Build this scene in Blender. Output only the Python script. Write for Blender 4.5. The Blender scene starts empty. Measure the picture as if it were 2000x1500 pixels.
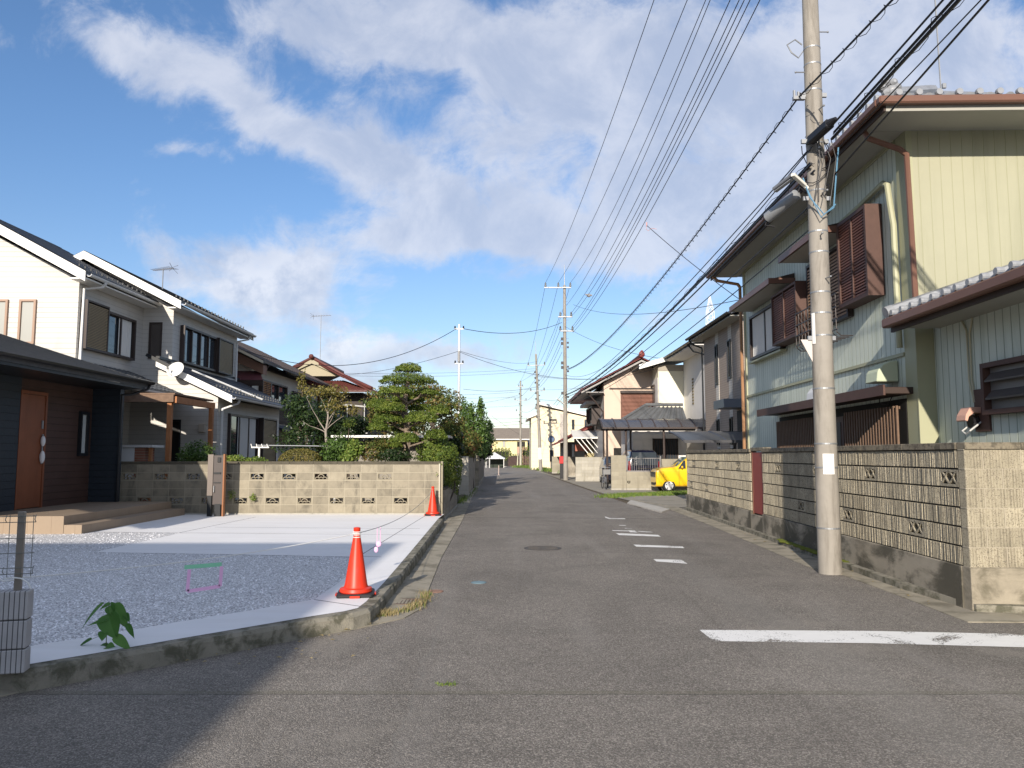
import bpy, math, random
import numpy as np
from mathutils import Vector, Matrix
random.seed(7); RNG = np.random.default_rng(11)
scene = bpy.context.scene
C = scene.collection
# ------------------------------------------------------------------ camera
CAMZ = 1.62; PITCH = math.radians(5.3); F = 1500.0
cam_d = bpy.data.cameras.new('camera'); cam = bpy.data.objects.new('camera', cam_d); C.objects.link(cam)
cam_d.sensor_width = 36; cam_d.lens = 36*F/2000; cam_d.clip_end = 3000; cam_d.clip_start = 0.05
cam.location = (0, 0, CAMZ); cam.rotation_euler = (math.radians(90)+PITCH, 0, 0)
scene.camera = cam
SP, CP = math.sin(PITCH), math.cos(PITCH)
def ray(px, py):
    u = (px-1000)/F; v = (750-py)/F; d = CP - v*SP
    return u/d, (SP+v*CP)/d
def G(px, py, z=0.0):
    a, b = ray(px, py); Y = (z-CAMZ)/b
    return (a*Y, Y)
def P(px, py, Y):
    a, b = ray(px, py); return (a*Y, Y, CAMZ+b*Y)
# ------------------------------------------------------------------ light
SUN_EL = math.radians(20); AZ = math.radians(12)     # light travels towards +Y, slightly +X
sd = bpy.data.lights.new('sun', 'SUN'); sun = bpy.data.objects.new('sun', sd); C.objects.link(sun)
sd.energy = 4.0; sd.angle = math.radians(0.53); sd.color = (1.0, 0.905, 0.785)
ldir = Vector((math.sin(AZ)*math.cos(SUN_EL), math.cos(AZ)*math.cos(SUN_EL), -math.sin(SUN_EL)))
sun.rotation_euler = ldir.to_track_quat('-Z', 'Y').to_euler()
sun.location = (-20, -60, 30)
scene.view_settings.view_transform = 'Standard'; scene.view_settings.look = 'None'
scene.view_settings.gamma = 1.0; scene.view_settings.exposure = 0.72
# ------------------------------------------------------------------ node helper
class NT:
    def __init__(s, tree): s.t = tree; s.n = tree.nodes; s.l = tree.links
    def new(s, ty, **kw):
        n = s.n.new(ty)
        for k, v in kw.items(): setattr(n, k, v)
        return n
    def put(s, sock, v):
        if hasattr(v, 'links') or isinstance(v, bpy.types.NodeSocket): s.l.new(v, sock)
        else: sock.default_value = v
    def math(s, op, a, b=0.0, c=0.0, clamp=False):
        n = s.n.new('ShaderNodeMath'); n.operation = op; n.use_clamp = clamp
        s.put(n.inputs[0], a); s.put(n.inputs[1], b); s.put(n.inputs[2], c)
        return n.outputs[0]
    def mix(s, f, a, b, blend='MIX'):
        n = s.n.new('ShaderNodeMix'); n.data_type = 'RGBA'; n.blend_type = blend
        s.put(n.inputs[0], f)
        for k, v in ((6, a), (7, b)):
            if isinstance(v, (tuple, list)): v = tuple(v)+((1,) if len(v) == 3 else ())
            s.put(n.inputs[k], v)
        return n.outputs[2]
    def noise(s, vec, scale, detail=4, rough=.55, dist=0.0):
        n = s.n.new('ShaderNodeTexNoise'); s.put(n.inputs['Scale'], scale); n.inputs['Detail'].default_value = detail
        n.inputs['Roughness'].default_value = rough; n.inputs['Distortion'].default_value = dist
        if vec is not None: s.l.new(vec, n.inputs['Vector'])
        return n.outputs[0]
    def step(s, v, a, b):
        n = s.n.new('ShaderNodeMapRange'); n.interpolation_type = 'SMOOTHSTEP'
        s.put(n.inputs[0], v); n.inputs[1].default_value = a; n.inputs[2].default_value = b
        return n.outputs[0]
# ------------------------------------------------------------------ world: sky with cloud layer, plus unseen clouds added as fill light
w = bpy.data.worlds.new("World"); scene.world = w; w.use_nodes = True
t = NT(w.node_tree); t.n.clear()
out = t.new('ShaderNodeOutputWorld')
sky = t.new('ShaderNodeTexSky'); sky.sky_type = 'NISHITA'; sky.sun_disc = False
sky.sun_elevation = SUN_EL; sky.sun_rotation = math.radians(180)+AZ
sky.air_density = 1.0; sky.dust_density = 0.25; sky.ozone_density = 2.2; sky.altitude = 50
tc = t.new('ShaderNodeTexCoord'); sep = t.new('ShaderNodeSeparateXYZ'); t.l.new(tc.outputs['Generated'], sep.inputs[0])
dx, dy, dz = sep.outputs
ys = t.math('MAXIMUM', dy, 0.12)
U = t.math('DIVIDE', dx, ys); W = t.math('DIVIDE', dz, ys)
zz = t.math('ADD', t.math('MAXIMUM', dz, 0.0), 0.10)
cmb = t.new('ShaderNodeCombineXYZ'); t.l.new(t.math('DIVIDE', dx, zz), cmb.inputs[0]); t.l.new(t.math('DIVIDE', dy, zz), cmb.inputs[1])
plan = cmb.outputs[0]
# warp the mask coordinates with noise so that cloud masses get ragged borders
cm2 = t.new('ShaderNodeCombineXYZ'); t.l.new(U, cm2.inputs[0]); t.l.new(W, cm2.inputs[1])
ang = cm2.outputs[0]
wn = t.new('ShaderNodeTexNoise'); wn.inputs['Scale'].default_value = 4.5; wn.inputs['Detail'].default_value = 5; t.l.new(ang, wn.inputs['Vector'])
ws = t.new('ShaderNodeSeparateColor'); t.l.new(wn.outputs['Color'], ws.inputs[0])
Uw = t.math('ADD', U, t.math('MULTIPLY', t.math('SUBTRACT', ws.outputs[0], .5), .16))
Ww = t.math('ADD', W, t.math('MULTIPLY', t.math('SUBTRACT', ws.outputs[1], .5), .12))
def blob(px, py, sx, sy, rot, amp):
    u0 = (px-1000)/F; a, b = ray(px, py); u0 = a; w0 = b
    du = t.math('SUBTRACT', Uw, u0); dw = t.math('SUBTRACT', Ww, w0)
    c, s_ = math.cos(rot), math.sin(rot)
    a = t.math('ADD', t.math('MULTIPLY', du, c), t.math('MULTIPLY', dw, s_))
    b = t.math('SUBTRACT', t.math('MULTIPLY', dw, c), t.math('MULTIPLY', du, s_))
    a = t.math('POWER', t.math('ABSOLUTE', t.math('DIVIDE', a, sx/F)), 2.0); b = t.math('POWER', t.math('ABSOLUTE', t.math('DIVIDE', b, sy/F)), 2.0)
    e = t.math('EXPONENT', t.math('MULTIPLY', t.math('ADD', a, b), -1.0))
    return t.math('MULTIPLY', e, amp)
blobs = [  # px, py, half sizes, rotation (radians, ccw), amount
 (190, 50, 130, 50, -.45, .60), (400, 165, 190, 60, -.45, .66), (600, 265, 210, 62, -.40, .64), (800, 350, 190, 70, -.2, .45), (640, 130, 150, 40, -.25, -.28), (860, 200, 70, 60, 0, -.25),
 (720, 40, 330, 100, -.12, .72), (1050, 130, 330, 150, 0, .62), (1480, 200, 560, 270, 0, .74), (1850, 80, 350, 260, 0, .30), (1130, 330, 60, 120, .3, -.15),
 (1250, 420, 330, 120, .15, .60), (930, 470, 330, 50, .0, .60), (560, 380, 200, 60, .0, -.22), (900, 590, 260, 40, 0, -.25), (700, 400, 210, 38, -.15, .26), (390, 295, 75, 22, -.1, .40), (520, 555, 200, 72, -.05, 1.0),
 (250, 480, 130, 35, -.1, .32), (700, 690, 170, 38, 0, .62), (860, 700, 150, 34, .1, .4), (1230, 640, 110, 10, .1, .22), (1000, 760, 600, 26, 0, .22), (5, 75, 40, 30, 0, .3),
 (120, 330, 260, 190, 0, -.45), (560, 600, 1, 1, 0, 0), (1560, 560, 300, 90, 0, .3)]
m = None
for b in blobs:
    if b[5] == 0: continue
    e = blob(*b); m = e if m is None else t.math('ADD', m, e)
n1 = t.noise(ang, 9.0, 10, .66, .35); n2 = t.noise(plan, 1.6, 8, .62, .2)
nn = t.math('ADD', t.math('MULTIPLY', n1, .62), t.math('MULTIPLY', n2, .38))
dens = t.math('ADD', t.math('MULTIPLY', t.math('SUBTRACT', nn, .5), 2.9), t.math('SUBTRACT', m, .20))
cov = t.step(dens, -.14, .52)
n3 = t.noise(ang, 6.0, 8, .62, .4)
shade = t.step(t.math('ADD', t.math('MULTIPLY', t.math('SUBTRACT', n3, .5), 2.4), t.math('MULTIPLY', t.math('SUBTRACT', dens, .25), .25)), -.35, .45)
ccol = t.mix(shade, (.66, .69, .78), (.44, .50, .64))
# low cumulus are whiter than the high veil
lowm = t.math('ADD', blob(500, 560, 230, 80, 0, .8), blob(690, 668, 190, 36, 0, .9))
puff = t.step(t.noise(ang, 13, 6, .6), .40, .62)
ccol = t.mix(t.math('MULTIPLY', lowm, puff, clamp=True), ccol, (.86, .86, .90))
bgs = t.new('ShaderNodeBackground'); tint = t.mix(1.0, sky.outputs[0], t.mix(t.step(dz, .02, .42), (.95, .93, 1.00), (.82, .98, 1.16)), 'MULTIPLY')
t.l.new(tint, bgs.inputs[0]); bgs.inputs[1].default_value = 0.087
bgc = t.new('ShaderNodeBackground'); t.l.new(ccol, bgc.inputs[0]); bgc.inputs[1].default_value = .70
mx = t.new('ShaderNodeMixShader'); rear = t.math('SUBTRACT', 1.0, t.step(dy, -.05, .18)); high = t.step(dz, .62, .80)
rc = t.math('MULTIPLY', t.math('MAXIMUM', rear, high), t.math('ADD', .58, t.math('MULTIPLY', t.math('SUBTRACT', n2, .5), 2.2)), clamp=True)  # unseen clouds added behind and overhead to whiten the shade
fr_ = t.math('SUBTRACT', 1.0, t.math('MAXIMUM', rear, high))
t.l.new(t.math('ADD', t.math('MULTIPLY', t.math('MULTIPLY', cov, .82), fr_), rc, clamp=True), mx.inputs[0]); t.l.new(bgs.outputs[0], mx.inputs[1]); t.l.new(bgc.outputs[0], mx.inputs[2])
t.l.new(mx.outputs[0], out.inputs[0])
# ------------------------------------------------------------------ object helpers
def tag(o, label=None, cat=None, group=None, kind=None):
    if label: o['label'] = label
    if cat: o['category'] = cat
    if group: o['group'] = group
    if kind: o['kind'] = kind
    return o
def thing(name, label, cat, loc=(0, 0, 0), rz=0, group=None):
    o = bpy.data.objects.new(name, None); C.objects.link(o); o.location = loc; o.rotation_euler = (0, 0, rz)
    o.empty_display_size = .2
    return tag(o, label, cat, group)
def copy_tree(o, parent=None):
    c = o.copy(); C.objects.link(c); c.parent = parent
    for ch in [x for x in list(C.objects) if x.parent == o]: copy_tree(ch, c)
    return c
class FF:   # a wall face: origin, direction along, direction out
    def __init__(s, o, u, n): s.o = Vector(o); s.u = Vector(u).normalized(); s.n = Vector(n).normalized()
    def p(s, a, out, z): return s.o + s.u*a + s.n*out + Vector((0, 0, z))
class MB:
    def __init__(s): s.v = []; s.f = []
    def quadmesh(s, pts, faces):
        k = len(s.v); s.v += [tuple(p) for p in pts]; s.f += [tuple(i+k for i in f) for f in faces]; return s
    def hexa(s, p):      # 8 points: bottom 4 ccw, top 4 ccw
        return s.quadmesh(p, [(0, 3, 2, 1), (4, 5, 6, 7), (0, 1, 5, 4), (1, 2, 6, 5), (2, 3, 7, 6), (3, 0, 4, 7)])
    def box(s, x0, x1, y0, y1, z0, z1):
        if x0 > x1: x0, x1 = x1, x0
        if y0 > y1: y0, y1 = y1, y0
        return s.hexa([(x0, y0, z0), (x1, y0, z0), (x1, y1, z0), (x0, y1, z0), (x0, y0, z1), (x1, y0, z1), (x1, y1, z1), (x0, y1, z1)])
    def fbox(s, ff, a0, a1, o0, o1, z0, z1):
        p = [ff.p(a0, o1, z0), ff.p(a1, o1, z0), ff.p(a1, o0, z0), ff.p(a0, o0, z0)]
        q = [ff.p(a0, o1, z1), ff.p(a1, o1, z1), ff.p(a1, o0, z1), ff.p(a0, o0, z1)]
        return s.hexa(p+q)
    def bar(s, a, b, w, h, up=(0, 0, 1)):     # square bar from a to b
        a, b = Vector(a), Vector(b); d = (b-a).normalized(); up = Vector(up)
        if abs(d.dot(up)) > .98: up = Vector((0, 1, 0))
        r = d.cross(up).normalized(); u = r.cross(d).normalized()
        P0 = [a - r*w/2 - u*h/2, a + r*w/2 - u*h/2, b + r*w/2 - u*h/2, b - r*w/2 - u*h/2]
        P1 = [p + u*h for p in P0]
        return s.hexa(P0+P1)
    def tube(s, pts, r, n=8, r1=None, cap=True):
        pts = [Vector(p) for p in pts]; m_ = len(pts); k = len(s.v)
        d0 = (pts[1]-pts[0]).normalized(); ref = Vector((0, 0, 1)) if abs(d0.z) < .9 else Vector((0, 1, 0))
        r_ = d0.cross(ref).normalized()
        for i, p in enumerate(pts):
            if i == 0: d = pts[1]-pts[0]
            elif i == m_-1: d = pts[-1]-pts[-2]
            else: d = (pts[i+1]-p).normalized()+(p-pts[i-1]).normalized()
            d = d.normalized() if d.length > 1e-9 else d0
            r_ = (r_ - d*r_.dot(d)); r_ = r_.normalized() if r_.length > 1e-6 else d.orthogonal().normalized()
            u = d.cross(r_)
            rad = (r[i] if isinstance(r, (list, tuple)) else (r if r1 is None else r+(r1-r)*i/(m_-1)))
            for j in range(n):
                a = 2*math.pi*j/n; s.v.append(tuple(p + r_*math.cos(a)*rad + u*math.sin(a)*rad))
        for i in range(m_-1):
            for j in range(n):
                a = k+i*n+j; b = k+i*n+(j+1) % n
                s.f.append((a, b, b+n, a+n))
        if cap:
            s.f.append(tuple(k+j for j in range(n))[::-1]); s.f.append(tuple(k+(m_-1)*n+j for j in range(n)))
        return s
    def cyl(s, a, b, r, n=16, r1=None): return s.tube([a, b], r, n, r1)
    def lathe(s, prof, c, n=24, axis='z'):
        k = len(s.v); c = Vector(c)
        for (r, h) in prof:
            for j in range(n):
                a = 2*math.pi*j/n
                q = (r*math.cos(a), r*math.sin(a), h)
                if axis == 'y': q = (q[0], q[2], q[1])
                if axis == 'x': q = (q[2], q[0], q[1])
                s.v.append(tuple(c+Vector(q)))
        for i in range(len(prof)-1):
            for j in range(n):
                a = k+i*n+j; b = k+i*n+(j+1) % n; s.f.append((a, b, b+n, a+n))
        s.f.append(tuple(k+j for j in range(n))[::-1]); s.f.append(tuple(k+(len(prof)-1)*n+j for j in range(n)))
        return s
    def prism(s, poly, z0, z1):
        n = len(poly); k = len(s.v)
        s.v += [(x, y, z0) for x, y in poly]+[(x, y, z1) for x, y in poly]
        s.f.append(tuple(k+i for i in range(n))[::-1]); s.f.append(tuple(k+n+i for i in range(n)))
        for i in range(n): j = (i+1) % n; s.f.append((k+i, k+j, k+n+j, k+n+i))
        return s
    def extr(s, pts, vec):        # planar 3d polygon extruded along vec
        n = len(pts); k = len(s.v); vec = Vector(vec)
        s.v += [tuple(p) for p in pts]+[tuple(Vector(p)+vec) for p in pts]
        s.f.append(tuple(k+i for i in range(n))[::-1]); s.f.append(tuple(k+n+i for i in range(n)))
        for i in range(n): j = (i+1) % n; s.f.append((k+i, k+j, k+n+j, k+n+i))
        return s
    def ball(s, c, r, n=10, sz=(1, 1, 1)):
        prof = []
        for i in range(1, n): a = math.pi*i/n; prof.append((math.sin(a)*r, -math.cos(a)*r*sz[2]))
        k0 = len(s.v); s.lathe(prof, (0, 0, 0), n*2)
        for i in range(k0, len(s.v)): v = s.v[i]; s.v[i] = (v[0]*sz[0]+c[0], v[1]*sz[1]+c[1], v[2]+c[2])
        return s
    def build(s, name, mat, parent=None, smooth=False, bevel=0, loc=None):
        me = bpy.data.meshes.new(name); me.from_pydata(s.v, [], s.f); me.validate(); me.update()
        o = bpy.data.objects.new(name, me); C.objects.link(o); o.parent = parent
        if loc: o.location = loc
        me.materials.append(mat)
        import bmesh
        bm = bmesh.new(); bm.from_mesh(me); bmesh.ops.recalc_face_normals(bm, faces=bm.faces)
        if bevel: bmesh.ops.bevel(bm, geom=list(bm.edges), offset=bevel, segments=1, profile=.5, affect='EDGES', clamp_overlap=True)
        bm.to_mesh(me); bm.free()
        if smooth:
            for p in me.polygons: p.use_smooth = True
            try: me.set_sharp_from_angle(angle=math.radians(40))
            except Exception: pass
        return o
# ------------------------------------------------------------------ materials
MC = {}
def M(name, col, rough=.6, spec=.35, metal=0.0, var=0.0, vs=2.0, bump=0.0, bs=60, island=0.0, dirt=None, ds=(2, 2, .4), da=.5, lo=.5, hi=.75, line=None, trans=0.0, alpha=1.0, coat=0.0, space='Object', spots=None):
    """col base; var/vs noise variation; dirt colour streaks; line=(axis,period,width,colour,depth) grooves."""
    if name in MC: return MC[name]
    m_ = bpy.data.materials.new(name); m_.use_nodes = True; nt = NT(m_.node_tree)
    b = nt.n['Principled BSDF']
    tcn = nt.new('ShaderNodeTexCoord'); vec = tcn.outputs['Object']
    if space == 'World':
        g = nt.new('ShaderNodeNewGeometry'); vec = g.outputs['Position']
    c = None
    rgb = nt.new('ShaderNodeRGB'); rgb.outputs[0].default_value = (*col, 1); c = rgb.outputs[0]
    if var:
        f = nt.noise(vec, vs, 5, .6)
        f = nt.math('ADD', nt.math('MULTIPLY', nt.math('SUBTRACT', f, .5), 2*var*1.6), 1.0)
        g_ = nt.new('ShaderNodeCombineColor'); [nt.l.new(f, g_.inputs[i]) for i in range(3)]
        c = nt.mix(1.0, c, g_.outputs[0], 'MULTIPLY')
    if island:
        ge = nt.new('ShaderNodeNewGeometry'); r = ge.outputs['Random Per Island']
        f = nt.math('ADD', nt.math('MULTIPLY', nt.math('SUBTRACT', r, .5), 2*island), 1.0)
        g_ = nt.new('ShaderNodeCombineColor'); [nt.l.new(f, g_.inputs[i]) for i in range(3)]
        c = nt.mix(1.0, c, g_.outputs[0], 'MULTIPLY')
    if dirt:
        mp = nt.new('ShaderNodeMapping'); nt.l.new(vec, mp.inputs[0]); mp.inputs['Scale'].default_value = ds
        f = nt.step(nt.noise(mp.outputs[0], 1.0, 7, .65, .4), lo, hi)
        c = nt.mix(nt.math('MULTIPLY', f, da), c, dirt)
    if spots:
        v = nt.new('ShaderNodeTexVoronoi'); v.inputs['Scale'].default_value = spots[0]; nt.l.new(vec, v.inputs['Vector'])
        sc = nt.new('ShaderNodeSeparateColor'); nt.l.new(v.outputs['Color'], sc.inputs[0])
        c = nt.mix(nt.step(sc.outputs[0], spots[2], spots[2]+.05), c, spots[1])
    h = None
    if line:
        sp = nt.new('ShaderNodeSeparateXYZ'); nt.l.new(vec, sp.inputs[0])
        a = sp.outputs[2] if line[0] == 'z' else nt.math('ADD', sp.outputs[0], sp.outputs[1])
        if line[0] == 'x': a = sp.outputs[0]
        if line[0] == 'y': a = sp.outputs[1]
        fr = nt.math('FRACT', nt.math('ADD', nt.math('DIVIDE', a, line[1]), 100.0))
        wd = line[2]/line[1]
        g1 = nt.math('SUBTRACT', 1.0, nt.step(fr, wd*.6, wd*1.2))
        c = nt.mix(g1, c, line[3]); h = nt.math('MULTIPLY', g1, -1.0)
    nt.l.new(c, b.inputs['Base Color'])
    b.inputs['Roughness'].default_value = rough; b.inputs['Metallic'].default_value = metal
    b.inputs['Specular IOR Level'].default_value = spec
    if coat: b.inputs['Coat Weight'].default_value = coat; b.inputs['Coat Roughness'].default_value = .04
    if trans: b.inputs['Transmission Weight'].default_value = trans
    if alpha < 1: b.inputs['Alpha'].default_value = alpha
    last = None
    if h is not None:
        bp = nt.new('ShaderNodeBump'); bp.inputs['Distance'].default_value = line[4]; bp.inputs['Strength'].default_value = 1
        nt.l.new(h, bp.inputs['Height']); last = bp.outputs[0]
    if bump:
        bp = nt.new('ShaderNodeBump'); bp.inputs['Distance'].default_value = bump; bp.inputs['Strength'].default_value = 1
        nt.l.new(nt.noise(vec, bs, 4, .7), bp.inputs['Height'])
        if last is not None: nt.l.new(last, bp.inputs['Normal'])
        last = bp.outputs[0]
    if last is not None: nt.l.new(last, b.inputs['Normal'])
    MC[name] = m_; return m_
def leafmat(name, cols, rough=.5, tl=.25):
    if name in MC: return MC[name]
    m_ = bpy.data.materials.new(name); m_.use_nodes = True; nt = NT(m_.node_tree); b = nt.n['Principled BSDF']
    ge = nt.new('ShaderNodeNewGeometry'); r = nt.new('ShaderNodeValToRGB'); e = r.color_ramp.elements
    while len(e) < len(cols): e.new(.5)
    for i, (p, c) in enumerate(cols): e[i].position = p; e[i].color = (*c, 1)
    big = nt.noise(ge.outputs['Position'], 1.7, 2, .5)
    f = nt.math('ADD', nt.math('MULTIPLY', ge.outputs['Random Per Island'], .62), nt.math('MULTIPLY', nt.math('SUBTRACT', big, .32), 1.05), clamp=True)
    nt.l.new(f, r.inputs[0])
    nt.l.new(r.outputs[0], b.inputs['Base Color']); b.inputs['Roughness'].default_value = rough; b.inputs['Specular IOR Level'].default_value = .3
    tr = nt.new('ShaderNodeBsdfTranslucent'); nt.l.new(r.outputs[0], tr.inputs[0])
    ms = nt.new('ShaderNodeMixShader'); ms.inputs[0].default_value = tl
    nt.l.new(b.outputs[0], ms.inputs[1]); nt.l.new(tr.outputs[0], ms.inputs[2]); nt.l.new(ms.outputs[0], nt.n['Material Output'].inputs[0])
    MC[name] = m_; return m_
# leaf clusters: blobs = [(cx,cy,cz, rx,ry,rz, n, shell)], flat=True cuts the underside
def leaves(name, blobs_, mat, parent, size=.05, aspect=.55, flat=0.0, lump=.18, up=.35):
    Vs = []; 
    for (cx, cy, cz, rx, ry, rz, n, shell) in blobs_:
        n = int(n); d = RNG.normal(size=(n, 3)); d /= np.linalg.norm(d, axis=1)[:, None]
        if flat: d[:, 2] = np.where(d[:, 2] < -flat, -d[:, 2]*RNG.random(n)*.9, d[:, 2])
        k = RNG.integers(0, 1000); ph = RNG.random(6)*6.28
        lum = 1+lump*(np.sin(d[:, 0]*5+ph[0])*np.sin(d[:, 1]*5+ph[1])+.6*np.sin(d[:, 2]*9+ph[2]+d[:, 0]*7)) 
        r = (shell+(1-shell)*RNG.random(n)**.5)*lum
        c = np.stack([cx+d[:, 0]*rx*r, cy+d[:, 1]*ry*r, cz+d[:, 2]*rz*r], 1)
        nr = d*.8+RNG.normal(size=(n, 3))*.65; nr[:, 2] += up; nr /= np.linalg.norm(nr, axis=1)[:, None]
        a = np.cross(nr, RNG.normal(size=(n, 3))); a /= np.linalg.norm(a, axis=1)[:, None]; b = np.cross(nr, a)
        s_ = (size*(.45+1.15*RNG.random(n)**1.4))[:, None]
        Vs.append(np.stack([c-a*s_*.5, c+b*s_*.5*aspect+nr*s_*.06, c+a*s_*.5, c-b*s_*.5*aspect+nr*s_*.06], 1).reshape(-1, 3))
    V = np.concatenate(Vs); nf = len(V)//4
    me = bpy.data.meshes.new(name); me.vertices.add(len(V)); me.vertices.foreach_set('co', V.astype(np.float32).ravel())
    me.loops.add(nf*4); me.loops.foreach_set('vertex_index', np.arange(nf*4, dtype=np.int32))
    me.polygons.add(nf); me.polygons.foreach_set('loop_start', np.arange(nf, dtype=np.int32)*4)
    me.update(calc_edges=True); me.materials.append(mat)
    o = bpy.data.objects.new(name, me); C.objects.link(o); o.parent = parent; return o
def grow(mb, a, b, r0, r1, wob=.08, n=6):
    a, b = Vector(a), Vector(b); L = (b-a).length; pts = []; rr = []
    off = Vector((random.uniform(-1, 1), random.uniform(-1, 1), random.uniform(-.4, .4)))*wob*L
    for i in range(n+1):
        k = i/n; pts.append(a.lerp(b, k)+off*math.sin(k*math.pi)+Vector((random.uniform(-1, 1), random.uniform(-1, 1), 0))*wob*.12*L*(0 < i < n))
        rr.append(r0+(r1-r0)*k)
    mb.tube(pts, rr, 7); return pts
# ---- common materials
m_conc = M('concrete', (.36, .34, .29), .85, var=.16, vs=3, bump=.004, bs=90, dirt=(.10, .095, .075), ds=(3, 3, 1.0), da=.6)
m_kerb = M('kerb_concrete', (.27, .25, .20), .9, var=.25, vs=5, bump=.012, bs=70, dirt=(.06, .06, .035), ds=(6, 6, 6), da=.75, lo=.42, hi=.62)
m_gutter = M('gutter_concrete', (.30, .27, .21), .9, var=.25, vs=2.5, bump=.006, bs=80, dirt=(.10, .09, .06), ds=(3, 3, 3), da=.6, lo=.45, hi=.65)
m_slab = M('new_concrete', (.74, .735, .735), .75, var=.05, vs=.9, bump=.0008, bs=120, dirt=(.62, .60, .57), ds=(.5, 3.5, 1), da=.35, lo=.45, hi=.7)
m_steel = M('galvanised_steel', (.30, .31, .32), .5, metal=.6, var=.1, vs=6)
m_black = M('black_rubber', (.018, .018, .02), .55, var=.1)
m_cable = M('cable_black', (.012, .012, .015), .5)
m_dark = M('interior_shade', (.012, .011, .010), .7)  # near-black painted in for the shade inside openings and hedges
m_glass = M('window_glass', (.035, .045, .055), .04, spec=.9)
m_glassc = M('glass_with_curtain', (.40, .40, .39), .18, spec=.9, line=('u', .09, .02, (.30, .30, .30), .0))
m_white = M('white_trim', (.78, .77, .73), .45, var=.03)
m_gutw = M('white_gutter', (.72, .72, .70), .35, var=.03)
m_brown = M('brown_metal', (.155, .078, .054), .42, var=.08, vs=3)
m_dbrown = M('dark_brown_metal', (.045, .032, .028), .45, var=.08)
m_pole = M('pole_concrete', (.28, .258, .225), .8, var=.12, vs=5, bump=.0015, bs=120, dirt=(.12, .105, .085), ds=(6, 6, .8), da=.7, lo=.45, hi=.70)
m_soil = M('soil', (.09, .07, .045), .95, var=.3, vs=4, bump=.02, bs=20)
m_bark = M('bark', (.19, .15, .11), .9, var=.25, vs=9, bump=.008, bs=40)
m_barkd = M('dark_bark', (.08, .06, .045), .9, var=.25, vs=9, bump=.008, bs=40)
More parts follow.
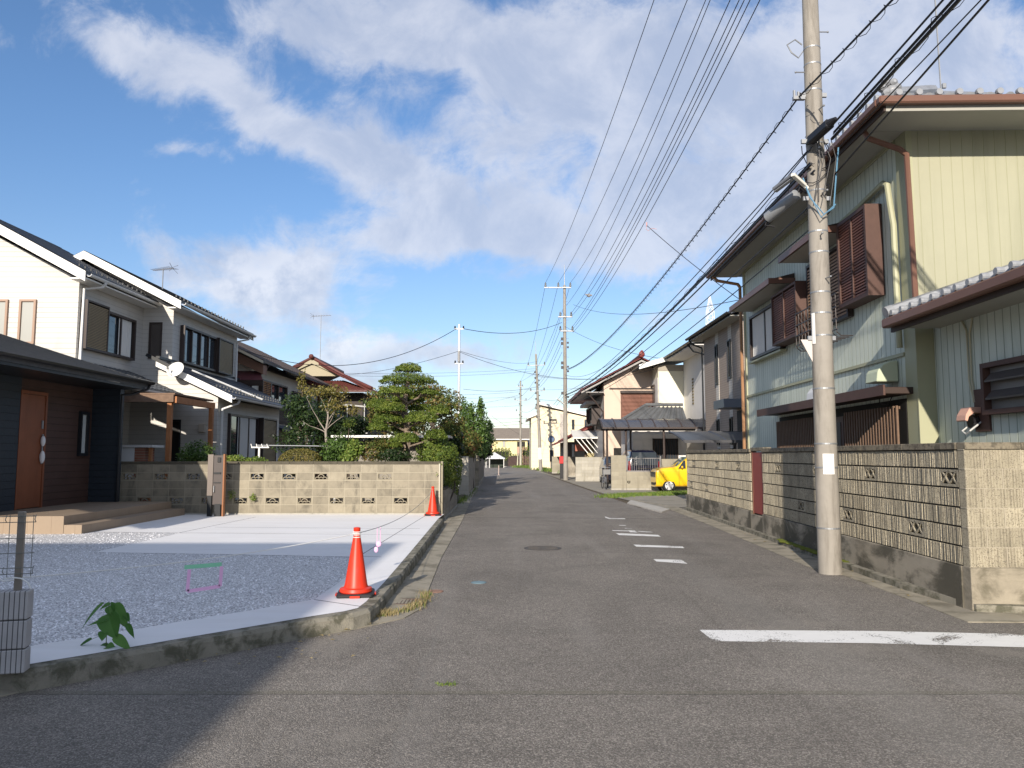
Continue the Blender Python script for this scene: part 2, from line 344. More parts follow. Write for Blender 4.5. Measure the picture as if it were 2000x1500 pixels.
# ================================================================== GROUND
def sheet(name, poly, z, mat, label=None, kind='structure', cat=None):
    mb = MB(); k = len(poly); mb.v = [(x, y, z) for x, y in poly]; mb.f = [tuple(range(k))]
    o = mb.build(name, mat); 
    if o.data.polygons[0].normal.z < 0: o.data.flip_normals()
    tag(o, label, cat, kind=kind); return o
def asphalt(name, base, dark=False):
    m_ = bpy.data.materials.new(name); m_.use_nodes = True; nt = NT(m_.node_tree); b = nt.n['Principled BSDF']
    g = nt.new('ShaderNodeNewGeometry'); p = g.outputs['Position']
    def vor(s, out='Color', feat='F1'):
        v = nt.new('ShaderNodeTexVoronoi'); v.feature = feat; v.inputs['Scale'].default_value = s; nt.l.new(p, v.inputs['Vector']); return v
    v1 = vor(130); sc = nt.new('ShaderNodeSeparateColor'); nt.l.new(v1.outputs['Color'], sc.inputs[0])
    f = nt.math('ADD', .62, nt.math('MULTIPLY', nt.math('POWER', sc.outputs[0], 2.4), 1.15))
    big = nt.math('ADD', .52, nt.math('MULTIPLY', nt.noise(p, .55, 7, .66, .8), .96))
    mid = nt.math('ADD', .80, nt.math('MULTIPLY', nt.noise(p, 9, 5, .65), .40))
    f = nt.math('MULTIPLY', nt.math('MULTIPLY', f, big), mid)
    gc = nt.new('ShaderNodeCombineColor'); [nt.l.new(nt.math('MULTIPLY', f, base[i]), gc.inputs[i]) for i in range(3)]
    c = gc.outputs[0]
    # pale stones
    v2 = vor(38); s2 = nt.new('ShaderNodeSeparateColor'); nt.l.new(v2.outputs['Color'], s2.inputs[0])
    near = nt.math('MULTIPLY', nt.math('GREATER_THAN', s2.outputs[1], .93), nt.math('LESS_THAN', v2.outputs['Distance'], .30))
    c = nt.mix(nt.math('MULTIPLY', near, .75), c, (.30, .28, .25))
    # tyre-worn streaks along the road, dusty patches, crack lines
    mp = nt.new('ShaderNodeMapping'); mp.inputs['Scale'].default_value = (1.6, .10, 1); nt.l.new(p, mp.inputs[0])
    st = nt.step(nt.noise(mp.outputs[0], 1.0, 5, .6, .3), .50, .72)
    c = nt.mix(nt.math('MULTIPLY', st, .40), c, (.27, .25, .225))
    pt = nt.step(nt.noise(p, .45, 5, .7, 1.0), .56, .66)
    c = nt.mix(nt.math('MULTIPLY', pt, .40), c, (.27, .245, .21))
    ol = nt.step(nt.noise(p, 1.3, 4, .7, .5), .66, .72)
    c = nt.mix(nt.math('MULTIPLY', ol, .35), c, (.06, .055, .05))
    sx = nt.new('ShaderNodeSeparateXYZ'); nt.l.new(p, sx.inputs[0])
    def seam(coef, c0, wd, col, amt, wob=.05):
        a = nt.math('ADD', nt.math('MULTIPLY', sx.outputs[0], coef[0]), nt.math('MULTIPLY', sx.outputs[1], coef[1]))
        a = nt.math('ADD', a, nt.math('MULTIPLY', nt.math('SUBTRACT', nt.noise(p, 2.2, 5, .7), .5), wob))
        d = nt.math('ABSOLUTE', nt.math('SUBTRACT', a, c0))
        return nt.mix(nt.math('MULTIPLY', nt.math('SUBTRACT', 1.0, nt.step(d, wd*.4, wd)), amt), c, col)
    c = seam((0.0, 1.0), 5.44, .05, (.15, .14, .10), .45, .08)
    c = seam((0.0, 1.0), 5.40, .010, (.02, .018, .015), .6, .05)
    c = seam((.10, 1.0), 13.2, .03, (.07, .065, .06), .3, .3); c = seam((1.0, -.03), 1.75, .025, (.10, .09, .08), .2, .25); c = seam((1.0, .0), 2.55, .35, (.25, .235, .21), .25, .5)
    c = seam((0.06, 1.0), 20.2, .05, (.035, .033, .03), .7, .25)
    c = seam((1.0, .02), -.55, .02, (.20, .19, .17), .35, .3)
    wv = nt.new('ShaderNodeTexVoronoi'); wv.feature = 'DISTANCE_TO_EDGE'; wv.inputs['Scale'].default_value = .33
    vm = nt.new('ShaderNodeVectorMath'); vm.operation = 'ADD'; nz = nt.new('ShaderNodeTexNoise'); nz.inputs['Scale'].default_value = 1.6; nt.l.new(p, nz.inputs['Vector']); nt.l.new(p, vm.inputs[0]); nt.l.new(nz.outputs['Color'], vm.inputs[1]); nt.l.new(vm.outputs[0], wv.inputs['Vector'])
    ck = nt.math('MULTIPLY', nt.math('SUBTRACT', 1.0, nt.step(wv.outputs['Distance'], .0, .006)), nt.step(nt.noise(p, .5, 3), .52, .60))
    c = nt.mix(nt.math('MULTIPLY', ck, .22), c, (.03, .03, .03))
    nt.l.new(c, b.inputs['Base Color']); b.inputs['Roughness'].default_value = .88; b.inputs['Specular IOR Level'].default_value = .25
    bp = nt.new('ShaderNodeBump'); bp.inputs['Distance'].default_value = .006; nt.l.new(nt.math('SUBTRACT', 1.0, v1.outputs['Distance']), bp.inputs['Height']); nt.l.new(bp.outputs[0], b.inputs['Normal'])
    return m_
m_asph = asphalt('asphalt', (.206, .186, .162))
sheet('ground', [(-700, -500), (700, -500), (700, 900), (-700, 900)], -.012, m_soil)
roadp = [(-60, -60), (60, -60), (60, 9.5), (5.6, 9.5), (5.6, 24), G(1250, 992), (3.75, 30), G(1100, 940), (3.0, 60), G(1024, 911), (8, 108), (14, 125), (-30, 122), (-7, 110), (-3.4, 95), (-2.6, 60), (-2.1, 40), (-1.9, 22), (-3.5, 19), (-60, 14)]
sheet('road', roadp, 0, m_asph)
# ---- left kerb / gutter / lot
H = .15
ko = [(-14.0, G(43, 1309, H)[1]-1.75)] + [G(*q, H) for q in [(43, 1309), (187, 1285), (350, 1256), (500, 1230), (620, 1209), (690, 1198), (722, 1190), (740, 1176), (773, 1137), (820, 1076), (867, 1013)]]
def offset(poly, d):
    out_ = []
    for i, p in enumerate(poly):
        a = Vector(poly[max(i-1, 0)]); b = Vector(poly[min(i+1, len(poly)-1)]); n = (b-a).normalized(); out_.append((p[0]-n.y*d, p[1]+n.x*d))
    return out_
ki = offset(ko, .13)
mb = MB(); n = len(ko)
def strip(mb, A, B, z0, z1a, z1b=None):
    z1b = z1a if z1b is None else z1b
    for i in range(len(A)-1):
        mb.hexa([(*A[i], z0), (*A[i+1], z0), (*B[i+1], z0), (*B[i], z0), (*A[i], z1a), (*A[i+1], z1a), (*B[i+1], z1b), (*B[i], z1b)])
def strip_fine(A, step=.12):
    out_ = []
    for i in range(len(A)-1):
        a, b = Vector(A[i]), Vector(A[i+1]); k = max(1, int((b-a).length/step))
        out_ += [tuple(a.lerp(b, j/k)) for j in range(k)]
    return out_+[tuple(A[-1])]
kof = strip_fine(ko); kif = offset(kof, .13)
prof_pts = []
kb = MB(); K = len(kof); rows = []
for i in range(K):
    j = [random.uniform(-.008, .008) for _ in range(5)]
    o_, i_ = Vector(kof[i]), Vector(kif[i]); d = (i_-o_)
    rows.append([(o_.x-d.x*.06+j[0], o_.y-d.y*.06+j[1], -.02), (o_.x+j[2], o_.y+j[1], H-.03+j[3]*.6), (o_.x+d.x*.16, o_.y+d.y*.16, H+j[4]*.4), (i_.x, i_.y, H+.001), (i_.x, i_.y, -.02)])
kb.v = [p for r in rows for p in r]
for i in range(K-1):
    for j in range(4): a = i*5+j; kb.f.append((a, a+5, a+6, a+1))
tag(kb.build('kerb', m_kerb, smooth=False), kind='structure')
# gutter strip on the road side of the kerb
go = [(-14.0, ko[0][1]-.25)] + [G(*q) for q in [(0, 1362), (170, 1322), (400, 1272), (560, 1246), (700, 1228), (790, 1208), (828, 1187), (838, 1150), (862, 1090), (902, 1019)]] + [(-1.55, 30), (-1.75, 45), (-2.2, 62)]
gi = [(-14.0, ko[0][1]+.02)] + [G(*q) for q in [(0, 1352), (180, 1300), (400, 1255), (560, 1228), (690, 1205), (745, 1186), (762, 1168), (790, 1128), (830, 1070), (868, 1016)]] + [(-1.9, 30), (-2.1, 45), (-2.5, 62)]
gm = MB(); 
for i in range(len(go)-1): strip(gm, [go[i], go[i+1]], [gi[i], gi[i+1]], -.01, .010, .045 if i < 8 else .02)
tag(gm.build('gutter', m_gutter), kind='structure')
# new white concrete apron and parking slab
apin = [G(*q, H) for q in [(50, 1264), (200, 1241), (350, 1215), (500, 1191), (614, 1171), (650, 1147), (677, 1126), (688, 1088)]]
apin = [(-14, apin[0][1]-1.7)] + apin
mb = MB()
poly = [kif[i] for i in range(0, K)] + [G(868, 1004, H)] + [G(*q, H) for q in [(500, 1004), (352, 1004.5), (188, 1039), (350, 1041), (337, 1045), (184, 1079), (430, 1083), (688, 1088)]] + apin[::-1][1:]
slab = sheet('concrete_slab', [p for p in poly], H+.004, m_slab)
# joints in the slab
jm = M('joint_dark', (.10, .10, .11), .9)
mb = MB()
for a, b in [((350, 1041), (500, 1010)), ((688, 1086), (745, 1088.5)), ((614, 1172), (716, 1187)), ((420, 1030), (820, 1033)), ((688, 1095), (830, 1008)), ((350, 1041), (868, 1046))]:
    A, B = G(*a, H), G(*b, H); mb.bar((*A, H+.0045), (*B, H+.0045), .012, .003)
tag(mb.build('slab_joint', jm), kind='structure')
# gravel
mg = bpy.data.materials.new('gravel'); mg.use_nodes = True; nt = NT(mg.node_tree); b = nt.n['Principled BSDF']
g = nt.new('ShaderNodeNewGeometry'); p_ = g.outputs['Position']
v = nt.new('ShaderNodeTexVoronoi'); v.inputs['Scale'].default_value = 55; nt.l.new(p_, v.inputs['Vector'])
s3 = nt.new('ShaderNodeSeparateColor'); nt.l.new(v.outputs['Color'], s3.inputs[0])
r = nt.new('ShaderNodeValToRGB'); nt.l.new(s3.outputs[0], r.inputs[0])
e = r.color_ramp.elements; e[0].color = (.42, .415, .42, 1); e[1].color = (.92, .92, .92, 1); e[1].position = 1
e2 = e.new(.55); e2.color = (.76, .755, .755, 1)
cg = nt.mix(nt.step(v.outputs['Distance'], .35, .75), r.outputs[0], (.33, .33, .34))
nt.l.new(cg, b.inputs['Base Color']); b.inputs['Roughness'].default_value = .85
bp = nt.new('ShaderNodeBump'); bp.inputs['Distance'].default_value = .007; nt.l.new(nt.math('SUBTRACT', 1.0, v.outputs['Distance']), bp.inputs['Height']); nt.l.new(bp.outputs[0], b.inputs['Normal'])
gp = [(-30, apin[0][1]), (-14, apin[0][1])] + apin[1:] + [(G(688, 1088, H)[0], 19.45), (-30, 19.45)]
gr = sheet('gravel_bed', gp, H, mg)
# loose stones lying on the gravel near the edge
sv = []; sf = []
def inpoly(x, y, poly):
    c = False; j = len(poly)-1
    for i in range(len(poly)):
        xi, yi = poly[i]; xj, yj = poly[j]
        if (yi > y) != (yj > y) and x < (xj-xi)*(y-yi)/(yj-yi)+xi: c = not c
        j = i
    return c
holes = [G(*q, H) for q in [(868, 1004), (500, 1004), (352, 1004.5), (188, 1039), (350, 1041), (337, 1045), (184, 1079), (688, 1088)]]
mb = MB(); cnt = 0
while cnt < 9000:
    y = 5.3+9.5*random.random()**1.7; x = random.uniform(-.70*y, -1.2)
    if (not inpoly(x, y, gp) or inpoly(x, y, holes)) and not (y < 8.2 and x < -1.9 and inpoly(x, y+.12*random.random()**2, gp) and random.random() < .35): continue
    s_ = random.uniform(.006, .014); a = random.random()*6.28; ca, sa = math.cos(a), math.sin(a)
    k = len(mb.v); q = [(s_*1.3, 0, 0), (0, s_, 0), (-s_*1.2, 0, 0), (0, -s_*.9, 0)]
    mb.v += [(x+u*ca-v_*sa, y+u*sa+v_*ca, H-.003+random.random()*.004) for u, v_, _ in q]+[(x+random.uniform(-.3, .3)*s_, y+random.uniform(-.3, .3)*s_, H+s_*random.uniform(.6, 1.1))]
    mb.f += [(k, k+1, k+4), (k+1, k+2, k+4), (k+2, k+3, k+4), (k+3, k, k+4)]; cnt += 1
tag(mb.build('loose_gravel', M('stone_chips', (.62, .62, .64), .85, island=.5)), 'loose grey crushed stones covering the unpaved part of the lot', 'gravel', kind='stuff')
# yards behind walls
sheet('garden_soil', [(-45, 19.62), (-1.75, 19.62), (-1.8, 30), (-2.0, 45), (-2.6, 62), (-3.6, 95), (-45, 95)], .10, m_soil)
m_lotc = M('old_concrete', (.27, .25, .21), .9, var=.2, vs=1.2, bump=.004, bs=60, dirt=(.10, .095, .07), ds=(.8, .8, .8), da=.5)
sheet('right_lot_ground', [(5.05, 8.4), (60, 8.4), (60, 95), (3.3, 62), (3.45, 48), (3.95, 30), (4.55, 24.2), (5.4, 24)], .012, m_lotc)
# pavement strip / drive in front of the carports
px_ = lambda a: G(*a)
# right gutter + kerb
rw = lambda Y: 4.524+.032*Y     # right wall line
ro = [(9.0, 7.35), (5.6, 7.62), G(1890, 1216), G(1750, 1162), G(1645, 1123), G(1598, 1116), (4.42, 14), (4.60, 18), (4.75, 24), (4.25, 27), (3.95, 31), (3.62, 40), (3.36, 50), (3.1, 60), (2.4, 80)]
ri = [(9.0, 7.75), (5.6, 7.9), (4.79, 8.10), (4.70, 9.5), (4.72, 10.6), (4.74, 11.4), (4.86, 14), (5.0, 18), (5.15, 24), (4.62, 27), (4.35, 31), (4.0, 40), (3.72, 50), (3.45, 60), (2.75, 80)]
gm = MB(); strip(gm, ro, ri, -.01, .009, .014); tag(gm.build('right_gutter', m_gutter), kind='structure')
km = MB(); Kp = [(9.0, 7.75), (5.6, 7.9), (4.79, 8.10), (4.70, 9.5), (4.745, 10.8), (4.80, 13), (5.0, 18), (5.16, 23.2)]
Kq = [(9.0, 8.0), (5.6, 8.1), (4.95, 8.24), (4.84, 9.5), (4.88, 10.8), (4.94, 13), (5.10, 18), (5.26, 23.2)]
strip(km, strip_fine(Kp, .6), [tuple(Vector(a)+(Vector(b)-Vector(a))) for a, b in zip(strip_fine(Kp, .6), offset(strip_fine(Kp, .6), -.13))], -.01, .085); tag(km.build('right_kerb', m_kerb), kind='structure')
# concrete kerb slabs beside the carport drive
mb = MB(); A_ = [G(1225, 983), G(1290, 1000)]; mb.hexa([(*G(1292, 1002), 0), (*G(1225, 984), 0), (*G(1232, 978), 0), (*G(1308, 996), 0), (*G(1292, 1002), .03), (*G(1225, 984), .03), (*G(1232, 978), .03), (*G(1308, 996), .03)])
tag(mb.build('kerb_slab', M('pale_concrete', (.42, .40, .36), .85, var=.2, vs=6, bump=.003)), kind='structure')
# ---- road paint
def wornpaint():
    m_ = M('road_paint', (.74, .73, .70), .7, var=.06, vs=8)
    nt = NT(m_.node_tree); b = nt.n['Principled BSDF']; g = nt.new('ShaderNodeNewGeometry'); p = g.outputs['Position']
    a = nt.noise(p, 1.5, 4, .6, .8); f = nt.noise(p, 55, 3, .7)
    s_ = nt.math('ADD', nt.math('MULTIPLY', a, .62), nt.math('MULTIPLY', f, .38))
    nt.l.new(nt.step(s_, .425, .47), b.inputs['Alpha']); return m_
m_paint = wornpaint()
sheet('road_marking', [G(1366, 1231), G(1700, 1233), G(2030, 1240), (8, G(2000, 1240)[1]), (8, G(2000, 1265)[1]), G(2000, 1265), G(1700, 1257), G(1394, 1253)], .004, m_paint)
for k, q in enumerate([[(1203, 1041.5), (1285, 1045), (1291, 1048.5), (1209, 1045.5)], [(1237, 1064), (1333, 1067.5), (1337, 1071), (1243, 1068)], [(1276, 1092.5), (1331, 1094), (1343, 1101.5), (1282, 1097)],
          [(1195, 1035.8), (1226, 1036.6), (1228, 1038), (1197, 1037)], [(1226, 1036), (1240, 1036.5), (1245, 1040.5), (1231, 1040)], [(1246, 1037.5), (1273, 1039), (1275, 1040.2), (1247, 1039.2)],
          [(1220, 1031.5), (1232, 1032), (1235, 1034), (1222, 1033.5)], [(1181, 1009), (1192, 1012.3), (1221, 1012.7), (1221, 1014), (1190, 1013.8), (1183, 1012)], [(1208, 1025.8), (1221, 1026), (1223, 1027), (1211, 1026.8)]]):
    sheet('road_marking', [G(*a) for a in q], .004, m_paint)
# manhole and small covers
def cover(name, label, px, py, r, mat, cat, z=0):
    c = G(px, py); mb = MB(); mb.lathe([(r, -.03), (r, .006), (r*.93, .008), (r*.91, .004), (r*.3, .005), (r*.25, .008), (.001, .008)], (0, 0, 0), 40)
    for i in range(-4, 5):
        L = math.sqrt(max(0, (r*.8)**2-(i*r*.2)**2)); 
        if L > .02: mb.box(-L, L, i*r*.2-.008, i*r*.2+.008, .004, .009)
    o = mb.build(name, mat, loc=(c[0], c[1], z)); tag(o, label, cat)
cover('manhole_cover', 'round dark iron manhole cover set in the middle of the lane', 1060, 1071, .33, M('cast_iron', (.075, .068, .062), .7, metal=.2, var=.25, vs=9, bump=.002), 'manhole cover')
cover('valve_cover', 'small blue-grey round valve cover near the left of the lane', 935, 1138, .10, M('blue_iron', (.11, .17, .20), .6, var=.2), 'valve cover')
cover('drain_cover', 'small rusty rimmed round cover at the asphalt edge beside the gutter', 850, 1155.5, .10, M('rusty_iron', (.20, .12, .09), .8, var=.3, vs=20), 'drain cover')
# drain grate at the gutter corner
c = G(792, 1180); mb = MB(); mb.box(-.20, .20, -.16, -.13, 0, .02); mb.box(-.20, .20, .13, .16, 0, .02); mb.box(-.2, -.17, -.13, .13, 0, .02); mb.box(.17, .2, -.13, .13, 0, .02)
for i in range(9): mb.box(-.155+i*.036, -.145+i*.036, -.13, .13, .002, .018)
mb.box(-.17, .17, -.13, .13, -.01, .001)
tag(mb.build('drain_grate', M('rusty_grate', (.14, .10, .075), .75, var=.3, vs=14, metal=.2), loc=(c[0], c[1], .012)), 'rusty slotted drain grate set in the gutter at the kerb corner', 'drain grate')
# ================================================================== BLOCK WALLS
def block_wall(name, label, cat, loc, rz, n, rows, bl=.4, bh=.2, th=.12, mat=None, mortar=None, cap=None, base=None, capm=None, basem=None, vents=(), vstyle='fan', ribs=0, bond=False, gap=.008, hgap=None, rec=.006, ventm=None):
    hgap = gap if hgap is None else hgap
    root = thing(name, label, cat, loc, rz); L = n*bl; z0 = base or 0
    bm = MB()
    for r in range(rows):
        off = (.5*bl if (bond and r % 2) else 0)
        xs = [0.0]+[off+i*bl for i in range(0 if off else 1, n+1) if 0 < off+i*bl < L]+[L]
        for i in range(len(xs)-1):
            if (r, i) in vents: continue
            a, b_ = xs[i]+gap/2, xs[i+1]-gap/2; za, zb = z0+r*bh+hgap/2, z0+(r+1)*bh-hgap/2
            o_ = random.uniform(-.0015, .0015)
            if ribs:
                k = max(2, int(round(ribs*(b_-a)/bl))); pts = [(a, th)]
                for q in range(k):
                    x = a+(b_-a)*q/k; wq = (b_-a)/k; jj = random.uniform(-.004, .004)
                    pts += [(x+wq*.05, .008+o_), (x+wq*.22, jj+o_), (x+wq*.78, jj+o_), (x+wq*.95, .008+o_)]
                pts.append((b_, th)); bm.prism(pts, za, zb)
            else: bm.box(a, b_, o_, th-o_, za, zb)
    bm.build('block_courses', mat, root)
    mm = MB()
    for r in range(rows+1):
        z = z0+r*bh; mm.box(0, L, rec, th-rec, max(z-hgap/2-.001, z0), z+hgap/2+.001)
    for r in range(rows):
        off = (.5*bl if (bond and r % 2) else 0)
        for i in range(n+1):
            x = off+i*bl
            if 0 < x < L: mm.box(x-gap/2-.001, x+gap/2+.001, rec, th-rec, z0+r*bh+hgap/2+.001, z0+(r+1)*bh-hgap/2-.001)
    mm.build('mortar_joints', mortar, root)
    if base: bb = MB(); bb.box(-.01, L+.01, -.025, th+.02, -.05, base-.002); bb.build('footing', basem or m_conc, root, bevel=.004)
    if cap:
        cb = MB(); zc = z0+rows*bh+.002; x = 0
        while x < L-.01: cb.box(x+.002, min(x+bl*1.5, L)-.002, -cap[1], th+cap[1], zc, zc+cap[0]); x += bl*1.5
        cb.build('coping', capm or mat, root, bevel=.006)
    for (r, i) in vents:
        off = (.5*bl if (bond and r % 2) else 0); xa = i*bl if not off else (0 if i == 0 else off+(i-1)*bl); xa += gap/2; xb = xa+bl-gap; za, zb = z0+r*bh+hgap/2, z0+(r+1)*bh-hgap/2
        vb = MB(); e = .028; y0, y1 = .004, th-.004
        vb.box(xa, xb, y0, y1, za, za+e); vb.box(xa, xb, y0, y1, zb-e, zb); vb.box(xa, xa+e*1.2, y0, y1, za+e, zb-e); vb.box(xb-e*1.2, xb, y0, y1, za+e, zb-e)
        xc, zc = (xa+xb)/2, za+e; hh = bh-2*e
        def arc(cx, cz, R, a0, a1, wd=.020, k=8):
            for q in range(k):
                t0, t1 = a0+(a1-a0)*q/k, a0+(a1-a0)*(q+1)/k
                pp = [(cx+(R)*math.cos(t0), cz+R*math.sin(t0)), (cx+R*math.cos(t1), cz+R*math.sin(t1)), (cx+(R-wd)*math.cos(t1), cz+(R-wd)*math.sin(t1)), (cx+(R-wd)*math.cos(t0), cz+(R-wd)*math.sin(t0))]
                vb.extr([(x_, .006, z_) for x_, z_ in pp], (0, .05, 0))
        if vstyle == 'fan':
            for cx in (-.095, .0, .095): arc(xc+cx, zc, .062, 0, math.pi, .018)
            arc(xc, zc+.045, .085, .15, math.pi-.15, .020); 
        else:
            zm = zc+hh/2; wv = bl/2-.04; K_ = 14
            for sx_ in (-1, 1):       # two crossing waves: a lens in the middle and an X at either side
                q_ = [(xc-wv+2*wv*i/K_, zm+sx_*hh*.42*math.cos(math.pi*2.0*(i/K_-.5)*1.0)) for i in range(K_+1)]
                for i in range(K_): (xa_, z1_), (xb_, z2_) = q_[i], q_[i+1]; vb.extr([(xa_, .004, z1_-.011), (xb_, .004, z2_-.011), (xb_, .004, z2_+.011), (xa_, .004, z1_+.011)], (0, .06, 0))
        vk = vb.build('vent_block', ventm or mat, root)
        if vstyle == 'ring': MB().box(xa+e*1.2, xb-e*1.2, th*.62, y1, za+e, zb-e).build('vent_shade_back', M('vent_shade', (.02, .018, .015), .95), vk)  # dark backing panel painted in for the shade behind the vent
    return root
m_blkL = M('block_buff', (.255, .225, .168), .9, var=.18, vs=5, bump=.003, bs=70, island=.15, dirt=(.10, .09, .07), ds=(3.2, 3.2, 1.5), da=.75, lo=.46, hi=.70)
m_mort = M('mortar', (.36, .325, .25), .9, var=.1)
m_capL = M('coping_dark', (.085, .075, .055), .95, var=.25, vs=4, bump=.005, bs=50, dirt=(.04, .036, .028), ds=(5, 5, 5), da=.7)
YW = 19.35
nL = 26
vL = [(4, i) for i in range(nL) if i % 2 == 0]+[(1, i) for i in range(nL) if i % 2 == 1]
wl = block_wall('block_wall', 'long buff concrete block wall with fan shaped vents behind the white parking slab', 'wall', (-1.78-nL*.4, YW, .14), 0, nL, 6, mat=m_blkL, mortar=m_mort, cap=(.075, .012), capm=m_capL, vents=[(r, i) for r, i in vL if i < nL-2], base=.05, gap=.010, rec=.003, ventm=M('vent_buff', (.25, .22, .16), .9, var=.15, vs=6))
pm = MB(); pm.box(nL*.4+.001, nL*.4+.05, -.005, .12, -.05, 1.33); pm.build('end_pier', M('pier_buff', (.27, .24, .175), .9, var=.15, vs=5, bump=.002, bs=60), wl, bevel=.005)
pp = MB(); pp.tube([(nL*.4-.03, -.03, 0), (nL*.4-.03, -.03, 1.27)], .02, 10); pp.build('drain_pipe', M('old_pvc', (.46, .42, .34), .6, var=.1), wl)
# low wall beyond, running along the road, shrubs above it
block_wall('roadside_wall', 'low stained block wall along the road under the overhanging hedge', 'wall', (-1.70, 19.50, .0), math.radians(90.6), 13, 4, bh=.17, mat=M('block_grey', (.30, .27, .22), .9, var=.15, vs=3, bump=.003, island=.15, dirt=(.08, .07, .055), ds=(3, 3, 1), da=.7), mortar=m_mort, cap=(.05, .01), capm=m_capL, base=.06)
m_blkP = M('block_pale', (.46, .43, .36), .9, var=.1, vs=3, bump=.003, island=.08, dirt=(.15, .13, .10), ds=(3, 3, 1), da=.6)
block_wall('gate_pier', 'pale block gate pier beside the road behind the overhanging hedge', 'gate pier', (-2.06, 30.0, .0), 0, 1, 8, bl=.36, bh=.18, th=.34, mat=m_blkP, mortar=m_mort, cap=(.05, .01), base=.08)
block_wall('roadside_wall', 'weathered block wall running from the pale gate pier up to the tall post', 'wall', (-1.72, 30.36, .0), math.radians(90.8), 20, 7, bh=.2, mat=MC['block_grey'], mortar=m_mort, cap=(.05, .01), base=.1, capm=m_capL)
block_wall('gate_pier', 'tall buff gate pier in sunlight halfway along the left walls', 'gate pier', (-1.95, 39.0, .0), 0, 1, 8, bl=.26, bh=.185, th=.3, mat=m_blkL, mortar=m_mort, cap=(.05, .01), base=.08)
block_wall('roadside_wall', 'farthest grey block wall on the left just before the stop sign', 'wall', (-1.80, 39.4, .0), math.radians(90.9), 46, 7, bh=.2, mat=MC['block_grey'], mortar=m_mort, cap=(.05, .01), base=.1, capm=m_capL)
# right wall: ribbed blocks
m_rib = M('ribbed_block', (.37, .33, .245), .95, var=.25, vs=5, bump=.010, bs=95, island=.14, spots=(120, (.20, .175, .135), .78), dirt=(.07, .055, .04), ds=(4, 4, 1.1), da=.62, lo=.50, hi=.74)
m_ribm = M('dark_joint', (.05, .045, .035), .95)
m_capR = M('coping_rough', (.22, .19, .14), .95, var=.3, vs=9, bump=.010, bs=60, dirt=(.05, .045, .035), ds=(9, 9, 9), da=.7, lo=.45, hi=.6)
m_foot = M('footing_mossy', (.32, .285, .225), .95, var=.2, vs=2, bump=.006, bs=50, dirt=(.035, .033, .022), ds=(1.2, 1.2, 2.2), da=.78, lo=.40, hi=.58)
RD = math.atan(.032)
def rwall(name, label, Y0, Y1, vents):
    n_ = int(round((Y1-Y0)/.4)); x = rw(Y1)
    # local x runs from far to near so that the face looks towards the road
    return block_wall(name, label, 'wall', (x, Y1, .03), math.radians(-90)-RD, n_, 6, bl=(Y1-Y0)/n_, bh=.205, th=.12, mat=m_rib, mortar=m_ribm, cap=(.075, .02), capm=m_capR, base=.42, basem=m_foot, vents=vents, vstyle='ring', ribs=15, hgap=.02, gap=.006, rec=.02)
n_near = int(round((15.5-8.3)/.4))
def vset(Y0, Y1, ys_, row):
    n_ = int(round((Y1-Y0)/.4)); return [(row, min(n_-1, max(0, int((Y1-y)/.4)))) for y in ys_]
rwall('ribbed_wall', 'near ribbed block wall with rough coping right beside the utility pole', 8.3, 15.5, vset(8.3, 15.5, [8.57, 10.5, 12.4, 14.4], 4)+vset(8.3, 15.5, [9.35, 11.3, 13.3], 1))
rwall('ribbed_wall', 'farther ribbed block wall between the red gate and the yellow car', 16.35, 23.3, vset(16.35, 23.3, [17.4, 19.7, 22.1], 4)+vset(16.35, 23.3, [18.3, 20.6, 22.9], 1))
block_wall('ribbed_wall', 'front ribbed block wall facing the viewer at the right corner', 'wall', (rw(8.3)-.002, 8.17, .03), math.radians(0), 18, 6, bh=.205, th=.12, mat=m_rib, mortar=M('mortar_tan', (.36, .32, .25), .9), cap=(.075, .02), capm=m_capR, base=.42, basem=M('footing_tan', (.30, .265, .205), .95, var=.25, vs=3, bump=.005, dirt=(.09, .08, .055), ds=(1.5, 1.5, 3), da=.8, lo=.42, hi=.62), ribs=12, bond=True, gap=.008, rec=.004)
g_ = thing('red_gate', 'narrow dark red metal gate panel set in the ribbed wall', 'gate', (rw(15.5)+.03, 15.5, .42), -RD)
mb = MB(); mb.box(.0, .03, .02, .83, 0, 1.26); mb.build('panel', M('red_metal', (.27, .055, .045), .5, var=.1, vs=3), g_, bevel=.003)
mb = MB(); mb.box(-.01, .05, .79, .85, -.02, 1.28); mb.box(-.01, .05, -.02, .02, -.02, 1.28); mb.build('gate_frame', M('rusty_brown', (.17, .085, .055), .7, var=.2, vs=6), g_)
# lintel coping over the gate and step
mb = MB(); mb.box(-.02, .15, -.05, .86, 1.285, 1.36); mb.build('coping', m_capR, g_, bevel=.005)
mb = MB(); mb.box(-.05, .15, -.03, .86, -.45, -.03); mb.build('step', m_foot, g_)
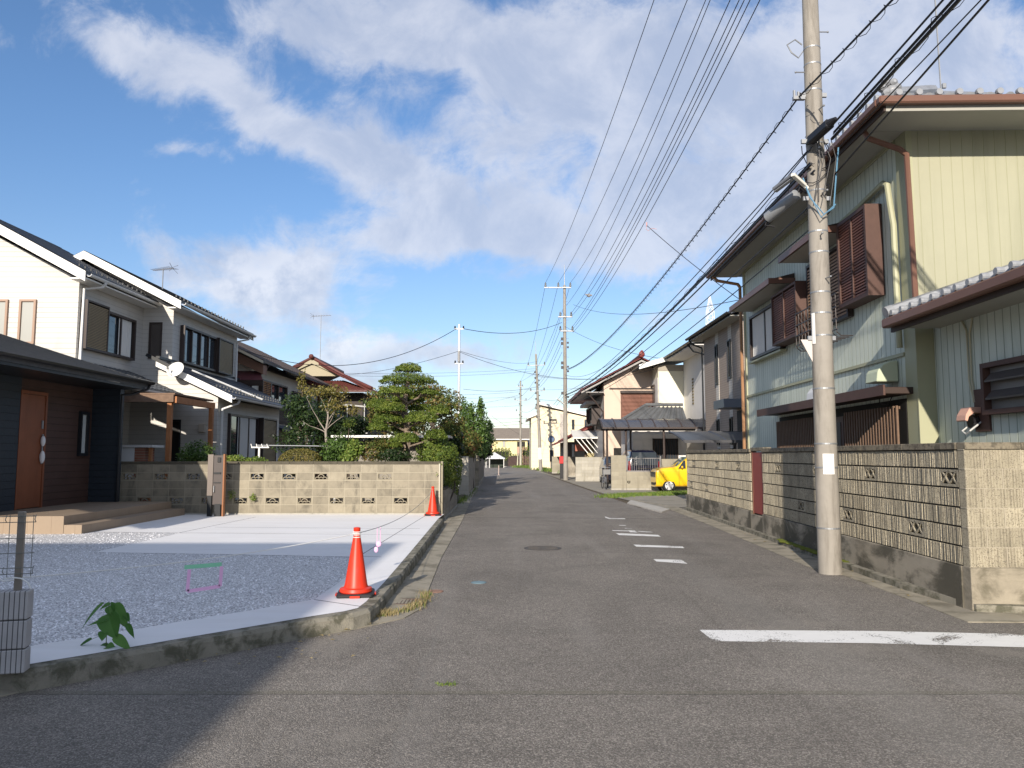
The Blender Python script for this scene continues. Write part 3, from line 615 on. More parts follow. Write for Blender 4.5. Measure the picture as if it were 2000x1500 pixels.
# ================================================================== BUILDING HELPERS
def window(parent, ff, a0, a1, z0, z1, fm, gm_, panes=2, depth=.07, fw=.05, name='window', out0=0.0, bars=(), sill=False, curtain=None):
    mb = MB(); mb.fbox(ff, a0, a0+fw, out0, depth, z0, z1).fbox(ff, a1-fw, a1, out0, depth, z0, z1)
    mb.fbox(ff, a0+fw, a1-fw, out0, depth, z0, z0+fw).fbox(ff, a0+fw, a1-fw, out0, depth, z1-fw, z1)
    for i in range(1, panes):
        a = a0+(a1-a0)*i/panes; mb.fbox(ff, a-fw*.45, a+fw*.45, out0, depth*.8, z0+fw, z1-fw)
    for zb in bars: mb.fbox(ff, a0+fw, a1-fw, out0, depth*.55, zb-.012, zb+.012)
    w_ = mb.build(name, fm, parent)
    pb = MB()
    for i in range(panes):
        s_ = (a1-a0-2*fw)/panes; pb.fbox(ff, a0+fw+i*s_+.003, a0+fw+(i+1)*s_-.003, out0+.002, depth*(.25+.12*(i % 2)), z0+fw+.002, z1-fw-.002)
    pb.build('pane', gm_, w_)
    if curtain:
        cb = MB(); c0, c1 = curtain; N = max(6, int((c1-c0)/.035)); k = len(cb.v)
        for i in range(N+1):
            a = c0+(c1-c0)*i/N; o = depth*.45+.012*math.sin(i*1.9); cb.v += [tuple(ff.p(a, o+.012, z0+fw+.01)), tuple(ff.p(a, o+.012, z1-fw-.01))]
        for i in range(N): cb.f.append((2*i, 2*i+2, 2*i+3, 2*i+1))
        cb.build('curtain', M('curtain', (.62, .61, .58), .9), w_)
    return w_
def louvre(parent, ff, a0, a1, z0, z1, fm, sm, depth=.14, pitch=.035, fw=.045, mids=0, back=True, name='shutter'):
    mb = MB(); mb.fbox(ff, a0, a0+fw, 0, depth, z0, z1).fbox(ff, a1-fw, a1, 0, depth, z0, z1)
    mb.fbox(ff, a0+fw, a1-fw, 0, depth, z0, z0+fw).fbox(ff, a0+fw, a1-fw, 0, depth, z1-fw, z1)
    for i in range(mids): a = a0+(a1-a0)*(i+1)/(mids+1); mb.fbox(ff, a-.015, a+.015, 0, depth-.002, z0+fw, z1-fw)
    if back: mb.fbox(ff, a0+fw, a1-fw, 0, depth*.5, z0+fw, z1-fw)
    s_ = mb.build(name, fm, parent); lb = MB(); z = z0+fw+pitch*.3
    while z < z1-fw-pitch*.6:
        lb.hexa([ff.p(a0+fw, depth*.92, z), ff.p(a1-fw, depth*.92, z), ff.p(a1-fw, depth*.52, z+pitch*.35), ff.p(a0+fw, depth*.52, z+pitch*.35),
                 ff.p(a0+fw, depth*.92, z+pitch*.55), ff.p(a1-fw, depth*.92, z+pitch*.55), ff.p(a1-fw, depth*.52, z+pitch*.8), ff.p(a0+fw, depth*.52, z+pitch*.8)]); z += pitch
    lb.build('slats', sm, s_); return s_
def slope(parent, name, e0, e1, r1, r0, th, mat, pu=.27, pv=.28, amp=.03, step=.012):
    """roof slope: eave e0-e1, ridge r0-r1, wavy stepped tiles on a slab"""
    e0, e1, r1, r0 = map(Vector, (e0, e1, r1, r0)); nrm = (e1-e0).cross(r0-e0).normalized()
    if nrm.z < 0: nrm = -nrm
    L = (e1-e0).length; D = ((r0-e0).length+(r1-e1).length)/2; nu = max(1, int(L/pu)); nv = max(1, int(D/pv))
    mb = MB(); SU = 6 if amp > 0 else 1; cols = nu*SU+1
    prof = []
    for i in range(cols):
        ph = (i % SU)/SU; prof.append(amp*(max(0, math.sin(ph*2*math.pi))*1.0 - .35*max(0, -math.sin(ph*2*math.pi))) if amp else 0)
    rows_ = []
    for j in range(nv):
        rows_ += [(j/nv, step), ((j+1)/nv-1e-4, 0)]
    for (v_, st) in rows_:
        for i in range(cols):
            u_ = i/(cols-1); p = e0.lerp(e1, u_).lerp(r0.lerp(r1, u_), v_); mb.v.append(tuple(p+nrm*(prof[i]+st)))
    R = len(rows_)
    for j in range(R-1):
        for i in range(cols-1): a = j*cols+i; mb.f.append((a, a+1, a+cols+1, a+cols))
    k = len(mb.v); dn = Vector((0, 0, -th))
    for j in (0, R-1):
        for i in range(cols): u_ = i/(cols-1); p = (e0.lerp(e1, u_) if j == 0 else r0.lerp(r1, u_)); mb.v.append(tuple(p+dn*.35))
    for i in range(cols-1):
        mb.f.append((i, i+1, k+i+1, k+i)); a = (R-1)*cols+i; mb.f.append((a, a+1, k+cols+i+1, k+cols+i))
    mb.hexa([e0+dn, e1+dn, r1+dn, r0+dn, e0+dn*.1, e1+dn*.1, r1+dn*.1, r0+dn*.1])
    return mb.build(name, mat, parent)
def gutter_(parent, a, b, r, mat, name='gutter'):
    a, b = Vector(a), Vector(b); mb = MB(); d = (b-a).normalized(); s_ = d.cross(Vector((0, 0, 1))).normalized(); k = 0; N = 8
    for p in (a, b):
        for R in (r, r*.82):
            for j in range(N+1): t_ = math.pi*j/N; mb.v.append(tuple(p+s_*math.cos(t_)*R+Vector((0, 0, -math.sin(t_)*R))))
    n_ = N+1
    for j in range(N):
        mb.f.append((j, j+1, 2*n_+j+1, 2*n_+j)); mb.f.append((n_+j, n_+j+1, 3*n_+j+1, 3*n_+j)); mb.f.append((j, j+1, n_+j+1, n_+j)); mb.f.append((2*n_+j, 2*n_+j+1, 3*n_+j+1, 3*n_+j))
    mb.f.append((0, n_, 3*n_, 2*n_)); mb.f.append((N, n_+N, 3*n_+N, 2*n_+N))
    return mb.build(name, mat, parent, smooth=True)
def pipe(parent, pts, r, mat, name='downpipe', n=8): return MB().tube(pts, r, n).build(name, mat, parent, smooth=True)
def boxp(parent, name, mat, *bs, bevel=0):
    o = None
    for b_ in bs: o = MB().box(*b_).build(name, mat, parent, bevel=bevel)
    return o
def guards(parent, pts, s_=.018, h0=.06, h1=.02):
    p0 = pts[0]; first = MB().box(-s_, s_, -s_, s_, -h0, h1).build('snow_guard', m_trimd, parent, loc=p0)
    for p in pts[1:]: c = first.copy(); C.objects.link(c); c.location = p
# ================================================================== NEW DARK HOUSE (left front)
nh = thing('dark_house', 'new single storey house with dark roof, navy walls, brown cladding and a timber door', 'house', (-10.4, 15, .15))
m_navy = M('navy_siding', (.022, .030, .040), .55, var=.15, vs=14, bump=.004, bs=26, line=('z', .155, .012, (.012, .016, .022), .004))
m_clad = M('brown_cladding', (.072, .040, .031), .6, var=.22, vs=2.2, line=('z', .155, .010, (.035, .02, .016), .004), dirt=(.07, .036, .028), ds=(1, 6, 30), da=.5)
m_shing = M('shingle', (.085, .088, .092), .85, var=.25, vs=7, bump=.004, bs=60, island=.2)
m_tile_b = M('beige_tile', (.28, .215, .155), .6, var=.08, vs=2, line=('u', .45, .008, (.24, .18, .13), .002))
m_trimd = M('black_trim', (.016, .018, .021), .4)
Z = .33; OY = -15
boxp(nh, 'wall', m_clad, (-8, 0, 1.15, 4.15, 0, 3.25))
boxp(nh, 'wall', m_navy, (-9, .05, -3.2, 1.15, 0, 3.25), (-.2, .68, 4.0, 4.2, Z, 3.22))
boxp(nh, 'porch', m_tile_b, (-9, 1.98, -.4, 4.18, -.16, Z))
boxp(nh, 'porch_step', m_tile_b, (1.983, 2.32, -.39, 4.17, -.155, Z*.5))
d0, d1 = 16.2-15, 17.02-15
dff = FF((0, 0, 0), (0, 1, 0), (1, 0, 0))
mb = MB(); mb.fbox(dff, d0-.06, d0, 0, .06, Z, Z+2.52).fbox(dff, d1, d1+.06, 0, .06, Z, Z+2.52).fbox(dff, d0, d1, 0, .06, Z+2.45, Z+2.52)
m_wood = M('door_wood', (.21, .07, .032), .45, var=.15, vs=3, dirt=(.15, .04, .015), ds=(9, 9, .8), da=.5)
dr = mb.build('door', m_wood, nh); mb = MB(); mb.fbox(dff, d0+.005, d1-.005, 0, .04, Z+.02, Z+2.44); mb.build('door_leaf', m_wood, dr)
mb = MB(); mb.fbox(dff, d1-.10, d1-.07, .06, .09, Z+.95, Z+1.6).fbox(dff, d1-.11, d1-.06, .04, .07, Z+1.72, Z+1.9); mb.build('handle', m_steel, dr, bevel=.004)
mb = MB(); mb.ball(dff.p(d1-.085, .085, Z+1.45), .05, 8, (1, 1, 2.4)); mb.ball(dff.p(d1-.085, .085, Z+1.1), .055, 8, (1, 1, 2.6)); mb.build('plastic_wrap', M('wrap', (.7, .7, .7), .25), dr, smooth=True)
window(nh, dff, 18.42-15, 18.80-15, 1.45, 2.52, m_trimd, M('frosted_glass', (.52, .56, .55), .25, spec=.8), 1, .07, .07)
# roof: eave at X=-9.15 (local 1.25), z 3.28 above slab, rising to the left
ex = 1.25
slope(nh, 'roof', (ex, -8, 3.30), (ex, 4.30, 3.30), (ex-7, 4.30, 5.55), (ex-7, -8, 5.55), .14, m_shing, pu=.30, pv=.16, amp=0, step=.010)
boxp(nh, 'soffit', m_trimd, (0.06, ex-.02, -3.2, 4.12, 3.10, 3.16))
gutter_(nh, (ex+.07, -8, 3.30), (ex+.07, 4.33, 3.30), .07, m_trimd)
pipe(nh, [(ex+.05, 4.25, 3.24), (ex+.0, 4.22, 3.12), (ex-.35, 4.1, 2.98), (.74, 3.96, 2.95), (.74, 3.95, .35)], .033, m_trimd)
mb = MB(); mb.extr([(ex, 4.301, 3.15), (ex, 4.301, 3.31), (ex-7, 4.301, 5.56), (ex-7, 4.301, 5.40)], (0, .03, 0)); mb.build('bargeboard', m_trimd, nh)
mb = MB(); mb.extr([(0, 4.16, 3.2), (.0, 4.16, 3.55), (-5.75, 4.16, 5.45), (-5.75, 4.16, 3.2)], (0, -.05, 0)); mb.build('wall', m_navy, nh)
# ================================================================== WHITE HOUSE (left, two storeys)
wh = thing('white_house', 'white clapboard two storey house with dark gabled roofs behind the long block wall', 'house', (-12.2, 21.3, .1))
wo = Vector((-12.2, 21.3, .1))
m_wsid = M('white_siding', (.56, .54, .505), .6, var=.05, vs=1.5, line=('z', .145, .009, (.38, .365, .335), .004), dirt=(.40, .385, .35), ds=(1.5, 1.5, .5), da=.35)
m_slate = M('slate_roof', (.035, .040, .052), .5, var=.2, vs=4, line=('u', .30, .008, (.015, .016, .02), .003))
def L(x, y, z=0): return (x-wo.x, y-wo.y, z-wo.z)
mb = MB(); a = L(-12.2, 21.3, 0); 
# front block with gable facing the viewer: profile in X-Z
def gableblock(mb, xl, xr, y0, y1, z0, ze, xa, za, o):
    mb.extr([(xl-o.x, y0-o.y, z0-o.z), (xr-o.x, y0-o.y, z0-o.z), (xr-o.x, y0-o.y, ze-o.z), (xa-o.x, y0-o.y, za-o.z), (xl-o.x, y0-o.y, ze-o.z)], (0, y1-y0, 0))
gableblock(mb, -18.8, -12.2, 21.3, 25.1, 0, 6.55, -15.5, 8.28, wo); mb.build('wall', m_wsid, wh)
mb = MB(); gableblock(mb, -16.6, -11.2, 25.1, 31, 0, 6.5, -13.9, 7.95, wo); mb.build('wall', m_wsid, wh)
mb = MB(); mb.extr([L(-12.2, 24.5, 0), L(-9.4, 24.5, 0), L(-9.4, 24.5, 3.45), L(-11.2, 24.5, 4.33), L(-12.2, 24.5, 4.4)], (0, 6.5, 0)); mb.build('wall', m_wsid, wh)
def gableroof(parent, o, xa, za, xr, zr, xl, zl, y0, y1, mat, tm, th=.10, barge=.24, pu=.45, pv=.30, amp=0, step=.012, trimname='bargeboard'):
    q = lambda x, y, z: (x-o.x, y-o.y, z-o.z)
    slope(parent, 'roof', q(xr, y0, zr), q(xr, y1, zr), q(xa, y1, za), q(xa, y0, za), th, mat, pu, pv, amp, step)
    slope(parent, 'roof', q(xl, y1, zl), q(xl, y0, zl), q(xa, y0, za), q(xa, y1, za), th, mat, pu, pv, amp, step)
    for yy in (y0-.03, y1):
        mb = MB(); mb.extr([q(xr, yy, zr-barge), q(xr, yy, zr-.02), q(xa, yy, za-.02), q(xl, yy, zl-.02), q(xl, yy, zl-barge), q(xa, yy, za-barge)], (0, .03, 0)); mb.build(trimname, tm, parent)
gableroof(wh, wo, -15.6, 8.78, -11.72, 6.68, -19.5, 6.68, 20.75, 25.6, m_slate, m_white, barge=.30)
gableroof(wh, wo, -13.9, 8.25, -10.68, 6.60, -17.1, 6.60, 24.45, 31.4, m_slate, m_white, barge=.28)
gutter_(wh, L(-11.66, 20.8, 6.60), L(-11.66, 25.6, 6.60), .075, m_gutw); gutter_(wh, L(-10.62, 24.5, 6.53), L(-10.62, 31.4, 6.53), .075, m_gutw)
boxp(wh, 'soffit', m_white, (.02, .48, -.5, 4.2, 6.36, 6.40), (1.02, 1.5, 3.3, 10, 6.28, 6.32))
pipe(wh, [L(-11.6, 21.6, 6.52), L(-11.68, 21.6, 6.40), L(-12.12, 21.42, 6.30), L(-12.13, 21.40, 3.9)], .045, m_gutw)
pipe(wh, [L(-10.62, 30.9, 6.45), L(-10.7, 30.9, 6.3), L(-11.12, 30.8, 6.2), L(-11.12, 30.8, 4.0)], .04, m_gutw)
# roof snow guards
guards(wh, [L(-12.05, 21+i*.3, 6.92) for i in range(16)]+[L(-11.0, 24.8+i*.3, 6.84) for i in range(22)])
m_tan = M('tan_frame', (.33, .22, .16), .45); m_gtan = M('frosted_curtain', (.36, .36, .33), .3, spec=.6)
m_olive = M('bronze_slats', (.31, .235, .135), .5, var=.05)
fS = FF(L(-12.2, 0, 0), (0, 1, 0), (1, 0, 0)); fS.o.y = 0; fS.o = Vector((0, -21.3, -.1))
louvre(wh, fS, 21.43, 22.62, 4.62, 6.02, m_dbrown, m_olive, .20, .045, .05)
window(wh, fS, 22.62, 24.35, 4.62, 5.92, m_dbrown, m_glass, 2, .16, .07, curtain=(23.4, 24.2), bars=())
fS2 = FF((1.0, -21.3, -.1), (0, 1, 0), (1, 0, 0))
window(wh, fS2, 25.65, 28.55, 4.72, 6.0, m_dbrown, m_glass, 4, .16, .07)
louvre(wh, fS2, 28.55, 30.0, 4.72, 6.02, m_dbrown, m_olive, .24, .045, .05)
fF = FF((-12.2*-1-12.2, 0, -.1), (1, 0, 0), (0, -1, 0)); fF.o = Vector((12.2, 0, -.1))   # world x as coordinate along
window(wh, fF, -13.83, -13.36, 4.72, 5.98, m_tan, m_gtan, 1, .06, .06)
window(wh, fF, -14.6, -14.15, 4.72, 5.98, m_tan, m_gtan, 1, .06, .06)
fB = FF((12.2, 3.8, -.1), (1, 0, 0), (0, -1, 0))
window(wh, fB, -11.97, -11.55, 4.78, 5.99, m_dbrown, M('dark_curtain_glass', (.085, .072, .065), .25, spec=.6), 1, .05, .05)
# side ground floor
fW = FF((2.8, -21.3, -.1), (0, 1, 0), (1, 0, 0))
window(wh, fW, 25.4, 28.2, .7, 3.0, m_dbrown, m_glass, 3, .10, .07, curtain=(26.2, 28.0))
louvre(wh, fW, 28.3, 29.9, .7, 3.0, m_dbrown, m_olive, .26, .045, .05)
fW0 = FF((0, -21.3, -.1), (0, 1, 0), (1, 0, 0))
fL2 = FF((12.2, 3.2, -.1), (1, 0, 0), (0, -1, 0))
window(wh, fL2, -10.95, -10.55, .9, 2.75, m_trimd, m_dark, 1, .05, .05)
window(wh, fW0, 21.8, 23.9, .6, 3.1, m_dbrown, m_dark, 2, .10, .06, curtain=(22.0, 22.9))
mb = MB(); mb.fbox(fL2, -9.95, -9.75, 0, .12, 2.35, 2.62); mb.build('vent_hood', M('beige_metal', (.52, .47, .40), .5), wh, bevel=.01)
# wing roof (single slope to +X) with white verge
slope(wh, 'roof', L(-8.85, 24.25, 3.50), L(-8.85, 31.6, 3.50), L(-11.2, 31.6, 4.62), L(-11.2, 24.25, 4.62), .08, m_slate, .45, .30, 0, .012)
mb = MB(); mb.extr([L(-8.85, 24.2, 3.27), L(-8.85, 24.2, 3.50), L(-11.3, 24.2, 4.66), L(-11.3, 24.2, 4.43)], (0, .05, 0)); mb.build('bargeboard', m_white, wh)
mb = MB(); mb.bar(L(-11.25, 24.2, 4.72), L(-11.25, 31.4, 4.72), .12, .08); mb.bar(L(-11.6, 24.2, 4.80), L(-10.7, 24.2, 4.36), .1, .1); mb.build('ridge_cap', m_trimd, wh)
gutter_(wh, L(-8.79, 24.2, 3.45), L(-8.79, 31.6, 3.45), .07, m_gutw)
pipe(wh, [L(-8.8, 24.75, 3.38), L(-8.85, 24.75, 3.28), L(-9.32, 24.7, 3.10), L(-9.33, 24.7, .2)], .04, m_gutw)
guards(wh, [L(-9.2-.35*r_, 24.6+i*.31+.15*r_, 3.70+.165*r_) for r_ in range(2) for i in range(22)], .022, .05, .03)
pipe(wh, [L(-10.9, 26.0, 4.50), L(-9.0, 27.6, 3.62)], .035, m_gutw, 'roof_pipe')
# porch lean-to roof in front of the side wall
slope(wh, 'roof', L(-10.5, 20.6, 3.55), L(-10.5, 24.45, 3.55), L(-12.22, 24.45, 4.28), L(-12.22, 20.6, 4.28), .08, M('grey_tile', (.10, .105, .11), .6, var=.2, vs=6, island=.1), .27, .25, .02, .02)
gutter_(wh, L(-10.44, 20.6, 3.48), L(-10.44, 24.45, 3.48), .07, m_gutw)
# satellite dish
sdsh = thing('satellite_dish', 'white round satellite dish at the ridge end of the lower roof of the white house', 'satellite dish', P(341, 720, 24.0), math.radians(-20)); sdsh.scale = (.66, .66, .66)
mb = MB(); pr = [(.001, .05)]+[(.42*i/8, .05-.10*(i/8)**2) for i in range(1, 9)]; k0 = len(mb.v); mb.lathe([(.42, .0), (.42, -.012)] if 0 else [(r_, -h) for r_, h in pr]+[(.41, .065), (.001, -.03)], (0, 0, 0), 32, 'y')
dsh = mb.build('dish', M('dish_white', (.70, .70, .67), .5), sdsh, smooth=True); dsh.rotation_euler = (math.radians(-28), 0, math.radians(12))
mb = MB(); mb.tube([(0, .02, -.38), (.0, -.30, -.30), (0, -.42, -.05)], .012, 6); mb.box(-.04, .04, -.5, -.40, -.08, .02); mb.tube([(0, .1, 0), (0, .25, -.25), (0, .3, -.5)], .02, 6); mb.build('feed_arm', M('grey_paint', (.35, .35, .34), .5), sdsh)
# antennas
def antenna(label, p, h, mast0, ang, n_=9, ln=1.0, el=.32):
    a_ = thing('tv_antenna', label, 'antenna', p, ang); mb = MB(); mb.tube([(0, 0, -mast0), (0, 0, h)], .018, 6); mb.build('mast', m_steel, a_)
    mb = MB(); mb.bar((-ln*.5, 0, h-.03), (ln*.5, 0, h-.03), .02, .02)
    for i in range(n_): x = -ln*.48+i*ln*.96/(n_-1); e_ = el*(.55+.45*i/(n_-1)); mb.tube([(x, -e_/2, h-.02), (x, e_/2, h-.02)], .006, 5)
    mb.tube([(ln*.5, -.2, h+.12), (ln*.42, 0, h), (ln*.5, -.2, h-.18)], .008, 5); mb.tube([(ln*.5, .2, h+.12), (ln*.42, 0, h), (ln*.5, .2, h-.18)], .008, 5)
    mb.build('array', m_steel if 0 else M('dull_alu', (.22, .22, .23), .5, metal=.5), a_); return a_
antenna('tv aerial on a short mast above the rear gable of the white house', P(317, 570, 27), .85, .4, math.radians(-20), 12, .95, .5)
antenna('tv aerial on a tall thin mast above the red roofed house', P(625, 712, 46), 3.0, .5, math.radians(165), 8, 1.25, .5)
# ================================================================== PERGOLA, CABINET
pg = thing('pergola', 'brown timber pergola standing before the white house wall', 'pergola', (-9.45, 21.2, .1))
m_tim = M('timber', (.36, .15, .06), .7, var=.2, vs=6); m_timd = M('weathered_timber', (.17, .11, .075), .85, var=.3, vs=8)
boxp(pg, 'post', m_tim, (-.06, .06, -.06, .06, 0, 3.15)); boxp(pg, 'post', m_tim, (.14, .26, 2.35, 2.47, 0, 2.95))
boxp(pg, 'beam', m_timd, (-1.5, .14, -.14, -.065, 2.98, 3.18)); boxp(pg, 'beam', m_tim, (.07, .2, -.062, 2.7, 2.96, 3.14))
boxp(pg, 'roof_panel', m_timd, (-1.5, .14, -.06, 2.7, 3.19, 3.235))
cb = thing('storage_cabinet', 'white board counter with a brick coloured end beside the pergola', 'cabinet', (-10.3, 20.3, .1))
boxp(cb, 'body', M('board_white', (.62, .63, .63), .5), (-.5, .35, 0, .6, .0, 1.72)); boxp(cb, 'counter_top', M('counter_top', (.5, .5, .49), .4), (-.5, .85, -.05, .65, 1.725, 1.79))
boxp(cb, 'end_panel', M('brick_red', (.26, .11, .07), .8, line=('z', .07, .01, (.35, .3, .25), .002)), (.355, .62, .02, .58, 0, 1.72)); boxp(cb, 'leg', m_tim, (.72, .80, .02, .1, 0, 1.72))
# ================================================================== MAIL POST
mp_ = G(405, 1009, H); mpst = thing('mail_post', 'dark aluminium mailbox gate post with a wooden strip by the parking slab', 'mailbox', (mp_[0], mp_[1], .15), 0)
mg_ = M('bronze_alu', (.16, .135, .12), .4, metal=.3)
boxp(mpst, 'leg', m_trimd, (-.02, .08, 0, .10, 0, .62)); boxp(mpst, 'leg', m_trimd, (.16, .30, .0, .10, 0, .30))
boxp(mpst, 'frame', mg_, (-.03, .10, -.01, .11, .5, 1.49)); boxp(mpst, 'mailbox_body', M('mail_face', (.075, .062, .058), .4), (.101, .34, .01, .11, .28, 1.47), bevel=.006)
boxp(mpst, 'wood_strip', M('strip_wood', (.25, .10, .04), .5, var=.15), (.341, .375, -.01, .11, .0, 1.50)); boxp(mpst, 'mail_flap', m_trimd, (.12, .29, -.012, .009, 1.02, 1.06), (.12, .29, -.008, .009, .80, .82))
boxp(mpst, 'handle', m_steel, (.13, .15, -.03, .0, .58, .74), bevel=.004)
boxp(mpst, 'intercom', m_black, (.20, .28, -.015, .009, 1.30, 1.42), bevel=.004)
# ================================================================== FENCE END
fe = G(25, 1312, H); fn = thing('mesh_fence', 'grey wire mesh fence end post on a ribbed grey block base at the left edge', 'fence', (fe[0], fe[1], .15), math.radians(-40+55))
m_gblk = M('grey_ribbed', (.40, .39, .39), .85, var=.15, vs=6, line=('x', .031, .006, (.10, .10, .10), .004), bump=.002, bs=90)
for i, (za, zb) in enumerate([(0, .155), (.163, .348), (.356, .545)]): boxp(fn, 'block', m_gblk, (-1.6, .085, -.06, .06, za, zb), bevel=.006)
boxp(fn, 'mortar', M('grey_mortar', (.07, .07, .07), .9), (-1.6, .075, -.05, .05, .0, .54))
boxp(fn, 'fence_post', M('bronze_post', (.21, .19, .165), .45, metal=.3), (-.02, .022, -.02, .022, .5, 1.08), bevel=.003)
mb = MB()
for z in (.66, .70, .80, .90, 1.01, 1.05): mb.tube([(-1.6, -.035, z), (.10, -.035, z)], .0028, 5)
for x in [-.06-.075*i for i in range(20)]+[.085]: mb.tube([(x, -.035, .64), (x, -.035, 1.06)], .0025, 5)
for z0_ in (.66, 1.01):
    for x0_ in (-.08, .10): mb.tube([(x0_, -.035, z0_), (x0_+.0, -.06, z0_+.02), (x0_, -.035, z0_+.05)], .0028, 5)
mb.build('mesh_panel', M('wire_green', (.18, .19, .17), .5, metal=.4), fn)
# ================================================================== CONES
m_cone = M('cone_red', (.60, .035, .012), .42, var=.06, vs=10, dirt=(.22, .05, .04), ds=(18, 18, 6), da=.6)
def cone(label, px, py, group='traffic cones'):
    c_ = G(px, py, H); r_ = thing('traffic_cone', label, 'traffic cone', (c_[0], c_[1], H+.006), math.radians(8), group)
    mb = MB(); mb.lathe([(.165, .035), (.172, .045), (.165, .075), (.128, .085), (.118, .11), (.030, .66), (.036, .668), (.036, .70), (.012, .705)], (0, 0, 0), 32)
    b_ = mb.build('cone_body', m_cone, r_, smooth=True)
    mb = MB(); mb.prism([(-.17, -.19), (.17, -.19), (.19, -.17), (.19, .17), (.17, .19), (-.17, .19), (-.19, .17), (-.19, -.17)], 0, .035); mb.build('base_weight', m_black, r_, bevel=.008)
    mb = MB(); mb.prism([(-.21, -.05), (.21, -.05), (.21, .05), (-.21, .05)], .002, .022); mb.prism([(-.05, -.21), (.05, -.21), (.05, .21), (-.05, .21)], .002, .0215); mb.build('base_foot', m_cone, r_)
    return r_
c1 = cone('near red traffic cone with white string wrapped round its tip on a black base', 695, 1163)
c2 = copy_tree(c1); q = G(845, 1007, H); c2.location = (q[0], q[1], H+.006); c2['label'] = 'far small looking red traffic cone against the end of the long block wall'
mstr = M('white_string', (.75, .75, .72), .8)
mb = MB()
for z in (.60, .625, .64, .655): mb.lathe([(.042, z-.004), (.046, z), (.042, z+.004)], (0, 0, 0), 20)
mb.build('string_wrap', mstr, c1)
T1 = Vector(c1.location)+Vector((0, 0, .64)); T2 = Vector(c2.location)+Vector((0, 0, .62))
def sag(a, b, s_, n_=24): a, b = Vector(a), Vector(b); return [a.lerp(b, i/n_)+Vector((0, 0, -4*s_*(i/n_)*(1-i/n_))) for i in range(n_+1)]
PF = Vector(P(28, 1129, fe[1]-.03)); PT = PF.copy()
s1 = sag(PT, T1, .05, 30); tag(MB().tube(s1, .0045, 6).build('barrier_string', mstr), 'taut white string from the mesh fence post to the near cone', 'string')
s2 = sag(T1, T2, .16, 40); tag(MB().tube(s2, .004, 6).build('barrier_string', M('grey_string', (.30, .30, .30), .8)), 'slack dark string hanging between the near and the far traffic cones', 'string')
mb = MB(); mb.tube([PT+Vector((-.05, -.03, .0)), PT+Vector((.02, -.05, .012)), PT+Vector((.06, -.02, .0)), PT+Vector((.11, -.02, -.03)), PT+Vector((.13, -.02, -.07))], .005, 6); mb.tube([PT+Vector((-.09, -.03, .0)), PT+Vector((-.04, -.05, -.012)), PT+Vector((.03, -.05, -.005))], .005, 6)
tag(mb.build('string_knot', mstr), 'white knotted string end tied round the fence post', 'string')
def ribbon(pts, wv, name, mat, label, cat='tape'):
    mb = MB(); wv = Vector(wv); k = 0; th = Vector((0, .0015, 0))
    for i in range(len(pts)-1):
        a, b_ = Vector(pts[i]), Vector(pts[i+1]); mb.hexa([a, b_, b_+th, a+th, a+wv, b_+wv, b_+wv+th, a+wv+th])
    return tag(mb.build(name, mat), label, cat)
ygr = s1[16][1]
q0, q1 = P(360, 1112, ygr), P(433, 1106, ygr)
ribbon([q0, q1], (0, 0, .035), 'marking_tape', M('green_tape', (.28, .66, .42), .5), 'green tape strip folded over the white string')
a, b_, c_, d_ = [Vector(P(*x, ygr)) for x in [(370, 1112), (366, 1155), (430, 1145), (433, 1106)]]
mb = MB(); m_pink = M('pink_tape', (.85, .48, .72), .5)
for u_, v_ in ((a, b_), (b_, c_), (c_, d_)): mb.bar(u_, v_, .002, .03, (0, 0, 1) if abs((v_-u_).normalized().z) < .7 else (1, 0, 0)) if abs((v_-u_).normalized().z) < .7 else mb.bar(u_, v_, .03, .002, (0, 1, 0))
tag(mb.build('marking_tape', m_pink), 'pink tape loop hanging in a square below the green tape', 'tape')
yc = s2[6][1]; pA = [Vector(s2[6])+Vector((0, 0, 0)), Vector(s2[6])+Vector((0, 0, -.18)), Vector(s2[6])+Vector((.02, 0, -.24))]
mb = MB(); mb.tube([pA[0]+Vector((-.02, 0, 0)), pA[1]+Vector((-.02, 0, 0))], .004, 5); mb.tube([pA[0]+Vector((.02, 0, 0)), pA[1]+Vector((.02, 0, 0))], .004, 5)
mb.ball(pA[1]+Vector((.0, 0, -.03)), .035, 6, (1, .5, 1.1)); mb.ball(pA[1]+Vector((-.03, 0, -.10)), .030, 6, (.9, .5, 1.3)); tag(mb.build('marking_tape', M('pale_pink_tape', (.72, .42, .62), .5)), 'knotted pale pink tape dangling from the slack dark string', 'tape')
# ================================================================== GREEN HOUSE (right)
gh = thing('green_house', 'pale green two storey house with tiled roof and brown gutters behind the ribbed wall', 'house', (5.78, 10.9, .1), math.radians(-1.5))
m_gs = M('green_siding', (.60, .645, .555), .55, var=.07, vs=1.2, line=('u', .158, .016, (.26, .30, .23), .010), dirt=(.38, .43, .35), ds=(3, 3, .35), da=.55, lo=.46, hi=.74)  # side copy of the house paint, lightened apart from the front
m_ys = M('yellow_trim', (.36, .36, .235), .5, var=.04)
m_sunsid = M('sun_tinted_siding', (.345, .338, .24), .55, var=.05, vs=1.2, line=('x', .158, .010, (.33, .33, .21), .006), dirt=(.25, .25, .165), ds=(3, 3, .3), da=.55, lo=.46, hi=.74)  # same paint as the side, with warm sunlight put into the colour
m_kaw = M('kawara', (.24, .25, .265), .42, var=.22, vs=5, island=.2)
m_sof = M('soffit_grey', (.34, .33, .29), .7, var=.06)
GL = 8.75; GZ = 6.30; SX = -.05   # soffit height in local z
boxp(gh, 'wall', m_gs, (.012, 7.2, .012, GL, .0, GZ))
boxp(gh, 'sun_tinted_front', m_sunsid, (.06, 7.2, -.01, .011, 3.2, GZ))  # front sheet that carries the sun-warmed copy of the siding
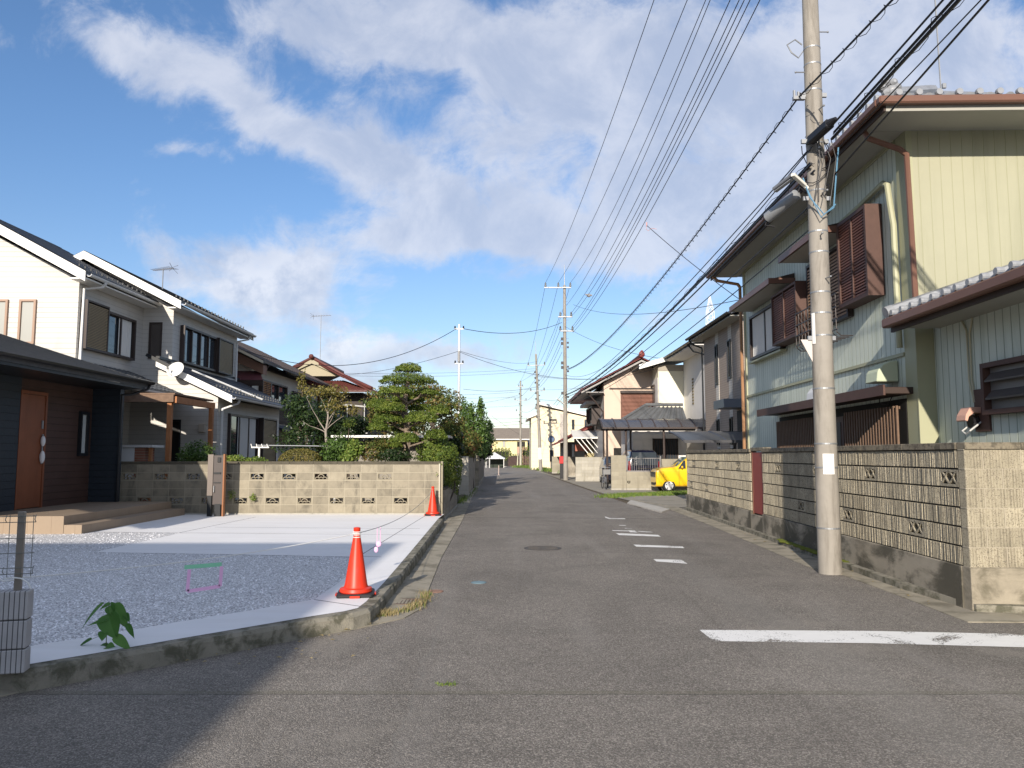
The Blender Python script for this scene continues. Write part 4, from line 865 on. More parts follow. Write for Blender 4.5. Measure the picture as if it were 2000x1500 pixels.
boxp(gh, 'corner_trim', m_ys, (-.015, .075, -.02, .30, .0, GZ-.02), (-.015, .06, GL-.13, GL+.01, 0, GZ-.02))
boxp(gh, 'band_trim', m_ys, (-.03, .0, .31, GL-.14, 2.98, 3.03), (-.03, 0, .31, GL-.14, GZ-.1, GZ-.02))
# main hip roof: eaves overhang
o1, o2 = .70, .86; zr = GZ+.08
E = dict(a=(-o1, -o2, zr), b=(8, -o2, zr), c=(8, GL+.6, zr), d=(-o1, GL+.6, zr)); RH = 2.0; R0 = (3.6, 3.6, zr+RH); R1 = (3.6, GL-3.4, zr+RH)
slope(gh, 'roof', E['d'], E['a'], R0, R1, .10, m_kaw, .27, .24, .035, .02)
slope(gh, 'roof', E['a'], E['b'], (4.6, 3.6, zr+RH), R0, .10, m_kaw, .27, .24, .035, .02)
slope(gh, 'roof', E['c'], E['d'], R1, (4.6, GL-3.4, zr+RH), .10, m_kaw, .27, .24, .035, .02)
boxp(gh, 'soffit', m_sof, (-o1+.04, 7.5, -o2+.04, .0-.012, zr-.12, zr-.08), (-o1+.04, .0, .0, GL+.56, zr-.12, zr-.08))
m_fas = M('fascia_dark', (.045, .028, .022), .6)
boxp(gh, 'fascia', m_fas, (-o1, -o1+.03, -o2, GL+.6, zr-.20, zr-.02)); boxp(gh, 'fascia', m_sof, (-o1+.03, 7.5, -o2, -o2+.03, zr-.20, zr-.02))
gA = boxp(gh, 'gutter', m_brown, (-o1-.10, 7.6, -o2-.11, -o2, zr-.13, zr-.02), bevel=.02); boxp(gh, 'gutter', m_brown, (-o1-.11, -o1-.002, -o2, GL+.66, zr-.13, zr-.02), bevel=.02)
# eave end tiles along both gutters and onigawara ornament
def repeat_part(first, spots):
    for p in spots: c = first.copy(); C.objects.link(c); c.location = p
et = MB().lathe([(.001, -.03), (.045, -.03), (.05, 0), (.045, .03), (.001, .03)], (0, 0, 0), 10, 'x').build('eave_tile', m_kaw, gh, loc=(-o1-.02, -o2+.15, zr+.05)); repeat_part(et, [(-o1-.02, -o2+.15+i*.27, zr+.05) for i in range(1, int((GL+1.4)/.27))])
et = MB().lathe([(.001, -.03), (.045, -.03), (.05, 0), (.045, .03), (.001, .03)], (0, 0, 0), 10, 'y').build('eave_tile', m_kaw, gh, loc=(-o1+.2, -o2-.02, zr+.05)); repeat_part(et, [(-o1+.2+i*.27, -o2-.02, zr+.05) for i in range(1, 28)])
oni = MB(); oc = (-o1+.22, -o2+.22, zr+.17)
oni.ball(oc, .13, 8, (1, 1, .9))
for a_ in range(6): t_ = a_*1.05; oni.lathe([(.02, -.06), (.055, -.03), (.06, .03), (.02, .06)], (oc[0]-.06+.10*math.cos(t_), oc[1]-.08, oc[2]+.08*math.sin(t_)+.03), 10, 'y')
oni.tube([(oc[0], oc[1], oc[2]-.02), (oc[0]+1.2, oc[1]+1.2, oc[2]+.60)], .09, 8); oni.build('ridge_ornament', m_kaw, gh, smooth=True)
hb = MB(); hb.tube([(oc[0]+.1, oc[1]+.1, oc[2]), (R0[0], R0[1], R0[2]+.1)], .09, 8); hb.tube([(R0[0], R0[1], R0[2]+.1), (R1[0], R1[1], R1[2]+.1)], .11, 8); hb.build('ridge_tiles', m_kaw, gh)
pipe(gh, [(-o1+.05, -o2+.75, zr-.16), (-o1+.1, -o2+.72, zr-.28), (-.12, -.07, zr-.42), (-.03, -.07, zr-.5), (.0, -.07, 3.65)], .042, m_brown)
pipe(gh, [(-o1, GL+.3, zr-.16), (-o1+.1, GL+.25, zr-.28), (-.12, GL+.06, zr-.42), (-.07, GL+.05, zr-.5), (-.07, GL+.05, .1)], .042, M('brown_pipe_far', (.30, .16, .08), .45))
pipe(gh, [(-.07, 2.6, 5.55), (-.07, 1.5, 5.62), (-.07, .62, 5.70), (-.07, .48, 5.62), (-.07, .42, 5.30), (-.07, .34, 4.95), (-.07, .33, 3.1)], .045, m_ys, 'duct_cover')
# side windows (second floor). coordinate along = local y, outward = -x
fg = FF((0, 0, 0), (0, 1, 0), (-1, 0, 0))
m_shr = M('rust_brown_louvre', (.155, .062, .042), .55, var=.12, vs=8); m_shf = M('brown_frame', (.085, .045, .035), .6, var=.15, vs=8)
louvre(gh, fg, .86, 2.0, 4.0, 5.46, m_shf, m_shr, .26, .048, .06, mids=1)
m_sb = M('tan_louvre', (.34, .21, .13), .55)
louvre(gh, fg, 2.05, 3.95, 3.88, 5.22, m_dbrown, m_sb, .10, .06, .05, mids=1)
louvre(gh, fg, 4.0, 5.55, 3.86, 4.95, m_shf, m_shr, .30, .048, .05, mids=1)
window(gh, fg, 5.58, 7.9, 3.84, 4.92, m_dbrown, m_glass, 2, .12, .06, curtain=(5.75, 7.75))
boxp(gh, 'sill', m_ys, (-.15, 0, 5.5, 7.95, 3.76, 3.80))
def awning(a0, a1, z, dep=.55):
    mb = MB(); mb.hexa([(-dep, a0, z-.02), (0, a0, z+.02), (0, a1, z+.02), (-dep, a1, z-.02), (-dep, a0, z+.07), (0, a0, z+.20), (0, a1, z+.20), (-dep, a1, z+.07)]); o = mb.build('awning', m_fas, gh)
    boxp(o, 'awning_rim', m_brown, (-dep-.03, -dep-.002, a0-.03, a1+.03, z-.03, z+.09), (-dep, .0, a0-.035, a0-.002, z-.02, z+.09), (-dep, 0, a1+.002, a1+.035, z-.02, z+.09))
    boxp(o, 'awning_underside', m_sof, (-dep+.02, -.01, a0+.02, a1-.02, z-.035, z-.022))
awning(2.02, 4.1, 5.36, .55); awning(4.9, 8.05, 5.12, .52)
# balcony guard rail around the middle window
mb = MB()
for i in range(13): y = 2.05+i*.165; mb.tube([(-.30, y, 4.28), (-.30, y, 3.62), (-.22, y, 3.55), (-.02, y, 3.55)], .009, 5)
for z in (4.28, 4.05, 3.85, 3.66): mb.bar((-.30, 2.0, z), (-.30, 4.05, z), .018, .018)
mb.bar((-.30, 2.0, 4.28), (0, 2.0, 4.28), .018, .018); mb.bar((-.30, 4.05, 4.28), (0, 4.05, 4.28), .018, .018); mb.build('guard_rail', m_dbrown, gh)
# ground floor: flat dark panel for recess shade, lattice screens, canopy
boxp(gh, 'recess_shade_panel', m_dark, (-.02, .011, .32, 6.1, .1, 2.35))  # flat near-black sheet painted as the shade of a recess
for (ya, yb, n_) in ((.42, 2.4, 20), (3.85, 6.08, 24)):
    mb = MB(); [mb.box(-.12, -.09, ya+i*(yb-ya)/n_, ya+i*(yb-ya)/n_+.034, .3, 2.25) for i in range(n_)]
    for z in (.9, 1.25, 2.2): mb.box(-.089, -.07, ya-.02, yb, z, z+.04)
    mb.build('lattice_screen', M('lattice_brown', (.16, .10, .065), .6, var=.15, vs=9), gh)
dd = boxp(gh, 'door', M('door_brown', (.10, .055, .04), .5), (-.05, -.021, 2.55, 3.75, .1, 2.2)); boxp(dd, 'door_panel', m_dbrown, (-.06, -.051, 2.65, 3.1, .3, 1.5), (-.06, -.051, 3.2, 3.65, .3, 1.5), (-.06, -.051, 2.65, 3.65, 1.62, 2.1))
mb = MB(); mb.box(-.42, .0, .10, 6.3, 2.40, 2.50); mb.build('canopy', m_fas, gh, bevel=.01); boxp(gh, 'canopy_rim', m_shf, (-.45, -.421, .08, 6.32, 2.38, 2.53))
def hood(y, z, s_, mat, nm='vent_hood'):
    mb = MB(); pr = [(0, 0), (0, s_), (-s_*.35, s_*.97), (-s_*.72, s_*.80), (-s_*.95, s_*.5), (-s_*1.02, .0)]
    mb.extr([(a_-.001, y, z+b__) for a_, b__ in pr], (0, s_*1.25, 0)); h_ = mb.build(nm, mat, gh, smooth=False, bevel=.012)
    return h_
hood(.55, 2.62, .32, M('hood_green', (.48, .53, .38), .5)); hood(3.3, 2.55, .28, M('hood_white', (.62, .62, .62), .45))
boxp(gh, 'conduit_box', m_steel, (-.1, -.001, 1.02, 1.12, 2.50, 2.62), bevel=.01); pipe(gh, [(-.06, 1.05, 2.5), (-.10, 1.0, 2.32), (-.06, .8, 2.28), (-.03, .62, 2.5)], .007, m_cable, 'cable')
# lower front wing with its own tiled eave
wx = .24
boxp(gh, 'wing_wall', m_gs, (wx, 7, -5.2, -.011, 0, 3.33)); boxp(gh, 'corner_trim', m_ys, (-.02, wx-.002, -.045, -.012, .0, 3.33))
ez = 3.45; ex0 = -.40
slope(gh, 'roof', (ex0, -.20, ez), (ex0, -6.2, ez), (2.6, -6.2, ez+1.05), (2.6, -.20, ez+1.05), .10, m_kaw, .27, .24, .035, .02)
boxp(gh, 'soffit', m_sof, (ex0+.03, wx, -6.0, -.20, ez-.15, ez-.12)); boxp(gh, 'gutter', m_brown, (ex0-.13, ex0-.01, -6.3, -.12, ez-.14, ez-.01), bevel=.02); boxp(gh, 'fascia', m_fas, (ex0-.008, ex0+.03, -6.2, -.14, ez-.2, ez-.02))
mb = MB(); mb.lathe([(.001, -.03), (.040, -.03), (.048, 0), (.045, .05), (.001, .06)], (.01, 0, .055), 12, 'x')
mb.extr([(0, .02, .05), (0, -.135, .012), (0, -.24, .05), (0, -.24, .015), (0, -.135, -.022), (0, .02, .015)], (.03, 0, 0))
et = mb.build('eave_tile', m_kaw, gh, loc=(ex0-.06, -.32, ez)); repeat_part(et, [(ex0-.06, -.32-i*.27, ez) for i in range(1, 22)])
mb = MB(); mb.tube([(ex0-.03, -.20, ez+.10), (2.6, -.20, ez+1.15)], .075, 8); mb.tube([(ex0-.10, -.20, ez+.075), (ex0, -.20, ez+.11)], .085, 10); mb.build('ridge_tiles', m_kaw, gh, smooth=True)
boxp(gh, 'flashing', m_brown, (-.05, .35, -.19, -.02, 3.6, 3.68)); boxp(gh, 'downpipe_shoe', m_brown, (-.1, .02, -.17, -.03, 3.58, 3.72), bevel=.01)
fw_ = FF((wx, 0, 0), (0, 1, 0), (-1, 0, 0))
wj = window(gh, fw_, -2.45, -1.32, 2.02, 2.66, m_shf, M('frosted_dark', (.16, .15, .14), .35), 1, .12, .06)
mb = MB()
for z in (2.20, 2.42): mb.hexa([fw_.p(-2.38, .12, z), fw_.p(-1.40, .12, z), fw_.p(-1.40, .03, z+.10), fw_.p(-2.38, .03, z+.10), fw_.p(-2.38, .12, z+.02), fw_.p(-1.40, .12, z+.02), fw_.p(-1.40, .03, z+.12), fw_.p(-2.38, .03, z+.12)])
mb.build('glass_slat', M('slat_glass', (.10, .09, .085), .2), wj)
boxp(gh, 'meter_board', m_shf, (wx-.03, wx-.001, -1.31, -1.00, 1.82, 2.36))
md = thing('meter_cover', 'salmon pink curved meter cover on the wall of the green house wing', 'meter', (5.78+.2, 9.75, 2.03), math.radians(-1.5))
mb = MB(); mb.extr([(-.001, 0, .20), (-.15, 0, .20), (-.21, 0, .10), (-.22, 0, .03), (-.19, 0, .02), (-.17, 0, .08), (-.10, 0, .13), (0, 0, .12)], (0, .22, 0)); mb.build('hood', M('salmon_plastic', (.62, .36, .27), .45), md, bevel=.006)
mb = MB(); mb.cyl((0, .11, .02), (-.10, .11, .02), .085, 20); mb.build('meter_glass', M('meter_black', (.02, .02, .022), .1, spec=.8), md); mb = MB(); mb.tube([(-.0, .02, .02), (-.16, .02, -.10), (-.16, .11, -.14), (-.16, .20, -.10), (0, .20, .02)], .012, 6); mb.build('guard_loop', M('grey_plastic', (.45, .45, .43), .5), md)
pipe(gh, [(wx-.02, -.98, 2.2), (wx-.02, -.90, 2.5), (wx-.02, -.90, 3.15), (wx-.02, -.80, 3.3)], .012, M('conduit', (.50, .47, .33), .5), 'conduit'); pipe(gh, [(wx-.02, -1.02, 2.2), (wx-.02, -.96, 2.5), (wx-.02, -.97, 3.1), (wx-.02, -1.05, 3.3)], .012, MC['conduit'], 'conduit')
# tv mast behind the roof edge
a_ = thing('tv_mast', 'thin steel aerial mast rising from the tiled roof of the green house', 'antenna', P(1838, 175, 11.6)); mb = MB(); mb.tube([(0, 0, -.3), (-.03, 0, 2.6)], .013, 6); mb.build('mast', m_steel, a_); boxp(a_, 'joint_box', m_steel, (.02, .08, -.02, .02, .02, .10), bevel=.005)
# ================================================================== UTILITY POLES
def pole(label, x, y, h, r0, r1, lean=0.0, mat=None, bolts=True, bands=(), group='concrete utility poles', name='utility_pole'):
    r_ = thing(name, label, 'utility pole', (x, y, 0), 0, group); r_.rotation_euler = (0, lean, 0)
    MB().tube([(0, 0, -.1+h*i/12) for i in range(13)], [r0+(r1-r0)*i/12 for i in range(13)], 28).build('shaft', mat or m_pole, r_, smooth=True)
    if bands:
        for z in bands: mb = MB(); rr = r0+(r1-r0)*z/h+.0035; mb.lathe([(rr-.004, z-.012), (rr, z-.010), (rr, z+.010), (rr-.004, z+.012)], (0, 0, 0), 28); mb.build('steel_band', m_steel, r_)
    if bolts:
        mb = MB(); z = 4.1 if y < 20 else 2.5; k = 0
        while z < h-.6:
            rr = r0+(r1-r0)*z/h
            a_ = (math.radians(-100) if k % 2 else math.radians(-80)) if y < 20 else (0 if k % 2 else math.pi)
            if y < 20 and z > 7.0: a_ = math.pi if k % 2 else 0
            d = Vector((math.cos(a_), math.sin(a_), 0)); mb.tube([d*rr*.9+Vector((0, 0, z)), d*(rr+.13)+Vector((0, 0, z))], .009, 6); mb.ball(d*(rr+.13)+Vector((0, 0, z)), .016, 5); z += .62; k += 1
        mb.build('step_bolt', m_steel, r_)
    return r_
P1 = (4.38, 10.77)
p1 = pole('near thick concrete utility pole standing at the road edge before the ribbed wall', *P1, 13.2, .158, .085, math.radians(.15), bands=(.62, 1.45, 1.78, 2.55, 3.3, 3.62, 3.92, 4.5, 4.8, 5.4, 6.1, 6.9, 7.3, 7.55))
def wrap(parent, name, mat, z0, z1, a0, a1, R, off=.004, n=10):
    mb = MB(); k = 0
    for i in range(n+1):
        a = a0+(a1-a0)*i/n; mb.v += [((R+off)*math.cos(a), (R+off)*math.sin(a), z0), ((R+off)*math.cos(a), (R+off)*math.sin(a), z1)]
    for i in range(n): mb.f.append((2*i, 2*i+2, 2*i+3, 2*i+1))
    return mb.build(name, mat, parent)
wrap(p1, 'paper_notice', M('white_paper', (.80, .80, .78), .8, var=.03, vs=20), 1.36, 1.64, math.radians(-128), math.radians(-72), .152)
wrap(p1, 'number_plate', m_white, 3.18, 3.62, math.radians(190), math.radians(215), .146)
mb = MB(); mb.extr([(-.30, 0, 3.25), (-.14, 0, 3.25), (-.14, 0, 2.93)], (0, .01, 0)); mb.build('sign_plate', M('sign_pale', (.55, .50, .46), .6), p1)
for z in (3.27, 6.85, 6.15, 5.3): mb = MB(); mb.box(-.20, .19, -.02, .02, z-.03, z+.03); mb.build('bracket', m_steel, p1)
mb = MB()
mb.box(-.30, -.13, -.03, .03, 6.78, 6.83); mb.tube([(-.28, 0, 6.80), (-.28, 0, 6.92)], .02, 6); mb.tube([(-.22, 0, 6.80), (-.22, 0, 6.9)], .02, 6)
mb.build('bracket', m_steel, p1); mb = MB()
mb.tube([(-.14, 0, 7.62), (-.24, 0, 7.70), (-.36, 0, 7.62), (-.30, 0, 7.5), (-.2, 0, 7.42), (-.13, 0, 7.52)], .010, 6)
mb.build('bracket', m_steel, p1)
mb = MB()   # loose cable loops around the pole at the communication height
for k in range(5):
    z = 5.3+.2*k; a0 = random.random()*6; rr = .16+.05*random.random(); mb.tube([(rr*math.cos(a0+t_*.5), rr*math.sin(a0+t_*.5), z+.22*math.sin(t_*.55+k)) for t_ in range(9)], .007, 5)
for k in range(5): x = random.uniform(-.1, .25); mb.tube([(x, -.2, 6.3-random.random()*.3), (x+random.uniform(-.05, .1), -.24, 5.8), (x-.05, -.2, 5.3-random.random()*.3)], .006, 5)
mb.build('cable_loops', m_cable, p1)
mb = MB(); mb.tube([(-.25, -.15, 5.55), (-.18, -.2, 5.25), (0, -.22, 5.0), (.15, -.2, 5.1), (.22, -.16, 5.6), (.27, -.15, 6.0)], .011, 6); mb.tube([(-.22, -.18, 5.4), (-.05, -.24, 4.95), (.18, -.2, 5.15)], .009, 6); mb.build('blue_cable', M('blue_cable', (.10, .22, .33), .5), p1)
mb = MB(); mb.tube([(.0, -.1, 8.45), (.2, -.2, 8.35), (.45, -.15, 8.45), (.5, 0, 8.6)], .02, 6); mb.tube([(.0, -.1, 8.5), (.25, -.22, 8.42), (.48, -.15, 8.55)], .018, 6); mb.build('cable_loops', m_cable, p1)
# street lamp head on the pole
sl = thing('street_lamp', 'small street lamp with white arm and grey hood clamped to the near utility pole', 'street lamp', P(1572, 362, 10.6), math.radians(0)); sl.scale = (.82, .82, .82)
mb = MB(); mb.bar((0, 0, 0), (-.30, -.25, .10), .07, .055); mb.bar((-.02, 0, .01), (.06, .03, -.05), .04, .07); mb.build('arm', M('lamp_white', (.72, .70, .62), .45), sl, bevel=.006)
mb = MB(); mb.bar((-.24, -.18, .13), (-.42, .30, .03), .12, .06); mb.build('lamp_hood', M('lamp_grey', (.16, .17, .19), .45), sl, bevel=.012)
mb = MB(); mb.bar((-.25, -.15, .07), (-.42, .28, -.02), .08, .02); mb.build('lamp_cover', M('lamp_diffuser', (.25, .26, .27), .3), sl, bevel=.006)
bx_ = thing('cable_closure', 'black oblong cable closure box hanging beside the near utility pole', 'junction box', P(1606, 258, 10.5)); A, B = Vector(P(1583, 275, 10.6))-bx_.location, Vector(P(1622, 240, 10.1))-bx_.location
mb = MB(); mb.bar(A, B, .125, .125); mb.build('case', M('black_plastic', (.016, .016, .019), .45), bx_, bevel=.02); mb = MB(); d = (B-A)

mb.tube([A-d*.2, A, B, B+d*.25], [.02, .05, .06, .02], 10); mb.build('end_boot', M('black_plastic', (.016, .016, .019), .45), bx_)
cp = thing('clear_closure', 'grey translucent cylinder closure hanging on the wires under the street lamp', 'junction box', P(1528, 405, 11.0)); mb = MB(); A, B = Vector(P(1500, 425, 11.4))-cp.location, Vector(P(1556, 380, 10.9))-cp.location; mb.tube([A-(B-A)*.05, A, B, B+(B-A)*.05], [.04, .085, .085, .04], 16); mb.build('case', M('grey_clear', (.22, .23, .24), .2, spec=.6), cp, smooth=True)
mb = MB(); mb.tube([B, B+Vector((.05, 0, .1)), B+Vector((.15, 0, .02))], .02, 6); mb.tube([A, A+Vector((-.05, 0, -.12)), A+Vector((.1, 0, -.14))], .012, 6); mb.build('cable_tail', m_cable, cp)
# far poles
P2 = (3.50, 50.4); p2 = pole('tall concrete pole with a triple insulator crossarm, in the middle of the street view', *P2, 13.0, .155, .09, 0, bands=(3, 5, 8.2, 10.4, 11.6))
P3 = (2.98, 80); p3 = pole('leaning concrete pole with white band, second farthest along the right side', *P3, 12.3, .19, .10, math.radians(-2.2), bands=(2.5, 6, 9)); wrap(p3, 'white_band', m_white, 1.2, 2.4, 0, 6.28, .18, n=20)
P4 = (1.25, 112); p4 = pole('farthest concrete pole at the end of the street before the yellow house', *P4, 12.6, .19, .11, 0)
sp_ = thing('steel_pole', 'slender galvanised steel pole rising out of the trees on the left', 'utility pole', (-2.5, 36, 0)); MB().tube([(0, 0, 0), (0, 0, 7.8)], .068, 14, .055).build('shaft', M('pale_steel', (.62, .64, .66), .45, metal=.3), sp_, smooth=True)
mb = MB(); mb.box(-.22, .22, -.03, .03, 7.55, 7.62); mb.box(-.2, .2, -.03, .03, 5.9, 5.96); mb.build('crossarm', m_steel, sp_)
mb = MB()
for x, z in ((-.2, 7.6), (.2, 7.6), (-.18, 5.95), (.18, 5.95)): mb.tube([(x, 0, z), (x, 0, z+.12)], .045, 8, .03)
mb.build('insulator', m_cable, sp_); mb = MB(); mb.tube([(.0, -.12, 6.0), (.0, -.12, 6.5)], .06, 8); mb.build('clamp_box', M('grey_box', (.3, .3, .3), .5), sp_)
def arms(pl, specs):   # (z, xs, crossarm from, to)
    for z, xa, xb, ins in specs:
        mb = MB(); mb.box(xa, xb, -.19, -.11, z-.04, z+.04); mb.build('crossarm', m_steel, pl, bevel=.005)
        mb = MB()
        for x in ins: mb.lathe([(.03, 0), (.075, .03), (.08, .10), (.05, .16), (.07, .2), (.03, .30)], (x, -.15, z+.045), 10)
        mb.build('insulator', M('porcelain', (.16, .17, .18), .25, spec=.7), pl)
arms(p2, [(12.72, -1.36, .42, (-1.27, -.42, .38)), (10.75, -.45, .5, (-.3, .42)), (9.8, -.3, .6, (-.3, .5))])
arms(p3, [(11.0, -.95, .95, (-.85, .85)), (8.3, -.8, .8, (-.7, .7))]); arms(p4, [(11.6, -.6, .6, (-.28, .28)), (9.6, -.9, .9, (-.8, .8)), (8.0, -.7, .7, (-.6,))])
mb = MB(); mb.tube([(0, 0, 12.9), (0, 0, 14.3)], .03, 6, .015); mb.build('lightning_rod', m_steel, p2); mb = MB(); mb.tube([(0, 0, 12.2), (0, 0, 13.6)], .03, 6, .015); mb.build('lightning_rod', m_steel, p3)
for pl_, zz_ in ((p2, (9.2, 8.9, 7.6, 7.3, 5.6)), (p3, (10.2, 9.6, 9.1, 8.0, 7.4, 6.8, 5.5)), (p4, (10.5, 9.0, 7.4, 6.4))):
    mb = MB()
    for k, z in enumerate(zz_): mb.box(-.26, -.12, -.12, .05, z, z+.18); mb.box(.14, .26, -.08, .06, z-.22, z-.10)
    mb.build('cable_clamp', M('clamp_dark', (.06, .06, .065), .6), pl_)
mb = MB(); mb.bar((0, 0, 4.9), (-.6, -.6, 5.3), .06, .06); mb.build('stay_arm', m_white, p2)
# ================================================================== WIRES
def wire(a, b, s_, r, label, group, name='power_line', mat=None, n_=40, cat='cable'):
    return tag(MB().tube(sag(a, b, s_, n_), r, 5).build(name, mat or m_cable), label, cat, group)
X2, Y2 = P2
# high lines from the near pole's unseen head to the far pole
ORD = ['leftmost', 'second from the left', 'third from the left', 'fourth from the left', 'fifth from the left', 'sixth from the left', 'seventh from the left', 'eighth from the left', 'rightmost']
hv = 'high power lines strung between the poles'; lab = 'thin black overhead line high above the street between the near and middle poles'
def W2(p, q, s_, r, g=hv, l=lab, **k): return wire(p, q, s_, r, l, g, **k)
Zt = 12.3
for (x2, z2, x1, s_) in ((-1.27, 13.05, -1.10, .8), (-.42, 13.05, -.30, .9), (.38, 13.05, .02, 1.1), (.1, 11.5, .06, 1.15)): W2((X2+x2, Y2-.15, z2), (P1[0]+x1+.6, P1[1], 13.6), s_, .010, l=ORD.pop(0)+' of the nine high lines reaching the top edge')
for (x2, z2, x1, z1, s_) in ((.42, 11.0, .20, 12.6, .9), (.45, 10.8, .30, 12.4, 1.0), (.5, 10.1, .28, 12.1, .8), (.5, 9.9, .36, 12.0, .8), (.52, 9.7, .46, 11.8, .9)): W2((X2+x2, Y2-.15, z2), (P1[0]+x1+.55, P1[1], z1), s_, .011, l=ORD.pop(0)+' of the nine high lines reaching the top edge')
# lashed communication cables from pole 1 to pole 2 and towards the viewer
comm = 'lashed communication cables along the right side'; lc = 'black bundled communication cable between the near and the middle utility poles'
def spiral(a, b, s_, r, R, label, pitch=.35, n_=120, group=comm):
    pts = sag(a, b, s_, n_); o = tag(MB().tube(pts, r, 6).build('communication_cable', m_cable), label, 'cable', group)
    Ltot = (Vector(a)-Vector(b)).length; k = int(Ltot/pitch*6); fine = []
    for i in range(k+1):
        t_ = i/k; p = Vector(a).lerp(Vector(b), t_)+Vector((0, 0, -4*s_*t_*(1-t_))); ph = i*2*math.pi/6; fine.append(p+Vector((math.cos(ph)*R, 0, math.sin(ph)*R-.35*R)))
    MB().tube(fine, .0045, 4).build('lashing_wire', m_cable, o); return o
A1 = (P1[0]-.20, P1[1], 6.82); A2 = (X2-.1, Y2, 7.7)
spiral(A1, (X2+.1, Y2-.1, 7.25), .75, .013, .045, 'upper spiral lashed cable leaving the left bracket of the near pole')
ybk = -24
spiral(A1, (P1[0]+.1, ybk, 7.9), .95, .014, .045, 'upper spiral lashed cable passing over the viewer to the near pole', n_=80)
for k, (dx_, z1, z2, s_, r) in enumerate(((-.12, 5.75, 5.55, .55, .022), (-.08, 5.65, 5.40, .55, .016), (-.16, 5.95, 5.75, .55, .010), (.02, 5.30, 5.2, .5, .010), (-.1, 6.0, 6.9, 1.2, .009), (.12, 5.05, 5.0, .6, .010))):
    lc = ['thickest cable of the low bundle between the near and middle poles', 'medium cable just under the thickest one between the near and middle poles', 'thin upper cable of the low bundle between the near and middle poles', 'thin lower cable hanging under the bundle between the near and middle poles', 'deeply sagging thin cable meeting the middle pole high up', 'lowest separate thin cable between the near and middle poles'][k]
    wire((P1[0]+dx_, P1[1]-.18, z1), (X2, Y2-.12, z2), s_, r, lc, comm, 'communication_cable')
for k, (dx_, z1, z2, s_, r) in enumerate(((.22, 6.15, 8.3, .15, .024), (.25, 6.25, 8.4, .15, .014), (.18, 6.30, 8.3, .12, .010), (.15, 6.25, 8.1, .05, .009), (.3, 6.0, 8.2, .2, .008), (.22, 5.6, 10.2, .2, .013))):
    wire((P1[0]+dx_, P1[1]-.1, z1), (P1[0]+.30, ybk, z2), s_, r, ['thickest black cable running from the near pole over the viewer', 'medium cable lying on the thickest one over the viewer', 'uppermost thin cable of the bundle over the viewer', 'thin cable in the middle of the bundle over the viewer', 'lowest thin cable of the bundle over the viewer', 'single separate cable below the bundle at the top right corner'][k], comm, 'communication_cable')
spiral((P1[0]+.24, P1[1]-.1, 6.22), (P1[0]+.31, ybk, 8.38), .15, .008, .07, 'looped lashed cable wound round the thick bundle over the viewer', pitch=.8, n_=80)
spiral((P1[0]-.13, P1[1]-.16, 5.78), (X2, Y2-.14, 5.58), .55, .008, .06, 'looped lashed cable wound round the thick bundle beyond the near pole', pitch=1.1)
# pole 2 -> 3 -> 4
l23 = 'distant overhead line between the middle pole and the leaning pole'; X3 = P3[0]-.45; 
l23s = ['left high line', 'second high line', 'third high line', 'upper crossarm line', 'lower crossarm line', 'upper clamp line', 'middle clamp line', 'lower clamp line', 'lowest communication line', 'second lowest communication line']
for (xa, za, xb, zb) in ((-1.27, 12.95, -.85, 11.2), (-.42, 12.95, 0, 11.2), (.38, 12.95, .85, 11.2), (-.3, 10.9, -.4, 9.9), (-.3, 9.9, -.2, 9.4), (-.3, 9.2, .1, 9.1), (-.25, 8.9, .2, 8.9), (-.2, 8.4, .2, 8.6), (-.1, 5.5, 0, 5.2), (-.1, 5.8, .1, 5.6)):
    wire((X2+xa, Y2-.1, za), (X3+xb, P3[1], zb), .35, .012, l23s.pop(0)+' between the middle pole and the leaning pole', 'lines between the middle and leaning poles', n_=20)
l34s = ['topmost', 'second highest', 'third highest', 'lowest', 'second lowest']
for (xa, za, xb, zb) in ((-.85, 11.2, -.5, 11.9), (-.2, 9.4, -.6, 9.9), (.2, 8.6, .5, 9.6), (0, 5.2, 0, 6.5), (.1, 6.8, .2, 8)):
    wire((X3+xa, P3[1], za), (P4[0]+xb, P4[1], zb), .4, .013, l34s.pop(0)+' thin overhead line between the leaning pole and the farthest pole', 'lines between the last two poles', n_=16)
def Wp(p, q, s_, label, r=.010, n_=30): return wire(P(*p), P(*q), s_, r, label, None, 'service_wire', n_=n_)
Wp((1097, 630, 50.2), (901, 641, 36), .45, 'service wire from the middle pole sagging left to the steel pole top', .016)
Wp((893, 641, 36), (482, 686, 30.5), 1.1, 'long sagging service wire from the steel pole top to the white house', .014)
Wp((895, 686, 36), (655, 733, 46), .25, 'thin wire from the steel pole clamp down to the red roofed house')
Wp((899, 686, 36), (1052, 705, 80), .4, 'thin wire from the steel pole clamp across to the leaning pole')
Wp((899, 688, 36), (1280, 720, 43), .9, 'thin wire from the steel pole clamp across the street to the pink house')
Wp((1103, 637, 50.2), (1290, 700, 33), .3, 'service wire from the middle pole down to the right hand roofs')
Wp((1263, 440, 22.5), (1442, 583, 19.5), .06, 'service wire dropping from the hooked joint to the green house corner')
Wp((1442, 586, 19.6), (1120, 575+20, 50), .5, 'nearly level wire joining the green house corner towards the middle pole')
Wp((1046, 720, 80), (650, 729, 60), .2, 'pair of level wires crossing behind the topiary tree, upper'); Wp((1046, 724, 80), (650, 733, 60), .3, 'pair of level wires crossing behind the topiary tree, lower')
